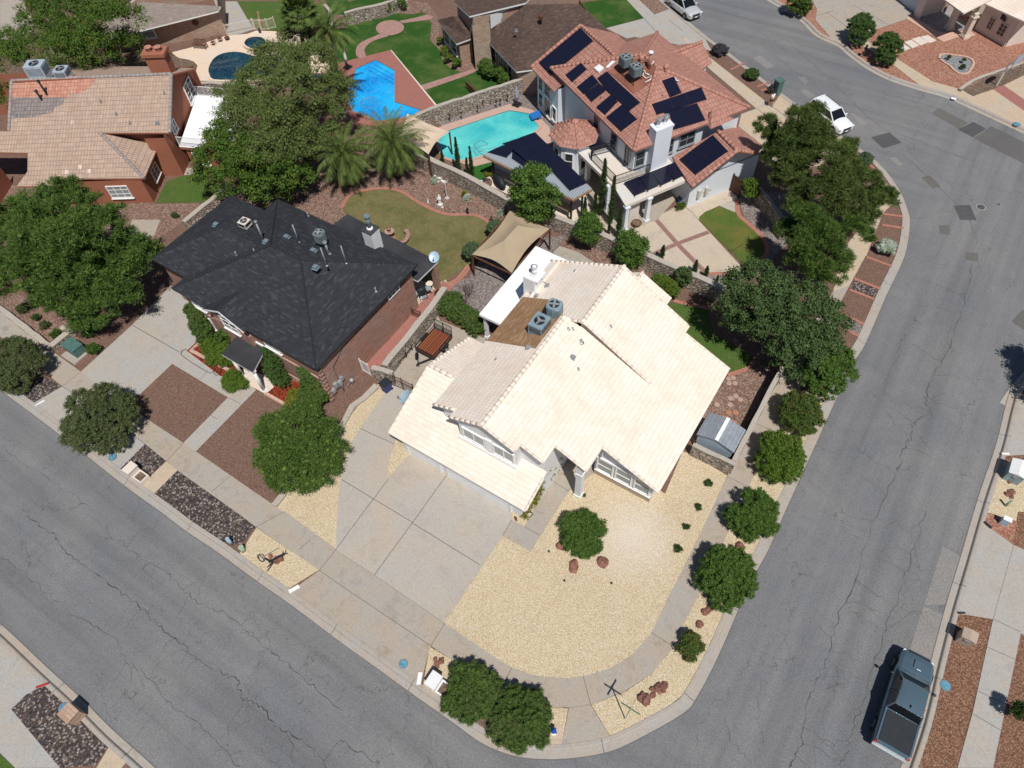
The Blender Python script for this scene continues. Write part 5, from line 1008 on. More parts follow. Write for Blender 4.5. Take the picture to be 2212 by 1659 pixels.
# ---------- orange house ----------
OH=thing('orange_house','orange stucco house with faded tan tile roof patched in red and grey','house',(-66,28,0))
od=R_(33.3); S_=V(math.cos(od),math.sin(od),0); T_=V(math.sin(od),-math.cos(od),0)
W2=lambda s,t,z=0: S_*s+T_*t+V(0,0,z)
rid=P(FP('t00 1110,480')[0],7.0); pO=plane(rid,33.3-90,.42); pOb=plane(rid,33.3+90,.42)
b=MB(); m=onp('t00 75,525 1112,480 1100,860 650,860 935,1155 390,1158 390,1207 108,1207 178,1110 180,990 0,987 -250,985 -260,845 58,850',pO); b.slab(m,.15,0,1)
r2=onp('t00 75,525 1112,480 1268,443 1000,430 310,430 250,515',pOb); b.slab(r2,.15,0,1)
hT,lR=onp('t00 650,860 935,1155',pO); hR=P(FP('t00 1025,945')[0],lR.z); b.face([hT,lR,hR],up=(0,0,1)); b.face([lR,hR,hR-V(0,0,.15),lR-V(0,0,.15)],1)
for s,mi in (('t00 75,548 440,492 632,492 620,510 590,560 520,606 460,606 440,630 75,630',2),('t00 75,632 430,632 400,682 360,690 340,730 200,760 75,770',3)): b.face([x+V(0,0,.012) for x in onp(s,pO)],mi,up=(0,0,1))
b.build('roof',[MT['r_tan'],MT['st_orange'],MT['r_tan_red'],MT['r_tan_grey']],OH)
caps(OH,[(onp('t00 75,525',pO)[0]+V(0,0,.03),rid+V(0,0,.03)),(rid,m[2]),(hT,lR),(m[0],m[-1])],'cap_tan',.15)
b=MB(); q=onp('t00 250,520 440,478 350,548',pO)
vw=lambda s0,t0,s1,t1,z0,za,zb,out: vwall(b,W2(s0,t0),W2(s1,t1),z0,za,zb,out)
o1=tuple(S_); o2=tuple(T_)
vw(-35.0,-52.5,-43,-52.5,0,2.7,2.7,o2); vw(-35.0,-52.5,-35.0,-56.3,0,2.75,2.75,o1); vw(-33.1,-56.3,-35.0,-56.3,0,4.3,4.3,o2); vw(-33.1,-57.3,-43,-57.3,1.5,4.55,4.55,o2)
vw(-33.1,-56.3,-33.1,-62.2,0,4.5,6.85,o1); vw(-33.1,-62.2,-33.1,-67.6,0,6.85,4.6,o1); vw(-43,-52.5,-43,-54.5,0,2.7,2.9,o1); vw(-52,-53.5,-60,-53.5,0,2.5,2.5,o2); vw(-33,-67.5,-60,-67.5,0,4.6,4.6,tuple(-T_)); vw(-50,-50.2,-50,-56,0,2.6,2.6,o1)
b.build('wall',MT['st_orange'],OH)
window(OH,W2(-38.6,-52.5),W2(-36.6,-52.5),.7,2.1,(T_.x,T_.y),3,3,gm='glass_blind'); window(OH,W2(-35.0,-55.9),W2(-35.0,-54.4),.8,2.1,(S_.x,S_.y),2,3); window(OH,W2(-33.1,-59.2),W2(-33.1,-58.0),3.3,4.4,(S_.x,S_.y),2,3); window(OH,W2(-33.1,-65.6),W2(-33.1,-63.6),2.8,4.8,(S_.x,S_.y),2,4)
b=MB(); wt=[P(p,2.7) for p in FP('t00 1160,950 1330,965 1500,975 1560,800 1500,622 1275,618')]; b.slab(wt,.3,0,1); b.build('terrace',[MT['mem_white'],MT['st_orange']],OH)
b=MB(); q=[V(x.x,x.y,2.5) for x in wt]; b.walls([q[0]+V(.3,.3,0),q[2]+V(0,.5,0),q[4],q[5]]); b.build('lower_wall',MT['st_orange'],OH)
railing(OH,[P(p,2.7) for p in FP('t00 1165,945 1330,960 1480,970')],1.0,'white'); railing(OH,[P(p,2.7) for p in FP('t00 1285,618 1460,630 1560,800')],1.0,'white')
window(OH,W2(-31.6,-56.9),W2(-30.3,-56.9),.7,2.2,(T_.x,T_.y),2,3)
cc=P(FP('t00 1000,330')[0],8.6); b=MB(); b.box(cc+V(0,0,-2.0),(1.9,1.2,4.0),od); b.box(cc+V(0,0,-.1),(2.2,1.5,.3),od); b.build('chimney',MT['st_orange'],OH)
for s in (-.45,.45): b=MB(); b.cyl(cc+S_*s,.24,.35,14); b.cyl(cc+S_*s+V(0,0,.35),.33,.08,14); b.build('flue',MT['cap_terra'],OH)
for s in ('305,615 3','272,650 2'):
    s,k=s.split(); c_=onp('t00 '+s,pO)[0]; b=MB(); b.cyl(c_-V(0,0,.1),.09,1.5 if k=='3' else 1.0,10); b.cyl(c_+V(0,0,1.35 if k=='3' else .9),.16,.12,10); b.build('vent_pipe',MT['black'],OH)
for s in ('655,660','1065,605','755,740','845,800','1015,800','1030,800','165,710','110,750'): vent_pipe(OH,onp('t00 '+s,pO)[0],.25,.06,'vent')
t=W2(-45.6,-62.9); ac_square((t.x,t.y,6.4),1.7,1.3,1.5,od,'large grey packaged air conditioning unit on the ridge of the tan tile roof','aclight',stand=.3)
t=W2(-43.3,-62.7); ac_square((t.x,t.y,6.5),1.15,1.15,.95,od,'smaller grey condenser beside the large unit on the tan ridge','aclight',stand=.25)
# ---------- brown roofed brick house ----------
BR=thing('brown_roof_house','two storey cream brick house with brown shingle roofs','house',(-40,62,0))
g2p=P(FP('t01 1135,465')[0],2.9); p1=plane(g2p,240.2,.42); p2=plane(g2p,-29.8,.42)
b=MB(); k1=onp('t01 920,235 1135,465 1195,30',p1); k2=onp('t01 1135,465 1400,430 1735,205 1535,22 1195,30',p2); k2[-1]=k1[-1]; b.slab(k1,.15,0,1); b.slab(k2,.15,0,1)
u1=[P(p,5.2) for p in FP('t01 728,10 830,105 1195,18')]; u1+= [u1[2]+V(0,14,1.5),u1[0]+V(1,12,1.5)]; b.slab(u1,.16,0,1)
s1=[P(p,z) for p,z in zip(FP('t01 620,130 745,285 842,250 795,110 720,105'),(2.8,2.8,2.8,3.8,3.8))]; b.slab(s1,.14,0,1)
b.build('roof',[MT['s_brown'],MT['white']],BR)
b=MB(); q=[V(p.x,p.y,5.1) for p in u1]; b.walls([q[0]+V(.3,.1,0),q[1]+V(0,.5,0),q[2]+V(0,.5,0),q[3],q[4]]); q=[V(p.x,p.y,2.7) for p in k1[:2]]; b.walls([q[0]+V(.4,.4,0),q[1]+V(-.1,.6,0),q[1]+V(9,6,0),q[0]+V(5,12,0)]); q=[V(p.x,p.y,2.7) for p in s1[:4]]; b.walls([q[0]+V(.4,.2,0),q[1]+V(0,.5,0),q[2]+V(-.2,.3,0),q[3]])
b.build('wall',MT['b_slump'],BR)
b=MB(); ch=[P(p,5.5) for p in FP('t01 845,135 958,120 962,60 850,80')]; b.walls([V(p.x,p.y,5.0) for p in ch]); b.build('stone_pier',MT['b_cream'],BR)
b=MB(); wv=[P(p,z) for p,z in zip(FP('t01 958,95 1190,22 1150,60 960,195'),(4.9,4.9,4.3,3.2))]; b.face(wv); b.build('white_wall',MT['st_white'],BR)
c_=onp('t01 1293,130',p2)[0]; b=MB(); b.cyl(c_,.2,.3,12); b.blob(c_+V(0,0,.4),(.26,.26,.2),12,6); b.build('turbine_vent',MT['timber'],BR); boxvent(BR,onp('t01 1133,203',p2)[0],.2,'grey',.18)
n=(-U); q=[V(p.x,p.y,0) for p in s1[:2]]
for f0 in (.15,.5): window(BR,q[0]+(q[1]-q[0])*f0+V(.3,.25,0),q[0]+(q[1]-q[0])*(f0+.3)+V(.3,.25,0),.8,2.3,(n.x,n.y),1,2)
q=[V(p.x,p.y,0) for p in k1[:2]]
for f0 in (.1,.32,.6): window(BR,q[0]+(q[1]-q[0])*f0+V(.33,.4,0),q[0]+(q[1]-q[0])*(f0+.14)+V(.33,.4,0),.5,2.2,(n.x,n.y),1,2,fm='cream')
# ---------- house top left ----------
TH=thing('grey_roof_house','tan brick house with grey shingle roof behind the dark pool','house',(-74,46,0))
ta=R_(47); TS=V(math.cos(ta),math.sin(ta),0); TT=V(math.sin(ta),-math.cos(ta),0); k0=P(FP('t00 1470,222')[0],0)
b=MB(); b.walls([k0+V(0,0,2.9),k0-TS*19+V(0,0,2.9),k0-TS*19-TT*9+V(0,0,2.9),k0-TT*9+V(0,0,2.9)]); b.build('wall',MT['b_slump'],TH)
e0=P(FP('t00 1410,72')[0],3.0); pT=plane(e0,47-90,.30); b=MB(); q=onp('t00 1412,72 760,235 600,260 640,150 900,12 1430,40',pT); b.slab(q,.15,0,1)
q=onp('t00 712,145 900,10 800,-60 600,100',pT); b.slab([x+V(0,0,.5) for x in q],.15,2,1); q=onp('t00 1120,12 1430,42 1420,-60 1100,-60',pT); b.slab([x+V(0,0,1.0) for x in q],.15,2,1)
b.build('roof',[MT['s_grey'],MT['white'],MT['s_brown']],TH)
window(TH,k0-TS*9.2,k0-TS*7.6,1.0,2.6,(TT.x,TT.y),1,2,fm='white',gm='glass_blind',fw=.12)
b=MB(); c_=k0-TS*2.9+TT*.05+V(0,0,1.9); b.tube([c_,c_+TT*.05],.2,16)
for i in range(14): t_=2*math.pi*i/14; d_=TS*math.cos(t_)+V(0,0,math.sin(t_)); b.bar(c_+d_*.2,c_+d_*.36,.06)
b.build('sun_ornament',MT['timber'],TH)
# ---------- house top right ----------
HR=thing('beige_arched_house','pale beige stucco house with arched entry columns and light tile roof','house',(0,92,0))
ra=R_(-38.7); RS=V(math.cos(ra),math.sin(ra),0); RT=V(math.sin(ra)*-1,math.cos(ra),0)   # RT points away from the street
b=MB(); b1=g1('t02 2085,300'); b2=g1('t02 1500,98'); w0=g1('t02 1895,190')
def box_w(b,p,q,z0,z1,th=.25,m=0):
    d=(q-p); L=d.length; b.box((p+q)/2+V(0,0,(z0+z1)/2),(L,th,z1-z0),math.atan2(d.y,d.x),m)
box_w(b,b2,b2+RS*.9,0,3.2); box_w(b,b2+RS*.45,b2+RS*.45+RT*3.4,0,3.2); box_w(b,w0,b1,0,3.1,.2); box_w(b,b1,b1+RT*6,0,3.1); box_w(b,w0,w0+RT*4,0,3.1); box_w(b,b2+RS*.9+RT*3.4,w0+RT*4,0,3.1); b.build('wall',MT['st_pink'],HR)
b=MB(); box_w(b,b2-RS*5.5+RT*.3,b2+RT*.3,0,2.4,.1); b.build('garage_door',MT['aclight'],HR); b=MB(); box_w(b,b2-RS*6+RT*.2,b2+RT*.2,2.4,3.2,.3); b.build('garage_lintel',MT['st_pink'],HR)
cols=[]
for s in ('t02 1722,188','t02 1822,242'):
    c_=g1(s); cols.append(c_); b=MB(); b.box(c_+V(0,0,1.35),(.55,.55,2.7),ra); b.box(c_+V(0,0,.12),(.85,.85,.24),ra); b.box(c_+V(0,0,.32),(.7,.7,.14),ra); b.box(c_+V(0,0,2.3),(.75,.75,.14),ra); b.build('column',MT['st_beige'],HR)
b=MB(); d=cols[1]-cols[0]; L=d.length
n_=10
for i in range(n_):
    f0,f1=i/n_,(i+1)/n_; h0=2.5+.8*math.sin(math.pi*f0)**.6; h1=2.5+.8*math.sin(math.pi*f1)**.6
    p,q=cols[0]+d*f0,cols[0]+d*f1
    for o_ in (RT*.2,-RT*.2): b.face([p+o_+V(0,0,h0),q+o_+V(0,0,h1),q+o_+V(0,0,3.7),p+o_+V(0,0,3.7)])
    b.face([p-RT*.2+V(0,0,h0),q-RT*.2+V(0,0,h1),q+RT*.2+V(0,0,h1),p+RT*.2+V(0,0,h0)])
b.build('entry_arch',MT['st_beige'],HR)
eR=P(FP('t02 2212,135')[0],3.3); pE=plane(eR,-38.7-90,.35); b=MB(); b.slab(onp('t02 1925,8 2260,160 2400,-60 1900,-60',pE),.15,0,1); q=P(FP('t02 1700,-2')[0],3.6); b.slab([q,q+RS*3+RT*0,q+RS*3+RT*4+V(0,0,1.2),q-RS*2+RT*4+V(0,0,1.2),q-RS*2],.15,0,1); b.build('roof',[MT['r_cream'],MT['st_pink']],HR)
for f0,f1 in ((.28,.46),(.62,.86)): window(HR,w0+(b1-w0)*f0-RT*.1,w0+(b1-w0)*f1-RT*.1,.7,2.0,(-RT.x,-RT.y),2,3,fm='st_beige',sill=False)
b=MB(); c_=w0+(b1-w0)*.55-RT*.12+V(0,0,2.15); b.face([c_-RS*.7,c_+RS*.7]+[c_+RS*.7*math.cos(t_)+V(0,0,.6*math.sin(t_)) for t_ in [math.pi*i/8 for i in range(1,8)]]); b.build('arched_window',MT['glass'],HR)
# ================= VEGETATION =================
def unit(rng,n):
    d=rng.normal(size=(n,3)); return d/np.linalg.norm(d,axis=1)[:,None]
def leafmesh(name,C,Rr,per,L,Wd,mode,mat,seed,parent=None,core=0.0,shell=(.5,1.2),low=-.55,loc=None,extra=None):
    """C (k,3) clump centres, Rr (k,3) radii; per leaves in each; real leaf blades, one quad each"""
    core*=.8; per=int(per*1.25); rng=np.random.default_rng(seed); k=len(C); C=np.asarray(C,float); Rr=np.asarray(Rr,float)
    n=k*per; idx=np.repeat(np.arange(k),per); d=unit(rng,n); d[:,2]=np.where(d[:,2]<low,-d[:,2],d[:,2])
    pos=C[idx]+d*Rr[idx]*rng.uniform(shell[0],shell[1],(n,1))
    rv=unit(rng,n)
    if mode=='needle':
        ax=d+rv*.55+np.array([0,0,.35]); ax/=np.linalg.norm(ax,axis=1)[:,None]; sd=np.cross(ax,unit(rng,n)); sd/=np.linalg.norm(sd,axis=1)[:,None]+1e-9
    elif mode=='droop':
        ax=rv*.6+d*.7+np.array([0,0,-.35]); ax/=np.linalg.norm(ax,axis=1)[:,None]; sd=np.cross(ax,d+rv*.3); sd/=np.linalg.norm(sd,axis=1)[:,None]+1e-9
    else:
        nn=d+rv*.8; nn/=np.linalg.norm(nn,axis=1)[:,None]; ax=np.cross(nn,unit(rng,n)); ax/=np.linalg.norm(ax,axis=1)[:,None]+1e-9; sd=np.cross(nn,ax)
    s=rng.uniform(.65,1.3,(n,1)); ax=ax*L*s*.5; sd=sd*Wd*s*.5
    v=np.stack([pos-ax,pos+sd,pos+ax,pos-sd],1).reshape(-1,3)
    base=np.array(loc if loc is not None else (0,0,0),float); v=v-base
    me=bpy.data.meshes.new(name); nv=len(v); nf=n
    cv=[];cf=[]
    if core>0:
        mb=MB()
        for i in range(k): mb.blob(Vector(C[i]-base),tuple(Rr[i]*core),6,4,noise=.25,seed=seed+i,smooth=False)
        cv=[tuple(x) for x in mb.v]; cf=mb.f
    me.vertices.add(nv+len(cv)); co=np.concatenate([v.ravel(),np.array(cv).ravel() if cv else np.zeros(0)]); me.vertices.foreach_set('co',co)
    li=np.arange(nv); 
    if cf: li=np.concatenate([li,np.array(cf).ravel()+nv])
    me.loops.add(len(li)); me.loops.foreach_set('vertex_index',li.astype(np.int32)); me.polygons.add(len(li)//4)
    me.polygons.foreach_set('loop_start',np.arange(0,len(li),4,dtype=np.int32)); me.update(calc_edges=True); me.materials.append(MT[mat])
    o=bpy.data.objects.new(name,me); SC.collection.objects.link(o)
    if parent: o.parent=parent
    elif loc is not None: o.location=loc
    return o
def lobes(s,vf=.85,hs=1.0):
    """'tile x,y,r,z x,y,r,z' -> list of (centre, radii)"""
    out=[];k='f'
    for tok in s.split():
        if ',' in tok:
            x,y,r,z=map(float,tok.split(',')); q=TL[k][2] if k!='f' else 1.0; a,b_=(TL[k][0],TL[k][1]) if k!='f' else (0,0)
            c=P((a+x*q,b_+y*q),z*hs); rm=r*q*mpp(c); out.append((c,(rm,rm,min(rm*vf,max(c.z*1.05,.15)))))
        else: k=tok
    return out
def clumps(lb,cr,rng,dens=1.0,sp=0.0):
    C=[];Rr=[]
    for c,r in lb:
        ar=4*math.pi*r[0]*(r[0]+r[2])/2; n=max(3,int(dens*ar/(cr*cr*3.0)))
        d=unit(rng,n); d[:,2]=np.where(d[:,2]<-.5,-d[:,2],d[:,2]); rr=rng.uniform(.62,1.05,(n,1))+sp*(rng.random((n,1))>.8)*rng.uniform(.05,.35,(n,1)); p=np.array(c)+d*np.array(r)*rr
        sc=rng.uniform(.7,1.35,n)
        for i in range(n):
            if p[i,2]>cr*.3: C.append(p[i]); Rr.append(np.array([cr,cr,cr*.75])*sc[i])
    return np.array(C),np.array(Rr)
def trunk(b,base,lb,r0,rng,nl=6,lean=0):
    top=max(l[0].z for l in lb); cx=sum(l[0].x for l in lb)/len(lb); cy=sum(l[0].y for l in lb)/len(lb)
    fork=base+V((cx-base.x)*.35,(cy-base.y)*.35,top*.35)
    b.tube([base-V(0,0,.1),base+(fork-base)*.5+V(.05,.03,0),fork],[r0*1.25,r0,r0*.8],8)
    for l in sorted(lb,key=lambda q:-q[0].z)[:nl]:
        m=fork.lerp(l[0],.55)+V(rng.uniform(-.2,.2),rng.uniform(-.2,.2),.25); b.tube([fork,m,l[0]+V(0,0,l[1][2]*.3)],[r0*.55,r0*.35,r0*.1],6)
        for k in range(3):
            d=Vector(unit(rng,1)[0])*l[1][0]*.8; d.z=abs(d.z)*.6; b.tube([m,l[0]+d*.5,l[0]+d],[r0*.22,r0*.14,r0*.05],5)
def tree(name,label,lb,cr,per,L,Wd,mode,mat,seed,base=None,r0=.16,core=.45,bark='trunk',group=None,dens=1.0,cat='tree'):
    rng=np.random.default_rng(seed)
    if base is None: base=V(sum(l[0].x for l in lb)/len(lb),sum(l[0].y for l in lb)/len(lb),0)
    t=thing(name,label,cat,tuple(base),0,group); C,Rr=clumps(lb,cr,rng,dens,1.0 if mode=='needle' else .5)
    leafmesh('crown',C,Rr,per,L,Wd,mode,mat,seed,parent=t,core=core,loc=tuple(base))
    b=MB(); trunk(b,base,lb,r0,rng); b.build('trunk',MT[bark],t); return t
def shrub(name,label,lb,cr,per,L,Wd,mode,mat,seed,core=.7,group=None,stem=True,dens=1.1,cat='shrub'):
    if cr>.19: cr*=.78; L*=.8; Wd*=.85; per=int(per*.85)
    rng=np.random.default_rng(seed); base=V(sum(l[0].x for l in lb)/len(lb),sum(l[0].y for l in lb)/len(lb),0)
    t=thing(name,label,cat,tuple(base),0,group); C,Rr=clumps(lb,cr,rng,dens,.5); leafmesh('foliage',C,Rr,per,L,Wd,mode,mat,seed,parent=t,core=core,loc=tuple(base))
    if stem:
        b=MB()
        for l in lb[:5]: b.tube([V(base.x,base.y,0),(base+l[0])/2*1.0+V(0,0,.05),l[0]],[.06,.04,.02],5)
        b.build('stem',MT['trunk'],t)
    return t
# pines
tree('pine_tree','large dense green pine filling the left edge, above the concrete drive',lobes('f 60,480,60,6 140,450,62,8 210,495,58,7 100,560,70,5.5 195,585,62,5 275,555,48,5 310,540,30,4.5 45,595,52,4 125,635,52,3.5 205,668,46,2.5 262,635,42,3.5 28,520,45,5 190,703,28,1.4 155,520,60,8 75,520,50,7 240,600,45,4.5'),.44,100,.36,.048,'needle','l_pine',11,base=g1('f 205,655'),r0=.28,core=.5)
tree('pine_tree','ragged pine with upright tips hiding the rear of the white car',lobes('f 1655,272,22,6.5 1668,300,20,5.5 1722,252,22,8.5 1740,270,22,8 1758,243,20,8 1765,275,24,7 1708,295,28,7 1780,305,24,6 1672,335,28,5 1725,340,34,5.5 1700,375,32,4.5 1750,330,28,5.5 1695,320,26,6 1740,300,26,7'),.33,95,.36,.040,'needle','l_pine2',12,base=g1('f 1730,455'),r0=.2,core=.35,dens=1.1)
tree('pine_tree','broad olive pine leaning over the kerb planter at the bend',lobes('f 1808,335,24,7.5 1831,322,20,7 1800,365,28,7 1841,373,28,6 1808,400,30,6 1875,393,26,5 1905,428,24,3.5 1925,432,14,3 1775,417,28,5.5 1841,433,30,4.5 1880,430,24,4 1741,405,28,5 1720,440,26,4 1865,470,26,3 1800,450,28,4'),.33,95,.36,.040,'needle','l_pine2',13,base=g1('f 1835,500'),r0=.2,core=.35,dens=1.1)
tree('pine_tree','darker pine standing downhill between the other pines and the oaks',lobes('f 1745,470,28,6 1775,498,30,5.5 1735,520,30,5 1791,530,30,4.5 1841,495,26,4 1870,505,16,3 1758,570,32,3.5 1795,592,28,2.5 1700,500,24,4 1720,560,26,3.5 1815,560,22,3'),.33,95,.36,.040,'needle','l_pine',14,base=g1('f 1775,600'),r0=.2,core=.4,dens=1.1)
tree('pine_tree','rounded dome shaped pine between the gravel lot and the curved drive',lobes('z5 340,560,140,2.2 480,520,160,2.6 640,560,170,3.0 850,560,150,2.6 960,650,150,2.2 1000,800,150,1.9 960,960,150,1.6 330,700,150,2.0 320,860,140,1.6 420,1000,160,1.4 560,1120,160,1.1 760,1140,150,1.1 900,1080,140,1.2 640,820,230,2.8 800,840,200,2.6 500,820,190,2.6 660,430,130,2.2 760,420,120,2.2 400,1190,90,.7'),.33,85,.20,.042,'needle','l_pine',15,base=g1('z5 690,960'),r0=.2,core=.6,cat='tree')
# mesquites
tree('mesquite_tree','wide airy tree behind the orange house in the top left corner',lobes('f 90,50,50,6 160,40,60,8 235,50,52,8 60,112,42,5 130,112,50,6 200,112,50,6 268,100,42,5 28,125,36,4 230,15,45,8 298,38,20,6 8,190,18,3 8,225,14,2.5 110,25,50,7 180,90,50,7 30,90,28,5'),.62,62,.30,.07,'droop','l_elm',21,base=g1('z8 1250,800'),r0=.3,core=.28,bark='trunk',dens=.9)
tree('mesquite_tree','tall olive feathery tree overhanging the dark pool',lobes('f 645,85,36,7 600,130,52,8 676,140,52,8 722,190,38,6 560,192,52,8 640,200,60,9 535,250,52,7 618,268,54,7 700,250,40,6 748,192,20,5 745,225,22,4.5 590,320,46,6 650,310,40,5.5 700,300,28,4.5 520,215,36,6 690,100,26,6 505,250,34,6 480,200,16,5 560,240,40,7.5 640,140,44,9 600,300,40,6'),.60,84,.25,.065,'droop','l_mesq',22,base=g1('f 640,370'),r0=.3,core=.33,bark='trunk_pale',dens=1.0)
tree('broadleaf_tree','yellow green tree behind the charcoal roof beside the white terrace',lobes('f 500,300,42,5 468,340,42,4.5 540,348,48,5 608,372,44,4 500,390,40,3.5 570,398,42,3 640,340,36,4 655,385,22,2.5 440,378,22,3 455,300,18,4.5 620,410,24,2'),.52,70,.24,.10,'leaf','l_elm',23,base=g1('f 560,430'),r0=.2,core=.4,dens=1.0)
# broadleaf
tree('ash_tree','round leafy tree beside the corrugated solar pergola',lobes('f 1130,385,22,4.6 1165,378,20,4.6 1150,400,32,5 1120,425,26,4 1182,428,26,4 1150,445,34,3.2 1135,462,22,2.2 1172,458,22,2.2 1145,370,16,5'),.42,60,.22,.12,'leaf','l_shrub',24,base=g1('f 1158,478'),r0=.12,core=.5)
tree('small_tree','small round tree at the stone wall nearest the beige shade sail',lobes('z3 1560,560,110,2.6 1600,640,110,2.2 1520,660,100,2.0 1560,730,90,1.5'),.32,60,.17,.09,'leaf','l_shrub',25,base=g1('z3 1565,850'),r0=.07,core=.6)
tree('small_tree','small round tree at the stone wall below the tan patio, next to its black railing',lobes('z2 760,1120,100,2.4 820,1180,110,2.2 740,1230,100,1.7 800,1280,90,1.3 740,1090,50,2.8 860,1120,40,2.6'),.32,60,.17,.09,'leaf','l_shrub',26,base=g1('z2 775,1370'),r0=.07,core=.6)
tree('small_tree','small shrubby tree beside the open brown gate of the terracotta house',lobes('t02 430,1200,38,2.2 465,1210,38,2.1 440,1250,38,1.5 465,1270,25,1.1'),.3,50,.17,.1,'leaf','l_bright',27,base=g1('t02 425,1325'),r0=.05,core=.4,bark='trunk_pale')
OAKA='f 1591,613,28,5.5 1635,590,30,6 1675,620,32,6 1582,660,34,4.5 1632,663,38,5.5 1691,663,38,5.5 1608,703,34,3.5 1655,712,36,4 1700,700,34,4.5 1735,640,30,5 1590,635,30,5 1655,640,34,6 1570,690,18,3 1765,640,24,4'
tree('oak_tree','broad grey green oak above the lawn behind the white house',lobes(OAKA),.46,64,.17,.10,'leaf','l_oak',28,base=g1('f 1660,735'),r0=.22,core=.5,bark='trunk_pale')
tree('oak_tree','dark oak spreading over the side street pavement, downhill of its twin',lobes('f 1758,690,36,4.5 1791,670,26,4 1700,745,36,4 1741,755,38,4 1791,736,32,3.5 1818,696,20,3 1708,790,28,2.5 1730,720,34,4.5 1765,730,34,4.5 1670,765,20,2.5'),.46,64,.17,.10,'leaf','l_oak',29,base=g1('f 1750,820'),r0=.22,core=.5,bark='trunk_pale')
shrub('street_shrub','largest green shrub merging with the dark oak at the kerb',lobes('f 1770,795,36,2.8 1815,775,30,2.6 1790,830,34,1.6 1755,825,28,2 1830,805,20,1.8 1780,760,30,3.2',hs=.8),.3,64,.15,.08,'leaf','l_shrub',30)
# shrubs on the side street verge
GS='shrubs on the verge of the side street'
shrub('street_shrub','loose green and reddish shrub on the verge level with the metal shed roof',lobes('t12 720,960,85,1.9 800,980,85,1.8 830,1060,80,1.3 740,1080,90,1.1 690,1020,70,1.4 790,1110,60,.8 650,1000,35,1.2',hs=.8),.24,55,.15,.06,'leaf','l_redbush',31,group=GS,core=.5)
shrub('street_shrub','brightest yellow green shrub on the verge beside the end of the stone wall',lobes('t12 600,1230,100,1.7 680,1250,100,1.7 560,1330,90,1.3 660,1360,110,1.1 720,1310,70,1.2 600,1400,80,.8',hs=.8),.24,60,.13,.06,'leaf','l_bright',32,group=GS,core=.62)
shrub('street_shrub','round dark green shrub on the verge above the lone small red rock',lobes('t12 460,1600,95,1.5 530,1640,80,1.3 t22 350,30,80,1.2 440,60,110,1.0 540,80,80,.8 500,10,90,1.2 420,120,70,.6',hs=.8),.22,62,.13,.055,'leaf','l_shrub',33,group=GS,core=.66)
shrub('street_shrub','biggest round dark green shrub on the verge by the kerb bend',lobes('t22 240,330,110,1.5 340,350,110,1.4 220,440,120,1.2 350,450,120,1.1 270,530,110,.9 400,400,60,1.0 180,380,60,1.2 330,550,60,.6',hs=.8),.22,62,.13,.055,'leaf','l_shrub',34,group=GS,core=.66)
shrub('street_shrub','smallest ball shaped shrub on the verge below two red rocks',lobes('t22 50,830,60,.8 90,870,50,.6 30,890,60,.55 70,920,40,.4',hs=.8),.18,55,.12,.05,'leaf','l_redbush',35,group=GS,core=.6)
shrub('kerb_hedge','broad clipped juniper hedge beside the white brick mailbox',lobes('t21 775,1055,72,1.0 860,1070,90,1.15 960,1120,75,1.0 770,1150,75,1.0 850,1170,110,1.2 720,1240,70,.8 800,1290,75,.7 900,1250,90,.9 980,1180,60,.9 830,1340,35,.35 840,1090,60,1.2',hs=.72),.2,72,.12,.05,'leaf','l_hedge',36,core=.72,dens=1.2)
shrub('kerb_hedge','larger rounded hedge beside the small blue fire hydrant',lobes('t21 1110,1230,95,1.1 1220,1240,95,1.1 1060,1330,90,1.0 1180,1340,130,1.25 1290,1320,70,.9 1040,1420,85,.8 1150,1450,100,.8 1270,1430,90,.7 1090,1500,30,.4 1310,1260,40,.8',hs=.72),.2,72,.12,.05,'leaf','l_hedge',37,core=.72,dens=1.2)
shrub('yard_bush','green bush between three boulders in the middle of the cream gravel yard',lobes('t21 1490,80,80,.95 1580,60,75,1.1 1650,100,60,.9 1510,180,80,.8 1560,250,65,.5 1640,220,55,.55 1600,150,60,.9 1690,130,30,.7',hs=.8),.2,62,.15,.05,'leaf','l_shrub',38,core=.5)
for s,r,sd,lab in (('t12 165,1475',25,1,'small weed in the cream gravel just below the stone wall corner'),('t12 100,1628',20,2,'small weed in the cream gravel, second down along the pavement'),('t22 25,97',20,3,'small weed in the cream gravel, third down along the pavement'),('t21 2180,240',24,4,'small weed in the cream gravel near the bend of the pavement'),('t11 1573,1550',9,5,'tiny round green plant in the gravel in front of the porch column')):
    k,xy=s.split(); shrub('weed',lab,lobes('%s %s,%d,.08'%(k,xy,r)),.1,40,.10,.03,'needle','l_dark',40+sd,core=.3,stem=False,cat='plant',group='weeds in the cream gravel')
# left verge
shrub('verge_shrub','big olive shrub hiding the top of the black roofed house drive apron',lobes('t10 540,960,100,2.1 690,920,100,2.3 800,960,85,2 500,1100,90,1.5 640,1080,140,2.1 790,1090,100,1.7 560,1190,90,.9 720,1180,110,1.1 450,1180,50,.8 840,1010,60,1.8'),.26,60,.16,.055,'leaf','l_oakshrub',50,core=.5,dens=.95)
shrub('verge_shrub','olive shrub at the left edge by the curb number of the first drive',lobes('t10 50,610,90,2 160,610,90,2.1 50,730,95,1.5 180,720,105,1.6 110,810,90,.9 30,820,60,.8 240,680,60,1.7'),.26,60,.16,.055,'leaf','l_oakshrub',51,core=.5,dens=.95)
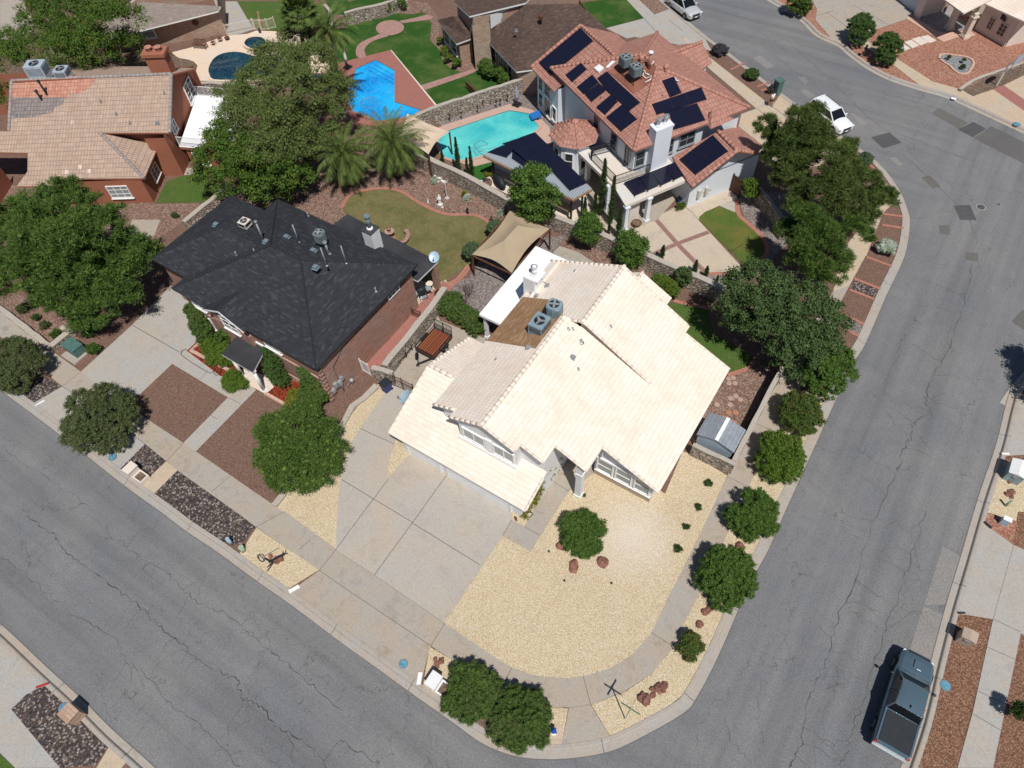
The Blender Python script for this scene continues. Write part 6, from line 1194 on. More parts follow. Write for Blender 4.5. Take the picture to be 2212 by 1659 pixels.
# black roofed house planting
GC='upright shrubs along the front of the charcoal roofed house'
shrub('upright_shrub','leftmost upright dark shrub at the garage end of the brick front',lobes('z6 265,245,85,3.0 320,330,110,2.5 370,430,120,2.0 420,530,120,1.5 460,630,110,.9 300,260,80,2.9'),.2,70,.13,.06,'leaf','l_hedge',52,core=.6,group=GC)
shrub('upright_shrub','upright shrub left of the little porch roof',lobes('z6 720,450,75,2.6 760,520,100,2.1 700,600,100,1.5 640,660,80,1.0 820,570,60,1.8'),.2,70,.13,.06,'leaf','l_shrub',53,core=.6,group=GC)
shrub('upright_shrub','upright dark shrub right of the little porch roof',lobes('z6 1270,790,80,2.8 1330,870,105,2.3 1310,980,110,1.7 1360,1090,120,1.1 1440,1180,90,.7 1400,900,70,2.0'),.2,70,.13,.06,'leaf','l_dark',54,core=.6,group=GC)
shrub('upright_shrub','upright shrub at the right brick corner of the charcoal roofed house',lobes('z6 1720,1040,85,2.7 1780,1120,110,2.3 1830,1240,130,1.8 1890,1370,140,1.2 1760,1350,130,1.2 1950,1300,70,1.3'),.2,70,.13,.06,'leaf','l_hedge',55,core=.6,group=GC)
shrub('ground_shrub','low bright green shrub between the red mulch bed and the porch',lobes('z6 520,740,120,.7 600,820,130,.6 560,890,100,.4 700,900,100,.5 680,760,90,.9 760,930,60,.3'),.2,62,.12,.06,'leaf','l_bright',56,core=.6)
shrub('ground_shrub','low green shrub with yellow flowers in the right red mulch bed',lobes('z6 1640,1380,110,.6 1600,1480,110,.5 1700,1500,110,.6 1620,1580,90,.4 1760,1580,110,.6'),.2,62,.12,.06,'leaf','l_yellow',57,core=.6)
shrub('spiky_shrub','drooping round shrub at the foot of the porch columns',lobes('z6 810,1160,120,.7 760,1220,90,.4 880,1220,90,.4 820,1260,70,.25'),.25,90,.42,.035,'droop','l_bright',58,core=.5)
# other shrubs
shrub('clipped_hedge','long rounded hedge between the trailer slab and the bare shrub',[(P((T_[0],T_[1]),.75),(.85,.85,.8)) for T_ in FP('t11 690,330 740,350 790,380 840,415 880,450 720,300')],.2,78,.12,.05,'leaf','l_hedge',60,core=.8,dens=1.3)
shrub('low_bush','bright green low bush beside the rear corner of the cream roof',lobes('zb 150,1240,110,.9 260,1280,130,.9 370,1350,120,.8 420,1430,90,.6 300,1390,100,.6'),.22,65,.12,.06,'leaf','l_bright',61,core=.6)
shrub('wall_shrub','loose shrub leaning on the stone wall beside the bright green bush',lobes('zb 520,1080,70,1.8 600,1110,80,1.7 560,1200,80,1.2 640,1180,60,1.3 580,1280,50,.7'),.25,45,.16,.09,'leaf','l_oak',62,core=.35)
for s,m_,lab in (('t02 243,322,46,.55','l_purple','flat topped purple grey bush in the kerb planter nearest the silver car'),('t02 448,478,44,.55','l_dark','flat topped dark green bush in the kerb planter by the walking person'),('zc 1485,1170,92,.6','l_topiary','flat clipped green bush in the planter beside the leaning pine'),('t02 1320,1600,58,.6','l_silver','white and green dome bush in the brown planter of the side street')):
    lb=lobes(s,vf=.5); shrub('dome_bush',lab,lb,.2,110,.09,.05,'leaf',m_,len(lab),core=.9,dens=2.0)
for s,lab in (('z3 560,610,80,1.3','trimmed ball topiary right under the edge of the beige shade sail, uphill'),('z3 300,860,85,1.3','trimmed ball topiary at the near corner of the beige shade sail')): shrub('ball_topiary',lab,lobes(s,vf=.75),.2,120,.08,.05,'leaf','l_topiary',len(s),core=.9,dens=2.2,group='ball topiaries by the dry lawn')
for s,lab in (('t02 1130,170,62,1.6 1180,190,60,1.5 1140,240,60,1.0 1165,140,50,1.9','dense rounded shrub on the far corner, left one of the pair'),('t02 1310,290,64,1.6 1360,310,62,1.5 1310,370,62,.9 1340,260,50,1.9','dense rounded shrub on the far corner, right one of the pair'),('t02 730,20,60,1.2 790,30,55,1.2 760,60,50,.7','dense rounded shrub at the top edge beside the far drive')): shrub('round_shrub',lab,lobes(s),.28,75,.15,.07,'leaf','l_redbush' if 'top edge' in lab else 'l_dark',len(lab),core=.78,group='rounded shrubs across the upper street')
for i,(s,lab) in enumerate((('t01 636,262,19,.6','first and smallest round bush from the brown roofed house corner down the gravel bed'),('t01 667,323,23,.7','second round bush down the gravel bed of the brown roofed house'),('t01 692,374,27,.7','third round bush down the gravel bed of the brown roofed house'),('t01 746,406,29,.7','fourth and lowest round bush of the gravel bed by the deep green lawn'),('t01 930,425,42,1.1 965,465,42,1.0','big oval shrub at the near wall of the brown roofed house'),('t01 1030,475,36,1.1 1060,510,38,.9','big oval shrub beside the stone wall of the brown roofed house'),('t01 305,35,38,.9','round shrub at the top edge, left one beyond the lawn'),('t01 385,22,34,.9','round shrub at the top edge, right one beyond the lawn'))): shrub('garden_bush',lab,lobes(s),.26,62,.14,.07,'leaf','l_bright' if i<4 else 'l_shrub',70+i,core=.75,group='garden bushes of the brown roofed house')
for i,(s,m_,lab) in enumerate((('t10 360,503,28,.3','l_shrub','small bush on the brown bed beside the low stone wall on the left'),('t10 230,405,22,.3','l_dark','tiny bush under the big pine above the low wall'),('t10 290,450,26,.3','l_oakshrub','grey green tuft under the big pine'),('t10 605,600,36,.5','l_shrub','round bush between the utility box and the drive'),('t10 575,490,40,.5','l_dark','low bush at the foot of the big pine'),('t10 150,340,40,.3','l_oakshrub','dry looking bush left of the tiny bush under the pine'),('t00 1130,1400,22,.2','l_oakshrub','flat weed in the pink gravel below the orange house'),('t01 800,1250,14,.6','l_yellow','small yucca in the pink gravel near the white statue'),('t01 815,1282,22,.25','l_silver','silvery clump by the yucca in the pink gravel'),('t01 600,1172,24,.2','l_silver','silvery groundcover near the palm trunks'),('t01 1035,1385,22,.25','l_silver','silvery clump at the corner of the beige shade sail'),('z3 475,50,30,1.0','l_yellow','potted plant by the covered grill of the pergola'),('z2 1250,805,34,.45','l_bright','leafy potted plant at the corner of the pale garage wall'),('t22 2190,1300,60,1.2','l_dark','dark shrub at the right edge beyond the lower pavement'),('za 985,930,22,.3','l_oakshrub','left grass tuft in the blue grey gravel island'),('za 1225,985,28,.3','l_oakshrub','upper right grass tuft in the blue grey gravel island'),('za 1215,1080,30,.3','l_redbush','reddish tuft in the blue grey gravel island'))):
    shrub('small_plant',lab,lobes(s),.16,50,.14,.05,'needle',m_,90+i,core=.5,stem=False,cat='plant')
# ivy on the corner of the garage wall
rng=np.random.default_rng(5); C=[]; 
for i in range(60):
    t_=rng.random(); C.append([-11.2+rng.uniform(-.12,.2),15.9+4.6*t_,.15+rng.random()*(2.3 if t_>.3 else .8)])
iv=thing('climbing_vine','yellow green vine climbing the wall edge between the garage and the entry','vine',(-11.2,17.5,0)); leafmesh('foliage',C,[[.2,.22,.22]]*60,26,.13,.08,'leaf','l_yellow',6,parent=iv,core=.5,loc=(-11.2,17.5,0))
# cypresses
def hgt(base,toppx):
    best=None
    for i in range(5,160):
        z=i*.08; v=V(base.x,base.y,z-CAMH); dp=v.dot(CF); y=829.5-FPX*v.dot(CU)/dp
        e=abs(y-toppx[1]); best=(e,z) if best is None or e<best[0] else best
    return best[1]
CY=[('t01 765,1125','t01 745,885',.30,'tallest thin cypress at the near edge of the turquoise pool'),('t01 850,1155','t01 822,945',.24,'second thin cypress at the pool edge, next to the bright turf'),('t01 660,1065','t01 652,975',.2,'short cypress at the pool end near the cream shade cloth'),('t01 822,1148','t01 805,1020',.2,'short cypress squeezed between the two tall pool cypresses'),('t01 1680,1395','t01 1655,1015',.42,'tallest cypress in front of the balcony of the terracotta house'),('t01 1740,1455','t01 1750,1125',.34,'second tall cypress in front of the balcony railing'),('t01 1572,1435','t01 1560,1275',.26,'cypress at the low corner of the solar pergola'),('t01 1790,1545','t01 1795,1350',.32,'cypress beside the front column of the flat deck'),('t01 1730,1525','t01 1728,1430',.14,'thin young cypress between the balcony and the stone wall'),('t01 1640,1380','t01 1630,1240',.24,'cypress half hidden behind the tallest balcony cypress'),
 ('zb 205,885','zb 225,665',.24,'young cypress on the tan patio nearest the black railing'),('zb 732,1115','zb 800,905',.24,'young cypress on the tan patio behind the wall, middle of three'),('zb 912,1188','zb 955,1005',.22,'young cypress at the brick edge of the tan patio, farthest right of three'),('zb 1095,1268','zb 1090,1195',.12,'tiny cypress in the grey gravel by the patio tip')]
for i,(bs,tp,r,lab) in enumerate(CY):
    bp=g1(bs); h=max(.8,hgt(bp,FP(tp)[0])); t=thing('cypress_tree',lab,'cypress',tuple(bp),0,'thin cypresses of the terracotta house'); rng=np.random.default_rng(200+i); n=int(14+h*16); C=[];Rr=[]
    for k in range(n):
        f=rng.random()**.9; z=.1+f*h*.94; rr=r*(1-.75*f**2.2)*(.5+.5*min(1,f*8)); a_=rng.uniform(0,6.28); q_=rr*.5*rng.random(); C.append([bp.x+q_*math.cos(a_),bp.y+q_*math.sin(a_),z]); Rr.append([rr*.75,rr*.75,rr*1.3])
    leafmesh('foliage',C,Rr,42,.13,.035,'needle','l_cyp',210+i,parent=t,core=.6,loc=tuple(bp)); b=MB(); b.tube([bp,bp+V(0,0,h*.8)],[.05,.015],6); b.build('trunk',MT['trunk'],t)
# palms
def date_palm(label,crown,seed,fl=3.6,nf=58,base=None,mat='l_palm',fruit=True):
    rng=np.random.default_rng(seed); base=base or V(crown.x,crown.y,0); t=thing('date_palm',label,'palm tree',tuple(base))
    b=MB(); n=10; path=[base.lerp(crown,i/n) for i in range(n+1)]; b.tube(path,[.42-.1*i/n+(.04 if i%2 else 0) for i in range(n+1)],10); b.blob(crown-V(0,0,.25),(.5,.5,.5),10,6,noise=.1); b.build('trunk',MT['trunk'],t)
    v=[];f=[];vd=[];fd=[]
    for i in range(nf):
        az=i*2.39996+rng.uniform(-.1,.1); u=(i+.5)/nf; el=math.radians(78-100*u**.85+rng.uniform(-6,6)); L=fl*(.7+.3*math.sin(math.pi*min(1,u+.25)))*rng.uniform(.9,1.08)
        dry=u>.93; vv,ff=(vd,fd) if dry else (v,f); p=np.array(crown)+np.array([0,0,.05]); d=np.array([math.cos(az)*math.cos(el),math.sin(az)*math.cos(el),math.sin(el)]); ns=18; step=L/ns; side=np.array([-math.sin(az),math.cos(az),0.])
        for k in range(ns):
            f_=k/ns; p2=p+d*step; nrm_=np.cross(side,d); ll=.62*math.sin(math.pi*min(1,(f_*.82+.14)))**.7*(fl/3.6)
            for sgn in (-1,1):
                for kk in (0,.5):
                    q=p+(p2-p)*kk; tip=q+side*sgn*ll*.62+d*ll*.62-np.array([0,0,1])*ll*.2+nrm_*ll*.25+rng.normal(size=3)*.03; w_=d*.038
                    j=len(vv); vv+= [q-w_,q+w_,tip+w_*.2,tip-w_*.2]; ff.append((j,j+1,j+2,j+3))
            j=len(vv); w_=side*.03*(1-f_*.7); vv+=[p-w_,p+w_,p2+w_*.9,p2-w_*.9]; ff.append((j,j+1,j+2,j+3))
            d=d+np.array([0,0,-1])*(.055+.045*f_)*1.25; d/=np.linalg.norm(d); p=p2
    for nm,vv,ff,m_ in (('frond',v,f,mat),('dry_frond',vd,fd,'l_palmdry')):
        me=bpy.data.meshes.new(nm); me.from_pydata([tuple(np.array(x)-np.array(base)) for x in vv],[],ff); me.materials.append(MT[m_]); o=bpy.data.objects.new(nm,me); SC.collection.objects.link(o); o.parent=t
    if fruit:
        b=MB()
        for k in range(4): a_=k*1.7; b.tube([crown,crown+V(.5*math.cos(a_),.5*math.sin(a_),.1),crown+V(.8*math.cos(a_),.8*math.sin(a_),-.5)],[.06,.1,.16],6)
        b.build('fruit_stalk',MT['cap_terra'],t)
    return t
c1=P(FP('t01 15,1010')[0],3.3); c2=P(FP('t01 325,935')[0],3.6)
date_palm('feathery date palm behind the lawn, left one of the pair',c1,301,3.9); date_palm('feathery date palm behind the lawn, right one of the pair, against the cream shade cloth',c2,302,4.1)
c3=P(FP('z9 2040,430')[0],8.0); date_palm('tall date palm with pale trunk at the corner of the dark pool lot',c3,303,3.4,44,base=g1('z9 2110,850')*1.0)
def fan_palm(label,crown,base,seed,n=34):
    rng=np.random.default_rng(seed); t=thing('fan_palm',label,'palm tree',tuple(base)); b=MB(); b.tube([base,base.lerp(crown,.5),crown],[.3,.24,.2],10); b.build('trunk',MT['trunk_pale'],t); v=[];f=[]
    for i in range(n):
        az=i*2.4; el=math.radians(75-95*(i/n)); d=np.array([math.cos(az)*math.cos(el),math.sin(az)*math.cos(el),math.sin(el)]); side=np.array([-math.sin(az),math.cos(az),0.]); h=np.array(crown)+d*1.1; up=np.cross(d,side)
        j=len(v); v+=[np.array(crown)-side*.03,np.array(crown)+side*.03,h+side*.03,h-side*.03]; f.append((j,j+1,j+2,j+3))
        for k in range(16):
            a_=(k-7.5)/7.5*1.45; e=d*math.cos(a_)+side*math.sin(a_); L=1.15*(1-.15*abs(a_)); tip=h+e*L-np.array([0,0,.25])*rng.random(); mid=h+e*L*.55; s_=np.cross(e,up); s_/=np.linalg.norm(s_)+1e-9; j=len(v); v+=[h,mid+s_*.07,tip,mid-s_*.07]; f.append((j,j+1,j+2,j+3))
    me=bpy.data.meshes.new('frond'); me.from_pydata([tuple(np.array(x)-np.array(base)) for x in v],[],f); me.materials.append(MT['l_palm']); o=bpy.data.objects.new('frond',me); SC.collection.objects.link(o); o.parent=t
fan_palm('fan palm rising above the olive tree at the top edge',P(FP('z9 1660,170')[0],10.5),g1('f 668,190'),305)
# bare shrub
bp=g1('t11 810,300'); t=thing('bare_shrub','leafless twiggy shrub behind the rounded hedge','shrub',tuple(bp)); rnd=random.Random(8); b=MB()
def twig(p,d,L,r,dep):
    m=p+d*L; b.tube([p,m],[r,r*.6],4,cap=False)
    if dep>0:
        for _ in range(3 if dep>1 else 4):
            e=(d+V(rnd.uniform(-.6,.6),rnd.uniform(-.6,.6),rnd.uniform(-.2,.45))).normalized(); twig(p+d*L*rnd.uniform(.5,1),e,L*rnd.uniform(.55,.85),r*.55,dep-1)
for k in range(9): twig(bp,V(rnd.uniform(-.9,.9),rnd.uniform(-.9,.9),1).normalized(),.75,.03,4)
b.build('branch',MT['twig'],t)
# trees just outside the frame whose shadows reach in
sh=g1('t12 2200,700')
tree('street_tree','dark crowned tree at the right edge across the side street',[(sh+V(2.5,-2.0,4.3)+V(dx,dy,dz),(1.3,1.3,1.1)) for dx,dy,dz in ((0,0,0),(1.2,.3,.2),(-.6,.9,-.3),(.4,-1.2,.1),(.5,.6,.7))],.42,60,.2,.1,'leaf','l_dark',400,base=sh+V(2.9,-2.0,-sh.z),r0=.15)
# ================= WALLS, GATES =================
def wall(name,label,pts,h,th=.3,cat='stone wall',capm='stone_cap',m='stone',lump=True,group=None,seed=1,caph=.08):
    t=thing(name,label,cat,(pts[0].x,pts[0].y,0),0,group); rnd=random.Random(seed); P0=[]
    for a,c in zip(pts,pts[1:]):
        n=max(1,int((c-a).length/.8))
        for i in range(n): q=a.lerp(c,i/n); P0.append(V(q.x,q.y,h+(rnd.uniform(-.05,.05) if lump else 0)))
    q=pts[-1]; P0.append(V(q.x,q.y,h)); A=[];B=[]
    o1=offset(P0,th/2); o2=offset(P0,-th/2)
    if lump: o1=[p+V(rnd.uniform(-.03,.03),rnd.uniform(-.03,.03),0) for p in o1]; o2=[p+V(rnd.uniform(-.03,.03),rnd.uniform(-.03,.03),0) for p in o2]
    b=MB(); L=0
    for i in range(len(P0)-1):
        d=(P0[i+1]-P0[i]).length
        for o,fl in ((o1,1),(o2,0)):
            f=[V(o[i].x,o[i].y,0),V(o[i+1].x,o[i+1].y,0),o[i+1],o[i]]; uv=[(L,0),(L+d,0),(L+d,o[i+1].z),(L,o[i].z)]; n_=offset([P0[i],P0[i+1]],1 if fl else -1)[0]-P0[i]; b.face(f,uv=uv,up=tuple(n_))
        L+=d
    for i in (0,-1): b.face([V(o1[i].x,o1[i].y,0),V(o2[i].x,o2[i].y,0),o2[i],o1[i]])
    b.build('stone_face',MT[m],t); b=MB(); c1_=[p+(p-q)*.12+V(0,0,.0) for p,q in zip(o1,P0)]; c2_=[p+(p-q)*.12 for p,q in zip(o2,P0)]
    for i in range(len(P0)-1):
        up=V(0,0,caph); b.face([c1_[i]+up,c1_[i+1]+up,c2_[i+1]+up,c2_[i]+up],up=(0,0,1)); b.face([c1_[i],c1_[i+1],c1_[i+1]+up,c1_[i]+up]); b.face([c2_[i],c2_[i+1],c2_[i+1]+up,c2_[i]+up])
    for i in (0,-1): b.face([c1_[i],c2_[i],c2_[i]+V(0,0,caph),c1_[i]+V(0,0,caph)])
    b.build('cap',MT[capm],t); return t
GP=lambda s,z: [V(p.x,p.y,0) for p in G(s,z)]
wall('stone_wall','long rock wall between the red brick side walk and the trailer slab',GP('z4 1220,540 1400,300 1590,80 t11 605,300 670,205',1.5),1.5,.42,seed=2)
wall('stone_wall','short rock wall return between the white iron gate and the blue bin',GP('z4 1060,560 1200,590 1325,640',1.4),1.4,.35,seed=3)
wall('stone_wall','longest rock wall, running between the terracotta house and the two lots below it',GP('t01 480,985 800,1135 1075,1285 z2 20,865 300,985 520,1068 700,1145 880,1228 1200,1370 1400,1455 1600,1545 1700,1590',1.6),1.6,.45,seed=4)
wall('stone_wall','rock wall between the turquoise pool and the red deck of the blue pool',GP('t01 460,760 560,715 690,668 880,605 1080,540 1230,490',1.7),1.7,.35,seed=5)
wall('stone_wall','tall side rock wall casting a dark shadow on the bed with stepping stones',[V(-1.02,26.4,0),V(-1.04,31,0),V(-1.05,36.5,0),V(-1.2,40,0)],1.35,.3,seed=6)
wall('stone_wall','front rock wall below the metal shed, facing the cream gravel',[V(-3.85,26.2,0),V(-.88,26.25,0)],1.3,.3,seed=7)
wall('stone_wall','low rock wall at the left edge in front of the big pine',GP('t10 -200,200 10,345 325,590',.45),.45,.4,seed=8)
wall('stone_wall','low rock return wall behind the green utility box',GP('t10 330,585 410,520 495,455',.6),.6,.45,seed=9)
wall('stone_wall','rock wall running uphill from the charcoal roof beside the small lawn',GP('t00 1190,1440 1310,1340 1430,1245 1480,1200',1.4),1.4,.4,seed=10)
wall('stone_wall','rock wall behind the white terrace at the foot of the dark pool',GP('t00 1262,540 1370,538 1490,545 1650,560',1.6),1.6,.4,seed=11)
wall('stone_wall','rock wall at the top edge beyond the path circle of the deep green lawn',GP('t01 20,85 150,50 270,25 420,-30',1.5),1.5,.35,seed=12)
wall('stone_wall','rock wall beside the tall date palm dividing the two pool lots',GP('z9 1990,60 2065,140 2085,400 2110,800',1.5),1.5,.35,seed=13)
wall('low_wall','very low whitish stone edging across the salmon gravel near the basketball pole',GP('za 1180,1440 1400,1300 1600,1215 1900,1120 2212,1010 2400,950',.3),.3,.3,seed=14,caph=.04)
wall('retaining_kerb','low grey stone kerb between brown gravel and cream gravel beside the drive',GP('z5 1490,105 1340,240 1220,330 1130,500 1070,560',.25),.25,.38,m='stone_cap',seed=15,caph=.04)
wall('retaining_kerb','short grey stone kerb at the pavement under the dome shaped pine',GP('z5 480,1275 380,1400',.25),.25,.38,m='stone_cap',seed=16,caph=.04)
wall('stone_wall','rock wall in the shade behind the brown wooden gate',GP('t02 490,1215 560,1300 620,1380 660,1480',1.4),1.4,.35,seed=17)
def ironfence(name,label,pts,h,mat='black',step=.12,cat='gate',r=.012):
    t=thing(name,label,cat,tuple(pts[0])); b=MB()
    for p,q in zip(pts,pts[1:]):
        for z in (.12,h-.12): b.bar(p+V(0,0,z),q+V(0,0,z),.035)
    b.build('rail',MT[mat],t); b=MB()
    for p,q in zip(pts,pts[1:]):
        n=max(2,int((q-p).length/step))
        for i in range(n+1): x=p.lerp(q,i/n); b.bar(x,x+V(0,0,h),r*2)
    b.build('bars',MT[mat],t)
    for p in pts: b=MB(); b.bar(p,p+V(0,0,h+.08),.06); b.build('post',MT[mat],t)
    return t
ironfence('iron_gate','brown black iron gate between the blue bin and the garage wall',GP('t11 338,838 405,868 478,905',0),1.5,'timber')
ironfence('iron_gate','white framed iron gate at the end of the red brick side walk',GP('z4 945,600 1050,665',0),1.5,'white',.1)
ironfence('iron_gate','small low iron gate across the red brick side walk by the grill',GP('t11 462,385 520,412',0),1.0,'timber')
ironfence('iron_gate','brown iron gate between the cream roof and the metal shed',GP('t12 5,1240 60,1275',0),1.6,'timber')
ironfence('iron_fence','black iron railing along the stone wall at the tan patio',GP('z2 775,1080 890,1215 1010,1275',.6),1.0,'black',.14,'railing')
ironfence('pool_fence','beige metal pool fence beside the tan brick house, straight part',GP('z9 735,455 930,415 1090,385',0),1.3,'cream',.13,'fence',.012)
ironfence('pool_fence','beige metal pool fence, curved part in front of the lawn',GP('z9 1100,385 1180,392 1270,385 1365,358',0),1.3,'cream',.13,'fence',.012)
wg=thing('wooden_gate','dark brown plank gate standing open at the end of the pale garage wall','gate',tuple(g1('z2 1700,660'))); p,q=GP('z2 1700,660 1778,722',0); b=MB(); d=q-p; n=9
for i in range(n): c_=p.lerp(q,(i+.5)/n); b.box(c_+V(0,0,.95),(d.length/n-.015,.04,1.8),math.atan2(d.y,d.x))
b.build('plank',MT['timber'],wg); b=MB()
for z in (.2,1.0,1.75): b.bar(p+V(0,0,z),q+V(0,0,z),.06,.1)
b.bar(p,p+V(0,0,1.95),.1); b.bar(q,q+V(0,0,1.95),.1); b.build('frame',MT['black'],wg)
# ================= POOLS =================
def pool(label,outline,wm,cop='deck_pink',cw=.28,h=.12,tile='pooltile',n=2,name='swimming_pool',sm=False):
    pts=G(outline); pts=smooth_loop(pts,n) if sm else pts
    a=sum(pts[i].x*pts[(i+1)%len(pts)].y-pts[(i+1)%len(pts)].x*pts[i].y for i in range(len(pts)))
    if a<0: pts=pts[::-1]
    c=sum(pts,V(0,0,0))/len(pts); t=thing(name,label,'pool',(c.x,c.y,0)); m=len(pts)
    outp=[]
    for i in range(m):
        d1=(pts[i]-pts[i-1]).normalized(); d2=(pts[(i+1)%m]-pts[i]).normalized(); nn=(V(d1.y,-d1.x,0)+V(d2.y,-d2.x,0)).normalized(); k=max(.5,nn.dot(V(d1.y,-d1.x,0))); outp.append(pts[i]+nn*cw/k)
    b=MB(); b.face([V(p.x,p.y,.052) for p in pts],up=(0,0,1)); b.build('water',MT[wm],t); b=MB(); b2=MB()
    for i in range(m):
        j=(i+1)%m; U1=V(0,0,h); b.face([pts[i]+U1,pts[j]+U1,outp[j]+U1,outp[i]+U1],up=(0,0,1)); b.face([outp[i],outp[j],outp[j]+U1,outp[i]+U1]); b2.face([pts[i],pts[j],pts[j]+U1,pts[i]+U1])
    b.build('coping',MT[cop],t); b2.build('tile_band',MT[tile],t); return t
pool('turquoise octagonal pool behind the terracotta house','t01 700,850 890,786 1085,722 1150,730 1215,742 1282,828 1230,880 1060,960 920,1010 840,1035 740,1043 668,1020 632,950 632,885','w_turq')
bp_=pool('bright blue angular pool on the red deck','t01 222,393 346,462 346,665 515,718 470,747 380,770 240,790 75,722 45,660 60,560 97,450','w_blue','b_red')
b=MB()
for i,s in enumerate(('195,412 345,492','175,428 345,520','155,445 345,550')):
    a_,c_=G('t01 '+s); b.bar(a_+V(0,0,.06),c_+V(0,0,.06),.07,.012)
b.build('pool_step',MT['toy_blue'],bp_)
pool('dark round pool partly under the olive tree','z9 495,900 540,800 600,740 690,700 830,682 960,700 1100,740 1300,720 1480,780 1500,900 1400,1000 1100,1045 800,1045 560,1040 510,980','w_dark','conc_deck',sm=True)
pool('small dark round spa with raised pale rim','z9 968,600 990,550 1050,520 1130,512 1200,525 1240,560 1240,610 1180,650 1080,665 1010,640','w_dark','conc_deck',.25,.35,sm=True,name='spa_pool')
for lab,s in (('thin dark cleaner hose lying in the turquoise pool','t01 880,1010 860,980 900,950 950,940 910,915 880,925 862,950 900,985 960,990 920,1005 890,985 960,965 1040,960'),('thin dark cleaner hose lying in the bright blue pool','t01 120,680 150,640 210,635 235,665 200,700 150,700 130,670 160,650 215,660')):
    b=MB(); b.tube([p+V(0,0,.07) for p in smooth_path(G(s),5)],.03,5); tag(b.build('pool_hose',MT['vent']),lab,'hose')
t=thing('pool_cleaner','blue plastic pool seat on the deck corner by the pale wall','pool toy',tuple(g1('t01 1255,775'))); b=MB(); c_=g1('t01 1255,775'); b.slab([c_+V(-.7,0,.45),c_+V(0,-.6,.45),c_+V(.7,.2,.6),c_+V(0,.8,.6)],.15); b.build('seat',MT['toy_blue'],t); b=MB(); b.bar(c_+V(-.5,0,0),c_+V(-.4,0,.4),.06); b.bar(c_+V(.4,.2,0),c_+V(.4,.2,.5),.06); b.build('leg',MT['white'],t)
# ================= CARS =================
def loft(b,st,m=0):
    R=[]
    for (x,w,zb,zt,cr) in st:
        h=zt-zb; prof=[(-.86,0),(-1,.22),(-1.0,.62),(-.955,.86),(-.80,.985),(-.42,1.0+cr*.6/h),(0,1.0+cr/h),(.42,1.0+cr*.6/h),(.80,.985),(.955,.86),(1.0,.62),(1,.22),(.86,0)]
        R.append([V(x,p*w,zb+q*h) for p,q in prof])
    for r0,r1 in zip(R,R[1:]):
        for i in range(12): b.face([r0[i],r1[i],r1[i+1],r0[i+1]],m,smooth=True)
        b.face([r0[12],r1[12],r1[0],r0[0]],m)
    b.face(R[0],m); b.face(R[-1][::-1],m); return b
def wheel(t,x,y,r,w=.24):
    s=1 if y>0 else -1; b=MB(); b.tube([V(x,y-w/2*s,r),V(x,y-w*.35*s,r),V(x,y+w*.35*s,r),V(x,y+w/2*s,r)],[r*.9,r,r,r*.9],22); o=b.build('wheel',MT['rubber'],t,local=True)
    b=MB(); yo=y+w/2*s+.005*s; b.tube([V(x,yo-.02*s,r),V(x,yo,r)],r*.62,18)
    for k in range(6): a_=k*1.047; b.bar(V(x,yo+.01*s,r),V(x+r*.6*math.cos(a_),yo+.01*s,r+r*.6*math.sin(a_)),.05,.02)
    b.build('rim',MT['alloy'],o,local=True)
    b=MB(); n=16
    for k in range(n):
        a0,a1=math.pi*k/n,math.pi*(k+1)/n; yo2=y+(w/2-.02)*s
        for rr0,rr1 in ((r*1.03,r*1.2),): b.face([V(x+rr0*math.cos(a0),yo2,r+rr0*math.sin(a0)),V(x+rr1*math.cos(a0),yo2,r+rr1*math.sin(a0)),V(x+rr1*math.cos(a1),yo2,r+rr1*math.sin(a1)),V(x+rr0*math.cos(a1),yo2,r+rr0*math.sin(a1))])
    b.build('wheel_arch',MT['rubber'],t,local=True)
def cabin(t,xb0,xb1,xt0,xt1,wb,wt,zb,zt,paint,pillars=(.35,.68),rails=False):
    """greenhouse: glass volume, painted roof skin and pillars; b = belt, t = top"""
    lo=[V(xb0,-wb,zb),V(xb1,-wb*.93,zb),V(xb1,wb*.93,zb),V(xb0,wb,zb)]; hi=[V(xt0,-wt,zt),V(xt1,-wt*.95,zt),V(xt1,wt*.95,zt),V(xt0,wt,zt)]
    b=MB()
    for i in range(4): j=(i+1)%4; b.face([lo[i],lo[j],hi[j],hi[i]])
    b.face(hi,up=(0,0,1)); b.build('windows',MT['carglass'],t,local=True)
    b=MB(); n=8
    rs=[]
    for k in range(n+1):
        x=xt0-.05+(xt1-xt0+.1)*k/n; cr=.05*math.sin(math.pi*(.1+.8*k/n)); w=wt*(1-.05*k/n)+.02; rs.append([V(x,-w,zt-.03),V(x,-w*.93,zt+.02+cr*.4),V(x,-w*.5,zt+.03+cr),V(x,0,zt+.04+cr),V(x,w*.5,zt+.03+cr),V(x,w*.93,zt+.02+cr*.4),V(x,w,zt-.03)])
    for r0,r1 in zip(rs,rs[1:]):
        for i in range(6): b.face([r0[i],r1[i],r1[i+1],r0[i+1]],smooth=True)
    b.face(rs[0]); b.face(rs[-1])
    b.build('roof',MT[paint],t,local=True)
    for s in (0,1):
        A=[(lo[0],hi[0]),(lo[1],hi[1])] if s==0 else [(lo[3],hi[3]),(lo[2],hi[2])]
        for a_,c_ in A: b=MB(); b.bar(a_,c_,.08,.06); b.build('pillar',MT[paint],t,local=True)
        for f in pillars: b=MB(); b.bar(A[0][0].lerp(A[1][0],f),A[0][1].lerp(A[1][1],f),.06,.03); b.build('pillar',MT['black'],t,local=True)
        if rails: b=MB(); sgn=-1 if s==0 else 1; b.tube([V(xt0+.1,sgn*wt*.86,zt+.04),V(xt0+.25,sgn*wt*.86,zt+.11),V(xt1-.4,sgn*wt*.84,zt+.12),V(xt1-.2,sgn*wt*.84,zt+.05)],.022,6); b.build('roof_rail',MT['black'],t,local=True)
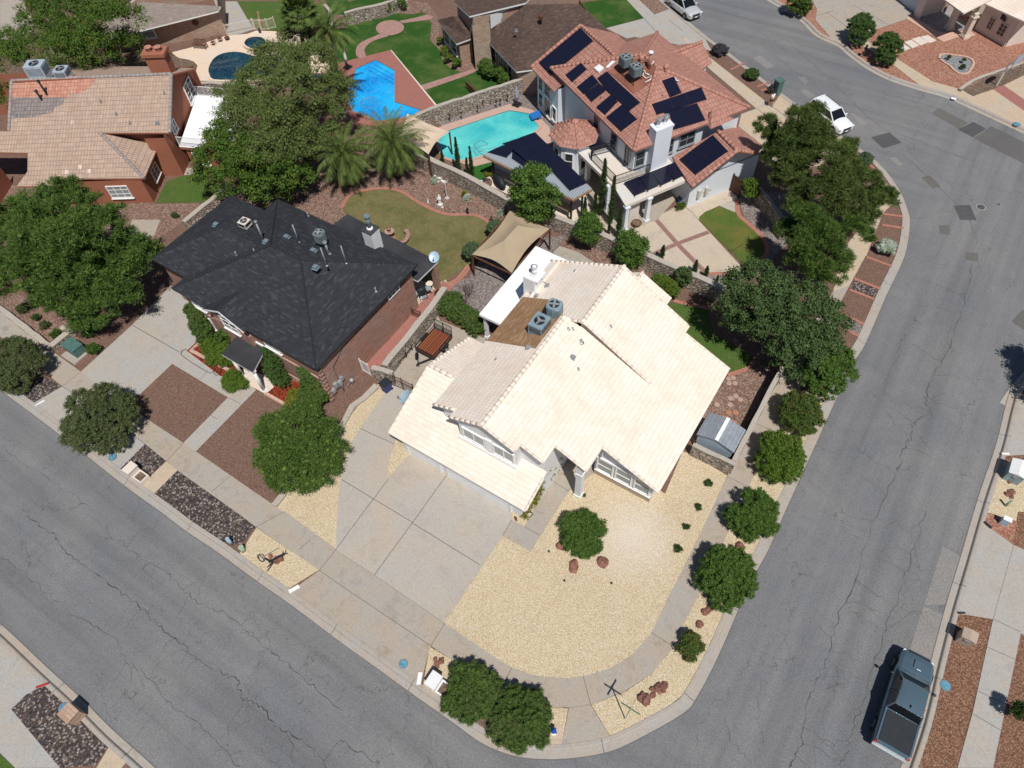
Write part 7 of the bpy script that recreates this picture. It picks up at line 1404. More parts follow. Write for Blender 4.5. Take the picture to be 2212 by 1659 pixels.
def mirrors(t,x,w,z,paint):
    for s in (-1,1): b=MB(); b.blob((x,s*(w+.12),z),(.09,.13,.09),10,6); b.bar((x,s*(w-.03),z-.03),(x,s*(w+.1),z-.02),.04); b.build('mirror',MT[paint],t,local=True)
def suv(loc,rz,label,paint='carwhite',L=4.85,W=1.92,H=1.72):
    t=thing('parked_car',label,'car',loc,rz); w=W/2; f=L/2; b=MB()
    loft(b,[(-f,w*.80,.50,.95,0),(-f+.08,w*.93,.36,1.04,.01),(-f+.5,w,.28,1.08,.01),(-.6,w,.26,1.06,.01),(.5,w,.26,1.06,.02),(f-1.35,w*.99,.26,1.06,.05),(f-.9,w*.97,.27,1.03,.07),(f-.35,w*.93,.28,.96,.07),(f-.1,w*.86,.32,.86,.05),(f,w*.72,.36,.74,.02)]); b.build('body',MT[paint],t,local=True)
    cabin(t,-f+.12,f-1.25,-f+.42,f-2.05,w*.90,w*.74,1.04,H-.06,paint,(.32,.62),True); mirrors(t,f-1.55,w,1.1,paint)
    for x in (-f+.95,f-.95):
        for y in (-w+.11,w-.11): wheel(t,x,y,.37)
    b=MB(); b.box((f-.035,0,.68),(.10,W*.52,.26)); b.box((f-.02,0,.44),(.1,W*.6,.1)); b.build('grille',MT['black'],t,local=True); b=MB(); b.bar((f+.03,-W*.27,.8),(f+.03,-W*.12,.57),.02); b.bar((f+.03,W*.27,.8),(f+.03,W*.12,.57),.02); b.build('trim',MT['chrome'],t,local=True)
    for s in (-1,1): b=MB(); b.box((f-.13,s*w*.74,.80),(.20,.34,.10),s*-.35); b.build('headlight',MT['lamp'],t,local=True); b=MB(); b.box((-f+.05,s*w*.78,.95),(.12,.3,.16)); b.build('tail_light',MT['redlamp'],t,local=True)
    b=MB(); b.box((f+.02,0,.50),(.03,.32,.13)); b.build('licence_plate',MT['white'],t,local=True)
    b=MB()
    for s in (-1,1):
        for x in (-.75,.35): b.box((x,s*(w+.005),.92),(.16,.02,.03))
    b.build('door_handle',MT['chrome'],t,local=True)
    b=MB(); 
    for s in (-1,1): b.box((0,s*(w-.012),.33),(L*.5,.04,.12))
    b.build('sill_trim',MT['rubber'],t,local=True); return t
suv((-8.05,67.75,ZR),R_(-30.5),'white car parked half behind the ragged pine at the kerb')
suv((-29.35,79.95,ZR),R_(-30),'silver white car cut off by the top edge of the photo',paint='carsilver')
# pickup
t=thing('pickup_truck','grey blue pickup truck with black bed cover parked at the right kerb','pickup truck',(12.93,17.6,ZR),R_(90.5)); w=.99; f=2.93
b=MB(); loft(b,[(-f,w*.84,.55,1.02,0),(-f+.12,w*.95,.48,1.16,0),(-f+.8,w,.42,1.18,0),(-.85,w,.42,1.16,0),(.6,w,.40,1.14,.01),(1.15,w*.99,.40,1.16,.05),(1.7,w*.97,.42,1.16,.08),(2.4,w*.93,.44,1.12,.08),(2.72,w*.86,.48,1.02,.05),(2.88,w*.76,.52,.9,.02)]); b.build('body',MT['carblue'],t,local=True)
cabin(t,-.95,1.42,-.72,.72,w*.90,w*.72,1.13,1.86,'carblue',(.48,)); mirrors(t,1.0,w+.02,1.25,'black')
for x in (-f+1.05,1.95):
    for y in (-w+.1,w-.1): wheel(t,x,y,.40,.27)
b=MB(); b.slab([V(-f+.16,-w*.80,1.215),V(-1.02,-w*.80,1.215),V(-1.02,w*.80,1.215),V(-f+.16,w*.80,1.215)],.04); 
for k in range(1,5): b.box((-f+.16+k*.35,0,1.218),(.012,w*1.56,.012))
b.build('bed_cover',MT['tonneau'],t,local=True)
b=MB(); 
for s in (-1,1): b.bar((-f+.1,s*w*.88,1.2),(-.98,s*w*.88,1.2),.10,.05)
b.bar((-f+.08,-w*.85,1.19),(-f+.08,w*.85,1.19),.12,.05); b.build('bed_rail',MT['carblue'],t,local=True)
b=MB(); b.box((-f-.04,0,.60),(.14,1.8,.2)); b.build('rear_bumper',MT['grey'],t,local=True); b=MB(); b.box((2.86,0,.62),(.2,1.6,.24)); b.build('front_bumper',MT['carblue'],t,local=True); b=MB(); b.box((2.84,0,.88),(.1,1.15,.28)); b.build('grille',MT['black'],t,local=True)
b=MB()
for x in (-.98,.02,1.12):
    for s in (-1,1): b.box((x,s*(w+.004),.86),(.018,.012,.66)); 
for s in (-1,1): b.box((.1,s*(w*.995+.004),.48),(1.9,.05,.08))
b.box((1.5,0,1.235),(.02,1.75,.012)); b.build('panel_gap',MT['black'],t,local=True)
b=MB(); b.box((2.15,0,1.245),(.5,.42,.05)); b.build('hood_scoop',MT['carblue'],t,local=True,bevel=.02)
for s in (-1,1): b=MB(); b.box((2.74,s*w*.70,.86),(.16,.28,.12),s*-.4); b.build('headlight',MT['lamp'],t,local=True); b=MB(); b.box((-f+.04,s*w*.86,.95),(.1,.16,.34)); b.build('tail_light',MT['redlamp'],t,local=True)
b=MB(); b.blob((-.55,0,1.96),(.1,.035,.09),8,6); b.build('antenna_fin',MT['black'],t,local=True); b=MB(); b.bar((1.3,-.6,1.2),(1.22,-.05,1.25),.03); b.bar((1.3,.2,1.2),(1.22,.7,1.25),.03); b.build('wiper',MT['black'],t,local=True)
# ================= TRAILER, BENCHES, BIN, DISH =================
t=thing('utility_trailer','black metal trailer with reddish wooden deck and raised mesh ramp','trailer',(-24.88,24.5,0)); b=MB()
b.box((0,0,.55),(1.66,2.44,.05)); 
b2=MB(); n=9
for i in range(n): b2.face([V(-.83+1.66*i/n+.008,-1.2,.585),V(-.83+1.66*(i+1)/n-.008,-1.2,.585),V(-.83+1.66*(i+1)/n-.008,1.2,.585),V(-.83+1.66*i/n+.008,1.2,.585)],up=(0,0,1),uv=[(0,i*.14),(0,i*.14+.14),(2.4,i*.14+.14),(2.4,i*.14)])
b.build('frame',MT['black'],t,local=True); b2.build('deck',MT['wood'],t,local=True)
b=MB()
for x in (-.86,.86):
    b.bar((x,-1.24,.9),(x,1.24,.9),.05); b.bar((x,-1.24,.55),(x,1.24,.55),.07,.1)
    for y in (-1.22,-.4,.4,1.22): b.bar((x,y,.5),(x,y,.92),.045)
b.bar((-.86,-1.24,.9),(.86,-1.24,.9),.05); b.bar((-.86,-1.24,.55),(.86,-1.24,.55),.07); b.bar((-.86,1.24,.55),(.86,1.24,.55),.07); b.build('side_rail',MT['black'],t,local=True)
b=MB()
for x in (-.82,0,.82): b.bar((x,1.28,.5),(x,1.34,1.65),.045)
for z in (.55,1.1,1.63): b.bar((-.82,1.28+.06*(z-.5)/1.1,z),(.82,1.28+.06*(z-.5)/1.1,z),.04)
for i in range(16): x=-.78+i*.104; b.bar((x,1.285,.55),(x,1.34,1.62),.010)
for i in range(9): z=.6+i*.12; b.bar((-.82,1.31,z),(.82,1.31,z),.008)
b.build('ramp_gate',MT['black'],t,local=True)
b=MB(); b.bar((-.7,-1.24,.5),(.08,-2.2,.45),.08); b.bar((.7,-1.24,.5),(.08,-2.2,.45),.08); b.bar((.08,-2.1,.45),(.08,-2.4,.47),.09); b.bar((.08,-2.2,0),(.08,-2.2,.6),.06); b.build('tongue',MT['black'],t,local=True)
for s in (-1,1): 
    b=MB(); b.tube([V(s*1.0-.09,.1,.3),V(s*1.0+.09,.1,.3)],.3,18); o=b.build('wheel',MT['rubber'],t,local=True); b=MB(); b.tube([V(s*1.1-.01,.1,.3),V(s*1.1+.01,.1,.3)],.15,12); b.build('rim',MT['galv'],o,local=True); b=MB(); b.box((s*1.0,.1,.63),(.26,.8,.03)); b.build('fender',MT['black'],t,local=True)
b=MB(); b.tube([V(-.42,-1.75,.6),V(-.32,-1.7,.62)],.27,18); o=b.build('spare_wheel',MT['rubber'],t,local=True); b=MB(); b.tube([V(-.46,-1.77,.6),V(-.42,-1.75,.605)],.14,12); b.build('rim',MT['galv'],o,local=True)
def bench(loc,rz,L,label,mat='black',name='iron_bench'):
    t=thing(name,label,'bench',loc,rz); b=MB()
    for i in range(6): b.bar((-L/2,-.05+i*.085,.43),(L/2,-.05+i*.085,.43),.06,.02)
    b.build('seat',MT[mat],t,local=True); b=MB(); n=int(L/.11)
    for i in range(n+1): x=-L/2+L*i/n; b.bar((x,.42,.48),(x,.52,.92),.03)
    b.bar((-L/2,.52,.94),(L/2,.52,.94),.05); b.bar((-L/2,.42,.5),(L/2,.42,.5),.04); b.build('backrest',MT[mat],t,local=True)
    for s in (-1,1): 
        b=MB(); b.bar((s*L/2,-.05,0),(s*L/2,-.05,.64),.05); b.bar((s*L/2,-.05,.64),(s*L/2,.48,.64),.05); b.build('armrest',MT[mat],t,local=True); b=MB(); b.bar((s*L/2,.45,0),(s*L/2,.45,.5),.05); b.build('leg',MT[mat],t,local=True)
    return t
bench((-26.2,21.75,0),R_(90),1.5,'longer black slatted iron bench standing with its back to the rock wall by the trailer'); bench((-26.25,22.95,0),R_(90),.75,'short black iron chair bench next to the longer bench by the trailer')
t=thing('wheelie_bin','dark blue wheeled rubbish bin with black lid at the rock wall','rubbish bin',(-25.55,19.3,0),R_(-8)); b=MB(); A=[V(-.25,-.28,.08),V(.25,-.28,.08),V(.25,.28,.08),V(-.25,.28,.08)]; B_=[V(-.31,-.36,1.0),V(.31,-.36,1.0),V(.31,.36,1.0),V(-.31,.36,1.0)]
for i in range(4): j=(i+1)%4; b.face([A[i],A[j],B_[j],B_[i]])
b.face(A[::-1]); 
for i in range(4): b.box((0,-.33,.25+i*.2),(.4,.02,.03))
b.build('body',MT['bluebin'],t,local=True,bevel=.02); b=MB(); b.slab([V(-.34,-.39,1.06),V(.34,-.39,1.06),V(.34,.39,1.1),V(-.34,.39,1.1)],.07); b.build('lid',MT['binlid'],t,local=True,bevel=.02)
for s in (-1,1): b=MB(); b.tube([V(s*.24-.03,.3,.1),V(s*.24+.03,.3,.1)],.1,12); b.build('wheel',MT['rubber'],t,local=True)
b=MB(); b.bar((-.28,.42,1.0),(.28,.42,1.0),.035); b.build('handle',MT['rubber'],t,local=True)
def dish(loc,az,el,r,label,pole=.5,mat='dish'):
    t=thing('satellite_dish',label,'satellite dish',loc,az); c_=V(0,0,pole); M=Matrix.Rotation(-el,3,'Y'); b=MB(); n=22
    rings=[[c_+M@V(.0+.16*(q*q)*r*1.2,r*q*math.cos(2*math.pi*i/n),r*1.1*q*math.sin(2*math.pi*i/n)) for i in range(n)] for q in (.02,.35,.7,1.0)]
    for r0,r1 in zip(rings,rings[1:]):
        for i in range(n): b.face([r0[i],r0[(i+1)%n],r1[(i+1)%n],r1[i]],smooth=True)
    b.build('reflector',MT[mat],t,local=True); b=MB(); e=c_+M@V(r*1.25,0,-r*.35); b.bar(c_+M@V(.05,0,-r*.95),e,.035); b.box(e,(.14,.08,.1),0); b.build('feed_arm',MT['grey'],t,local=True)
    b=MB(); b.bar((0,0,0),c_,.05); b.build('mast',MT['grey'],t,local=True); return t
dish((-23.7,19.35,.02),R_(230),R_(50),.52,'pale blue satellite dish on the ground in front of the iron gate',.45); c_=P(FP('t11 605,25')[0],3.1); dish((c_.x,c_.y,3.05),R_(-60),R_(52),.42,'satellite dish on the rear patio roof corner of the charcoal roofed house',.35)
# ================= SHADE SAILS =================
def sail(label,corn,ridge,zc,zr_,mat,name='shade_canopy',sag=.12,frame=True,posts=True):
    cn=[P(p,z) for p,z in zip(FP(corn),zc)]; rd=[P(p,zr_) for p in FP(ridge)]; t=thing(name,label,'shade canopy',(sum(c.x for c in cn)/4,sum(c.y for c in cn)/4,0)); mid=sum(cn,V(0,0,0))/4; b=MB(); N=10
    # ridge ends: rd[0] serves corners 0,1 ; rd[1] serves corners 2,3
    near=[rd[0],rd[0],rd[1],rd[1]]
    for i in range(4):
        j=(i+1)%4; A,B_=cn[i],cn[j]; r0,r1=near[i],near[j]; ed=[];rg=[]
        for k in range(N+1):
            f=k/N; e=A.lerp(B_,f); r=r0.lerp(r1,f); e=e+(V(r.x,r.y,e.z)-e)*sag*math.sin(math.pi*f)*1.3+V(0,0,.1*math.sin(math.pi*f)); ed.append(e); rg.append(r)
        for k in range(N):
            M=5; rows=[[ed[q].lerp(rg[q],s/M)-V(0,0,.14*math.sin(math.pi*s/M)) for q in (k,k+1)] for s in range(M+1)]
            for s in range(M):
                f4=[rows[s][0],rows[s][1],rows[s+1][1],rows[s+1][0]]
                if (f4[2]-f4[3]).length<1e-5: f4=f4[:3]
                b.face(f4,up=(0,0,1),smooth=True)
    b.build('fabric',MT[mat],t)
    if posts:
        for c in cn: b=MB(); b.bar(V(c.x,c.y,0),c-V(0,0,.05),.12); b.build('post',MT['timber'],t)
    if frame:
        for i in range(4): b=MB(); b.bar(cn[i]-V(0,0,.15),cn[(i+1)%4]-V(0,0,.15),.09,.14); b.build('beam',MT['timber'],t)
    return t
sail('large beige peaked shade canopy on a timber frame behind the white patio roof','z3 715,430 1145,625 735,1105 305,905','z3 800,590 650,755',(2.5,2.5,2.5,2.5),3.3,'fabric')
sail('smaller cream shade cloth at the end of the turquoise pool, behind the right palm','t01 425,735 700,855 565,1000 330,880','t01 560,850 520,880',(2.6,2.6,2.6,2.6),3.0,'fabric_lt',frame=False)
# ================= SHED =================
t=thing('metal_shed','small grey ribbed metal shed behind the front rock wall','shed',(-2.6,27.7,0)); b=MB()
for s in (-1,1):
    b.face([V(-2.6,26.68,2.3),V(-2.6,28.75,2.3),V(-2.6+s*1.36,28.75,1.88),V(-2.6+s*1.36,26.68,1.88)],up=(0,0,1)); b.face([V(-2.6,26.68,2.26),V(-2.6,28.75,2.26),V(-2.6+s*1.36,28.75,1.84),V(-2.6+s*1.36,26.68,1.84)],up=(0,0,-1))
    for k in range(5): x=.12+k*.27; b.bar(V(-2.6+s*x,26.68,2.31-.309*x),V(-2.6+s*x,28.75,2.31-.309*x),.035,.03)
b.build('roof',MT['shed'],t); b=MB(); b.box((-2.6,27.715,2.31),(.26,2.08,.02)); b.build('ridge_flashing',MT['white'],t); b=MB(); b.walls([V(-3.85,26.8,1.86),V(-2.6,26.8,2.22),V(-1.35,26.8,1.86),V(-1.35,28.65,1.86),V(-2.6,28.65,2.22),V(-3.85,28.65,1.86)]); b.build('wall',MT['aclight'],t)
# ================= MAILBOXES, SIGNS, UTILITIES =================
def mailbox(label,c,rz,w,d,h,mat,roofm=None,peak=0,planter=None,slot=True,name='brick_mailbox'):
    t=thing(name,label,'mailbox',(c.x,c.y,.02),rz); b=MB(); b.box((0,0,h/2),(w,d,h)); b.build('pillar',MT[mat],t,local=True)
    b=MB(); e=.05
    if peak:
        r0,r1=V(0,-d/2-e,h+peak),V(0,d/2+e,h+peak)
        for s in (-1,1): b.face([r0,r1,V(s*(w/2+e),d/2+e,h),V(s*(w/2+e),-d/2-e,h)],up=(0,0,1))
        b.face([V(-w/2-e,-d/2-e,h),V(w/2+e,-d/2-e,h),r0]); b.face([V(-w/2-e,d/2+e,h),V(w/2+e,d/2+e,h),r1])
    else: b.slab([V(-w/2-e,-d/2-e,h+.07),V(w/2+e,-d/2-e,h+.07),V(w/2+e,d/2+e,h+.07),V(-w/2-e,d/2+e,h+.07)],.07)
    b.build('cap',MT[roofm or mat],t,local=True)
    if slot: b=MB(); b.box((0,-d/2-.02,h*.72),(.28,.05,.2)); b.build('door',MT['grey'],t,local=True)
    if planter:
        pw,pd,ph,dx,dy=planter; b=MB()
        for sx,sy,ww,dd in ((0,-pd/2+.05,pw,.1),(0,pd/2-.05,pw,.1),(-pw/2+.05,0,.1,pd-.2),(pw/2-.05,0,.1,pd-.2)): b.box((dx+sx,dy+sy,ph/2),(ww,dd,ph))
        b.build('planter',MT[mat],t,local=True); b=MB(); b.box((dx,dy,ph*.35),(pw-.2,pd-.2,ph*.7)); b.build('soil',MT['dirt'],t,local=True)
    return t
mailbox('tan brick mailbox pillar in the river rock bed across the front street',V(-26.75,-8.3,0),0,.85,.72,.95,'b_cream')
mailbox('pinkish stucco mailbox with low planter on the kerb of the charcoal roofed house',V(-36.5,4.25,0),0,.6,.75,.85,'st_pink',planter=(.9,.75,.4,.78,0))
mailbox('white stucco mailbox with square planter beside the clipped juniper hedge',V(-10.05,4.35,0),0,.62,.8,.85,'st_white',planter=(.85,.8,.45,.75,-.02))
mailbox('pale blue gabled mailbox with white top at the far right kerb',V(15.15,35.9,0),R_(0),.95,1.2,1.0,'acblue','white',peak=.2)
mailbox('brown stucco mailbox with sloping top in the bark strip above the pickup truck',V(15.0,23.05,0),R_(0),.72,.6,1.0,'st_tan',peak=.08)
def plate(label,s,z,txt,bg,fg,kerb=False,size=1.0,name='house_number'):
    p=[q+V(0,0,z) for q in G(s)]; c=sum(p,V(0,0,0))/4; u=(p[1]-p[0]); L=u.length; u/=L; v=(p[3]-p[0]); Hh=v.length; v=v/Hh; t=thing(name,label,'house number',tuple(c)); b=MB(); b.face(p,up=(0,0,1)); b.build('plate',MT[bg],t)
    cu=bpy.data.curves.new('digits','FONT'); cu.body=txt; cu.size=Hh*.95*size; cu.align_x='CENTER'; cu.align_y='CENTER'; cu.extrude=.002; o=bpy.data.objects.new('tmp',cu); SC.collection.objects.link(o); bpy.context.view_layer.update()
    me=bpy.data.meshes.new_from_object(o.evaluated_get(bpy.context.evaluated_depsgraph_get())); bpy.data.objects.remove(o); me.materials.clear(); me.materials.append(MT[fg]); d=bpy.data.objects.new('digits',me); SC.collection.objects.link(d); d.parent=t; up=u.cross(v); vv=up.cross(u)
    d.matrix_local=Matrix(((u.x,vv.x,up.x,0),(u.y,vv.y,up.y,0),(u.z,vv.z,up.z,(.006 if up.z>0 else -.006)),(0,0,0,1)))
    return t
plate('black number plate with white digits painted on the kerb by the bark corner','t22 1993,112 1944,70 1956,60 2003,100',.075,'8500','black','white',size=.95)
plate('white painted number patch on the kerb at the left end of the white house drive','t20 1880,530 1870,508 1935,472 1948,492',.075,'','white','black')
for lab,s,bg in (('white painted number patch at the first drive, left edge','t10 232,968 228,978 295,944 290,934','white'),('white painted number patch beside the white mailbox','t21 487,1120 500,1040 527,1040 515,1120','white'),('red number patch on the kerb across the front street','t20 235,1132 318,1103 322,1117 238,1147','tyre_red'),('white number patch on the far corner kerb','t02 1740,632 1772,640 1770,652 1738,645','white'),('dark number plate on the kerb above the brown mailbox','t22 1772,648 1826,650 1832,662 1780,662','black'),('white number plate on the kerb near the pale blue mailbox','t12 2063,1278 2110,1278 2118,1292 2066,1290','white')):
    p=[q+V(0,0,.075) for q in G(s)]; b=MB(); b.face(p,up=(0,0,1)); tag(b.build('house_number',MT[bg]),lab,'house number')
# hydrant
t=thing('fire_hydrant','small blue fire hydrant with white base beside the larger hedge','fire hydrant',tuple(g1('t21 1376,1428')+V(0,0,.04))); b=MB(); b.lathe((0,0,0),[(.17,0),(.17,.05),(.12,.06),(.12,.22)],16); b.build('base',MT['white'],t,local=True); b=MB(); b.lathe((0,0,0),[(.11,.22),(.12,.55),(.15,.56),(.15,.6),(.13,.68),(.08,.75),(.03,.78),(.03,.83),(0,.83)],16); b.build('barrel',MT['blue_paint'],t,local=True)
for a_ in (0,1.57,3.14): b=MB(); d=V(math.cos(a_),math.sin(a_),0); b.tube([V(0,0,.45)+d*.1,V(0,0,.45)+d*.2],.06,10); b.build('outlet',MT['blue_paint'],t,local=True)
# street sign
sg=g1('t21 1838,1340'); t=thing('street_sign','tall street name sign with two crossed green blades at the street corner','street sign',tuple(sg)); b=MB(); b.bar((0,0,0),(0,0,3.0),.05); b.build('pole',MT['galv'],t,local=True)
for nm,a_,z,L in (('sign_blade',R_(0),3.1,1.15),('sign_blade',R_(88),3.33,1.0)):
    b=MB(); b.box((0,0,z),(L,.02,.2),a_); o=b.build(nm,MT['sign_green'],t,local=True); b=MB(); b.box((0,0,z),(.12,.05,.24),a_); b.build('bracket',MT['galv'],o,local=True)
# utility box and pad
t=thing('utility_box','green transformer box on a concrete pad behind the pavement on the left','utility box',(-49.4,9.2,0)); b=MB(); b.box((0,0,.45),(1.4,.95,.9)); b.build('cabinet',MT['util_green'],t,local=True,bevel=.03); b=MB(); b.slab([V(-.73,-.5,.98),V(.73,-.5,.98),V(.73,.5,.94),V(-.73,.5,.94)],.06); b.build('lid',MT['util_green'],t,local=True); b=MB(); b.box((.1,-.25,.05),(1.7,1.5,.1)); b.build('pad',MT['conc'],t,local=True)
t=thing('utility_cabinet','tall dark green cabinet at the kerb beside the walking person','utility box',tuple(g1('t02 603,608'))); b=MB(); b.box((0,0,.75),(.75,.6,1.5)); b.build('cabinet',MT['util_green'],t,local=True,bevel=.02); b=MB(); b.slab([V(-.42,-.36,1.58),V(.42,-.36,1.58),V(.42,.36,1.62),V(-.42,.36,1.62)],.1); b.build('lid',MT['util_green'],t,local=True); t.rotation_euler.z=R_(-30)
for i,(s,r,m_,lab) in enumerate((('t10 730,1303',.3,'blue_cover','blue round meter cover in the river rock near the left mailbox'),('t21 402,985',.27,'blue_cover','blue round meter cover at the foot of the white house drive'),('t20 412,1268',.3,'blue_cover','blue round meter cover in the bed across the front street'),('t22 1703,1125',.3,'blue_cover','pale blue scuffed meter cover in the bark strip beside the pickup truck'),('t02 2165,805',.35,'blue_cover','blue utility mark cover on the far right pavement'),('t02 1932,1343',.42,'asph_dark','large round manhole cover in the road bend'),('t02 2047,1325',.18,'asph_dark','small round valve cover in the road bend'))):
    z=ZR+.01 if i>4 else .055; c_=g1(s,z); b=MB(); b.cyl(c_,r,.02,22); b.cyl(c_+V(0,0,.008),r*.82,.02,22,1); tag(b.build('round_cover',[MT['kerb'] if i>4 else MT['vent'],MT[m_]]),lab,'cover')
for s,h,r,m_,lab in (('t20 1505,208',.9,.11,'dish','pale blue pipe post at the corner of the river rock bed'),('t20 1580,250',.55,.16,'util_lt','short pale green utility post between river rock and cream gravel'),('t12 2090,1620',.8,.08,'util_lt','short grey green pipe post in the right hand cream gravel')):
    c_=g1(s); b=MB(); b.cyl(c_,r,h,14); b.cyl(c_+V(0,0,h),r*1.12,.05,14); tag(b.build('utility_post',flat('utility_post_'+m_+s[:3],(.32,.40,.30),.6) if m_=='util_lt' else MT[m_]),lab,'post')
t=thing('junction_box','small pale box on the reddish gravel by the black number plate','utility box',tuple(g1('t22 2070,75'))); b=MB(); b.box((0,0,.35),(.45,.3,.7)); b.build('cabinet',MT['dish'],t,local=True); b=MB(); b.box((0,0,.72),(.5,.35,.05)); b.build('lid',MT['white'],t,local=True)
# ================= ROCKS =================
def rock(label,c,r,seed,mat='boulder',group=None):
    b=MB(); b.blob(c+V(0,0,r[2]*.35),r,12,8,noise=.28,seed=seed,smooth=False,rz=seed*1.3); tag(b.build('boulder',MT[mat]),label,'boulder',group)
RK=[('t21 1425,222',.42,.36,'boulder left of the green yard bush'),('t21 1505,355',.55,.34,'longest boulder, below the green yard bush'),('t21 1695,328',.42,.42,'boulder right below the green yard bush'),('t21 610,953',.17,.14,'smallest of three red rocks by the white mailbox'),('t21 647,967',.22,.25,'right one of three red rocks by the white mailbox'),('t21 620,992',.2,.28,'lowest of three red rocks by the white mailbox'),('t21 1965,1215',.42,.42,'largest red boulder on the verge near the street sign'),('t21 2018,1150',.25,.2,'small pointed red rock in the verge row near the street sign'),('t21 2020,1185',.22,.2,'small red rock in the middle of the verge row'),('t21 2065,1145',.38,.35,'second large red boulder on the verge row'),('t21 2095,1125',.26,.24,'last red rock of the verge row, farthest from the sign'),('t22 368,228',.38,.36,'pinkish rock between two round dark shrubs on the verge'),('t22 145,650',.3,.26,'dark red rock on the verge, lower one of a touching pair'),('t22 172,630',.26,.24,'pinkish rock on the verge, upper one of a touching pair'),('t22 108,730',.26,.28,'lone small red rock on the verge above the ball shaped shrub'),('t12 2125,1458',.34,.26,'single dark rock in the right hand cream gravel'),('t12 2100,1548',.24,.2,'left rock of a cluster in the right hand cream gravel'),('t12 2128,1530',.3,.24,'upper rock of a cluster in the right hand cream gravel'),('t12 2125,1558',.26,.2,'lower rock of a cluster in the right hand cream gravel'),('t20 1755,290',.2,.2,'dark rock beside the rusty iron sculpture'),('t20 1800,318',.26,.24,'reddish rock beside the rusty iron sculpture'),('t10 415,468',.35,.28,'pale rock beside the low wall near the utility box')]
for i,(s,a_,b_,lab) in enumerate(RK): rock(lab,g1(s),(a_*.88,b_*.88,min(a_,b_)*.62),i+3,'boulder_p' if 'pale' in lab else 'boulder','rocks on the gravel')
b=MB(); rnd=random.Random(3)
for k in range(10): c_=g1('t01 630,1165')+V(rnd.uniform(-.6,.6),rnd.uniform(-.4,.4),.08); b.blob(c_,(.14,.12,.1),7,5,noise=.3,seed=k)
tag(b.build('white_stones',MT['white']),'small pile of white stones at the rock wall behind the palms','stones',kind='stuff')
# rusty sculpture
sc=g1('t20 1745,330'); t=thing('iron_sculpture','rusty black wrought iron figure on wheels with long handle in the cream gravel','sculpture',tuple(sc)); b=MB(); n=14
b.tube([V(-.55+.28*math.cos(2*math.pi*i/n),-.1+.1*math.sin(2*math.pi*i/n),.3+.26*math.sin(2*math.pi*i/n)) for i in range(n+1)],.03,6); b.build('wheel',MT['black'],t,local=True)
b=MB(); b.bar((-.3,0,.35),(.35,.1,.3),.06); b.bar((.1,.0,.3),(.75,.75,.75),.12,.1); b.bar((.1,-.3,0),(.3,0,.35),.05); b.bar((.75,.75,.75),(.75,.95,.95),.05); b.bar((.75,.75,.75),(.95,.85,.85),.05); b.bar((.35,.1,.3),(.3,-.5,.02),.05); b.build('frame',MT['black'],t,local=True); b=MB(); b.bar((-.4,.1,.4),(-.1,1.1,.15),.025); b.build('handle',MT['black'],t,local=True); b=MB(); b.box((.45,.5,.22),(.55,.3,.35),.8); b.build('block',MT['boulder'],t,local=True)
# ================= YARD THINGS =================
t=thing('fountain','tiered terracotta coloured fountain at the edge of the dry lawn','fountain',tuple(g1('t01 322,1545'))); b=MB(); b.lathe((0,0,0),[(.45,0),(.45,.15),(.15,.2),(.12,.6),(.1,.65)],18); b.build('pedestal',MT['terra'],t,local=True); b=MB(); b.lathe((0,0,0),[(.08,.65),(.42,.85),(.44,.9),(.36,.88),(.08,.8)],18); b.build('basin',MT['paver_pink'],t,local=True); b=MB(); b.lathe((0,0,0),[(.07,.85),(.06,1.1),(.2,1.2),(.05,1.2),(.04,1.35),(0,1.4)],12); b.build('finial',MT['terra'],t,local=True)
t=thing('curved_bench','low curved stone bench beside the terracotta fountain','bench',tuple(g1('t01 365,1550'))); b=MB()
for i in range(8):
    a0=-1.4+i*.35; p,q=V(1.0*math.cos(a0),1.0*math.sin(a0),.4),V(1.0*math.cos(a0+.35),1.0*math.sin(a0+.35),.4); b.bar(p,q,.35,.08)
b.build('seat',MT['paver_path'],t,local=True)
for a_ in (-1.2,1.2): b=MB(); b.box((math.cos(a_),math.sin(a_),.18),(.25,.25,.36),a_); b.build('leg',MT['paver_path'],t,local=True)
def statue(label,s,h,mat,seed,robe=True):
    c_=g1(s); t=thing('garden_statue',label,'statue',tuple(c_)); b=MB(); k=h/1.2; prof=[(.2,0),(.2,.08),(.12,.1),(.17,.35),(.13,.6),(.15,.8),(.17,.92),(.06,1.0),(.055,1.03)]; b.lathe((0,0,0),[(r*k,z*k) for r,z in prof],14); b.blob((0,0,1.1*k),(.085*k,.095*k,.11*k),10,8)
    for sx in (-1,1): b.tube([V(sx*.15*k,0,.9*k),V(sx*.2*k,-.08*k,.72*k),V(sx*.05*k,-.17*k,.66*k)],[.045*k,.04*k,.03*k],7)
    b.build('figure',MT[mat],t,local=True); b=MB(); b.box((0,0,.04),(.4*k,.4*k,.08)); b.build('plinth',MT[mat],t,local=True)
statue('taller white robed garden statue in the middle of the pink gravel bed','t01 640,1325',1.15,'white',1); statue('small white garden statue near the lawn edge left of the tall one','t01 563,1312',.4,'white',2); statue('black seated garden statue on the lawn edging','t01 820,1385',.75,'black',3); statue('thin brown garden figure near the ball topiary','t01 975,1440',.8,'timber',4); statue('white statue low beside the taller robed one','t01 655,1345',.5,'white',5)
t=thing('bird_feeder','tall thin white bird bath post with ornate top and foot','bird feeder',tuple(g1('t01 686,1285'))); b=MB(); b.bar((0,0,0),(0,0,1.9),.04); b.build('post',MT['white'],t,local=True); b=MB()
for k in range(6): a_=k*1.047; b.bar((0,0,1.85),(.3*math.cos(a_),.3*math.sin(a_),1.95),.03); b.bar((0,0,.15),(.22*math.cos(a_),.22*math.sin(a_),.02),.04)
b.build('ornament',MT['white'],t,local=True)
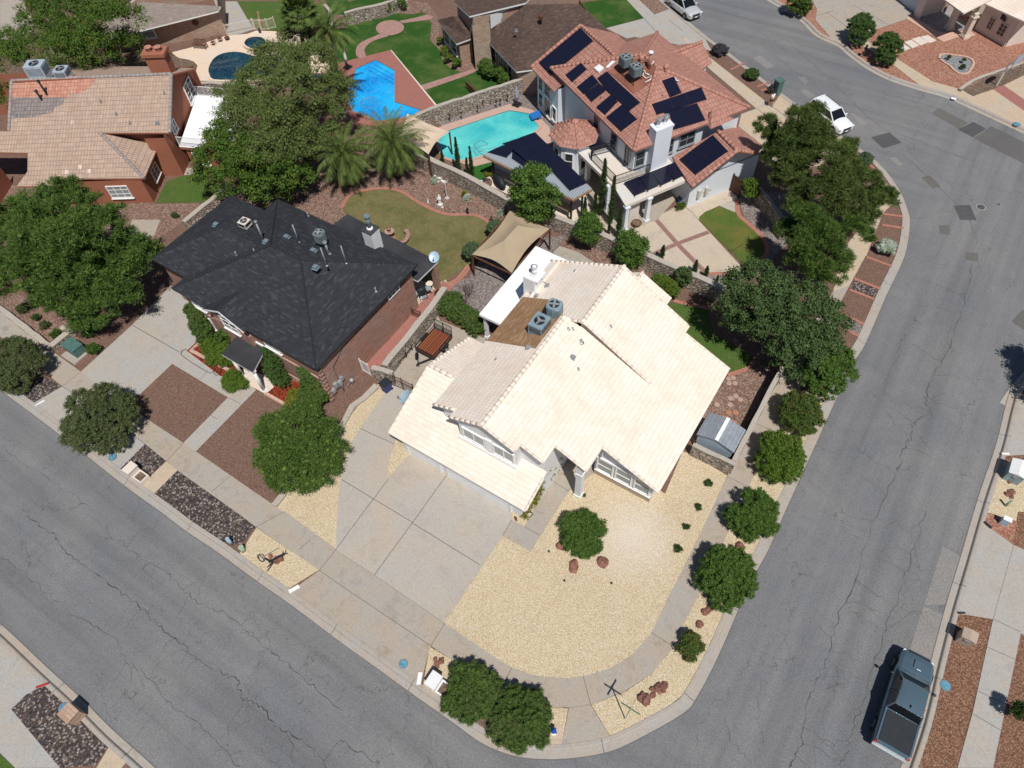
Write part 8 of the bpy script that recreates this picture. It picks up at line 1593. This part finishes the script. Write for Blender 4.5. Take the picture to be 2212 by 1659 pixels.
# grill, fire pit, table
gc=g1('t11 530,275'); t=thing('gas_grill','black gas grill with side shelf under the rear patio roof','grill',tuple(gc),R_(60)); b=MB(); b.box((0,0,.9),(.75,.55,.16)); b.build('firebox',MT['black'],t,local=True,bevel=.02); b=MB(); b.tube([V(-.36,.05,1.0),V(.36,.05,1.0)],.27,14); b.build('hood',MT['binlid'],t,local=True)
for x in (-.33,.33):
    for y in (-.22,.22): b=MB(); b.bar((x,y,0),(x,y,.85),.05); b.build('leg',MT['black'],t,local=True)
for x_,z_ in ((.62,.92),(-.62,.92),(0,.25)): b=MB(); b.box((x_,0,z_),(.45 if x_ else .7,.5,.04)); b.build('shelf',MT['grey'],t,local=True)
def rtable(label,s,r,h,mat,leg='black',name='round_table',cat='table',top=None):
    t=thing(name,label,cat,tuple(g1(s))); b=MB(); b.cyl((0,0,h-.04),r,.05,24); b.build('tabletop' if cat=='table' else 'bowl',MT[mat],t,local=True)
    for k in range(3): a_=k*2.094; b=MB(); b.bar((r*.7*math.cos(a_),r*.7*math.sin(a_),0),(r*.4*math.cos(a_),r*.4*math.sin(a_),h-.04),.035); b.build('leg',MT[leg],t,local=True)
    return t
rtable('round cream table beside the black grill','t11 577,215',.3,.7,'cream'); t=rtable('round black metal fire pit on short legs on the brick walk','t11 640,262',.42,.45,'black',name='fire_pit',cat='fire pit'); b=MB()
for k in range(8): a_=k*.785; b.bar((0,0,.48),(.4*math.cos(a_),.4*math.sin(a_),.46),.02)
b.build('grate',MT['timber'],t,local=True)
t=thing('bucket','white bucket on the patio floor below the grill','bucket',tuple(g1('t11 512,285'))); b=MB(); b.lathe((0,0,0),[(.13,0),(.17,.35),(.15,.35),(.12,.02)],14); b.build('pail',MT['white'],t,local=True); b=MB(); b.tube([V(-.17,0,.33),V(-.1,0,.45),V(.1,0,.45),V(.17,0,.33)],.01,5); b.build('handle',MT['grey'],t,local=True)
t=thing('watering_can','turquoise watering can at the corner of the brick wall','watering can',tuple(g1('t11 470,318'))); b=MB(); b.cyl((0,0,0),.15,.28,12); b.build('body',MT['w_turq'],t,local=True); b=MB(); b.tube([V(.12,0,.1),V(.4,0,.35)],[.03,.02],6); b.build('spout',MT['w_turq'],t,local=True)
def pot(label,s,r,h,mat,plant=None):
    t=thing('plant_pot',label,'pot',tuple(g1(s))); b=MB(); b.lathe((0,0,0),[(r*.6,0),(r,h*.8),(r*1.08,h),(r*.95,h),(r*.85,h*.85),(0,h*.8)],18); b.build('bowl',MT[mat],t,local=True); b=MB(); b.cyl((0,0,h*.8),r*.85,.03,18); b.build('soil',MT['dirt'],t,local=True)
pot('wide brown bowl pot on the tan patio in front of the deck columns','z2 835,985',.42,.4,'timber'); pot('blue and white pot at the corner under the flat deck','z2 1238,760',.26,.45,'toy_blue'); pot('dark round pot near the covered grill of the pergola','z3 485,160',.35,.4,'boulder')
t=thing('covered_grill','black fabric covered grill under the pergola edge','grill',tuple(g1('z3 610,170')),R_(-30)); b=MB(); b.blob((0,0,.55),(.95,.45,.6),14,8,noise=.12,seed=3,zmin=-.9); b.build('cover',MT['binlid'],t,local=True)
def umbrella(label,s,h,mat,basem='black'):
    t=thing('closed_umbrella',label,'umbrella',tuple(g1(s))); b=MB(); b.box((0,0,.08),(.8,.8,.16)); b.box((0,0,.22),(.45,.45,.16)); b.build('base',MT[basem],t,local=True); b=MB(); b.bar((0,0,0),(0,0,h),.06); b.build('pole',MT['black'],t,local=True); b=MB(); b.tube([V(0,0,h*.35),V(0,0,h*.5),V(0,0,h*.9),V(0,0,h*1.02)],[.2,.17,.12,.03],10); b.build('canopy',MT[mat],t,local=True)
umbrella('closed grey umbrella on a black base at the corner of the red pool deck','t01 42,440',2.4,'mem_pale'); umbrella('closed lilac umbrella at the end of the rock wall by the turquoise pool','t01 1138,682',2.1,'lilac')
for i,s in enumerate(('1078,665','920,700','885,735','705,790','780,775','1005,700','1032,690')): 
    c_=g1('t01 '+s); b=MB(); b.cyl(c_,.035,.75,6); b.cyl(c_+V(0,0,.7),.09,.2,8); tag(b.build('garden_torch',MT['black']),'thin black garden torch along the pool rock wall, '+['first from the lilac umbrella','fourth from the lilac umbrella','fifth from the lilac umbrella','seventh and nearest the cream cloth','sixth from the lilac umbrella','third from the lilac umbrella','second from the lilac umbrella'][i],'torch','garden torches by the turquoise pool')
bench(tuple(g1('t01 868,600')),R_(-25+180),2.2,'dark brown wooden bench on the grass behind the pool rock wall','timber','wooden_bench')
def wchair(label,s,rz):
    t=thing('patio_chair',label,'chair',tuple(g1(s)),rz,'wire chairs by the dark pool'); b=MB(); b.cyl((0,0,.42),.24,.03,14); b.build('seat',MT['timber'],t,local=True); b=MB(); b.tube([V(-.22,.2,.42),V(-.24,.3,.75),V(0,.34,.98),V(.24,.3,.75),V(.22,.2,.42)],.02,6); b.tube([V(0,.22,.44),V(0,.33,.96)],.012,5); b.tube([V(-.12,.21,.44),V(-.13,.31,.9)],.012,5); b.tube([V(.12,.21,.44),V(.13,.31,.9)],.012,5); b.build('backrest',MT['timber'],t,local=True)
    for x,y in ((-.2,-.18),(.2,-.18),(-.2,.2),(.2,.2)): b=MB(); b.bar((x*1.15,y*1.15,0),(x,y,.42),.025); b.build('leg',MT['timber'],t,local=True)
wchair('left wire patio chair by the tan brick wall of the dark pool','z9 560,590',R_(20)); wchair('right wire patio chair by the tan brick wall of the dark pool','z9 650,545',R_(40)); bench(tuple(g1('z9 390,640')),R_(20),1.5,'brown swing seat bench beside the tan brick wall of the dark pool','timber','patio_bench'); rtable('low dark side table beside the right wire chair','z9 740,520',.3,.35,'timber')
t=thing('rusty_board','tall rust orange board leaning at the beige pool fence','board',tuple(g1('z9 1180,385'))); b=MB(); b.slab([V(-.25,0,0),V(.15,0,0),V(-.1,.45,1.9),V(-.4,.45,1.9)],.06); b.build('panel',MT['r_tan_red'],t,local=True); b=MB(); b.cyl((.35,-.6,0),.16,.5,10); b.build('foot',MT['black'],t,local=True)
# hoses
for lab,s in (('dark garden hose curled along the left red mulch bed','z6 215,770 160,790 140,840 200,890 300,960 420,1030 520,1080 600,1010 640,960 660,1060 600,1110 560,1060 600,1040'),('coiled hose at the corner of the garage wall','t21 1180,20 1215,5 1240,15 1220,38 1190,35 1185,15 1215,0 1238,8'),('thin hose lying on the gravel lawn of the terracotta house','zb 1290,745 1360,750 1440,700 1530,640')):
    b=MB(); b.tube([p+V(0,0,.07) for p in smooth_path(G(s),5)],.022,5); tag(b.build('garden_hose',MT['black']),lab,'hose')
for i,(s,lab) in enumerate((('1346,262','small black garden light left of the boulders'),('1447,452','small black garden light below the longest boulder'),('1751,468','small black garden light right below the boulders'))): c_=g1('t21 '+s); b=MB(); b.cyl(c_,.03,.18,8); b.box(c_+V(0,0,.2),(.1,.1,.06),.5); tag(b.build('garden_light',MT['black']),lab,'garden light','black garden lights')
c_=g1('t21 1130,45'); b=MB(); b.tube([c_+V(-.15,.1,.05),c_+V(0,0,.15),c_+V(.15,-.12,.05)],[.05,.09,.04],7); tag(b.build('lizard_ornament',MT['timber']),'small dark brown ornament on the slab by the garage corner','ornament')
# basketball hoop
bb=g1('za 1762,1398'); hh_=3.3; t=thing('basketball_hoop','white pole basketball hoop at the far right drive','basketball hoop',tuple(bb),R_(-20)); b=MB(); b.bar((0,0,0),(0,0,2.4),.11); b.bar((0,0,2.4),(.5,0,2.9),.1); b.build('pole',MT['white'],t,local=True); b=MB(); b.slab([V(.55,-.85,2.7),V(.6,-.85,2.7),V(.6,.85,2.7),V(.55,.85,2.7)],.02); n=10; pts=[V(.58,-.9,2.7),V(.58,.9,2.7)]+[V(.58,.9*math.cos(math.pi*i/n),3.1+.6*math.sin(math.pi*i/n)) for i in range(n+1)]; b.face(pts); b.face([p+V(.04,0,0) for p in pts]); b.build('backboard',MT['dish'],t,local=True); b=MB(); b.tube([V(.95+.23*math.cos(2*math.pi*i/16),.23*math.sin(2*math.pi*i/16),3.0) for i in range(17)],.015,5); b.build('rim',MT['tyre_red'],t,local=True)
t=thing('post_mailbox','small dark mailbox on a post between the paired round shrubs','mailbox',tuple(g1('t02 1165,372'))); b=MB(); b.bar((0,0,0),(0,0,1.0),.07); b.build('post',MT['timber'],t,local=True); b=MB(); b.box((0,0,1.1),(.25,.5,.22)); b.tube([V(0,-.25,1.2),V(0,.25,1.2)],.12,12); b.build('box',MT['binlid'],t,local=True)
# ================= PERSON =================
pp0=g1('t02 566,694'); t=thing('person','person in white shirt and dark shorts walking on the pavement by the green cabinet','person',tuple(pp0),R_(150))
def skinmesh(name,verts,edges,mat,parent,sub=1,root=0):
    me=bpy.data.meshes.new(name); me.from_pydata([v[:3] for v in verts],edges,[]); o=bpy.data.objects.new(name,me); SC.collection.objects.link(o); o.parent=parent
    sk=o.modifiers.new('skin','SKIN'); lay=me.skin_vertices[0].data
    for i,v in enumerate(verts): lay[i].radius=(v[3],v[3])
    lay[root].use_root=True; sb=o.modifiers.new('sub','SUBSURF'); sb.levels=sub; sb.render_levels=sub; me.materials.append(MT[mat]); return o
# x forward, y left
vs=[(0,0,.95,.13),(0,0,1.12,.12),(0,0,1.32,.14),(0,0,1.44,.07),(.02,0,1.52,.055),(.03,0,1.62,.095),(.03,0,1.70,.08),
 (0,.1,.90,.095),(.17,.11,.52,.06),(.12,.11,.12,.045),(.24,.11,.05,.04),
 (0,-.1,.90,.095),(-.08,-.11,.5,.06),(-.32,-.11,.16,.045),(-.24,-.11,.05,.04),
 (0,.19,1.38,.06),(-.08,.24,1.12,.042),(.08,.26,.92,.032),(.12,.26,.86,.03),
 (0,-.19,1.38,.06),(.12,-.24,1.14,.042),(.34,-.2,1.08,.032),(.40,-.2,1.08,.03)]
es=[(0,1),(1,2),(2,3),(3,4),(4,5),(5,6),(0,7),(7,8),(8,9),(9,10),(0,11),(11,12),(12,13),(13,14),(2,15),(15,16),(16,17),(17,18),(2,19),(19,20),(20,21),(21,22)]
for hv,dr in ((18,V(.35,0,-.9)),(22,V(.95,0,.1))):
    hb=V(*vs[hv][:3]); sd_=V(0,1,0)
    for k,(o_,l_) in enumerate(((-.028,.05),(-.012,.07),(.006,.075),(.022,.065))): i0=len(vs); m=hb+dr*.05+sd_*o_; vs.append((*m,.011)); m2=m+dr*l_+V(0,0,-.01); vs.append((*m2,.009)); es+=[(hv,i0),(i0,i0+1)]
    i0=len(vs); m=hb+sd_*(.045 if hv==18 else .045)+dr*.03; vs.append((*m,.012)); es.append((hv,i0))
skinmesh('body',vs,es,'skin',t)
skinmesh('shirt',[(0,0,.98,.15),(0,0,1.15,.145),(0,0,1.34,.16),(0,0,1.43,.08),(0,.19,1.38,.075),(-.05,.22,1.22,.06),(0,-.19,1.38,.075),(.07,-.22,1.23,.06)],[(0,1),(1,2),(2,3),(2,4),(4,5),(2,6),(6,7)],'shirt',t)
skinmesh('shorts',[(0,0,.98,.145),(0,.1,.88,.115),(.1,.11,.65,.09),(0,-.1,.88,.115),(-.06,-.11,.64,.09)],[(0,1),(1,2),(0,3),(3,4)],'shorts',t)
b=MB(); b.blob((.01,0,1.70),(.115,.105,.11),12,8,zmin=-.35); b.build('hair',MT['hair'],t,local=True); b=MB(); b.blob((.13,0,1.62),(.02,.016,.03),8,6); b.build('nose',MT['skin'],t,local=True)
for y in (-.035,.035): b=MB(); b.blob((.118,y,1.655),.012,6,4); b.build('eye',MT['black'],t,local=True)
b=MB(); b.box((.122,0,1.575),(.01,.045,.01)); b.build('mouth',MT['tyre_red'],t,local=True)
for s_ in ((.2,.11),( -.27,-.11)): b=MB(); b.blob((s_[0],s_[1],.04),(.14,.055,.05),10,6,zmin=-.8); b.build('shoe',MT['shirt'],t,local=True)
shrub('dark_bush','small dark purple bush beside the tall green cabinet',lobes('zc 255,265,28,.6 285,235,24,.9'),.15,60,.12,.05,'leaf','l_purple',501,core=.5)
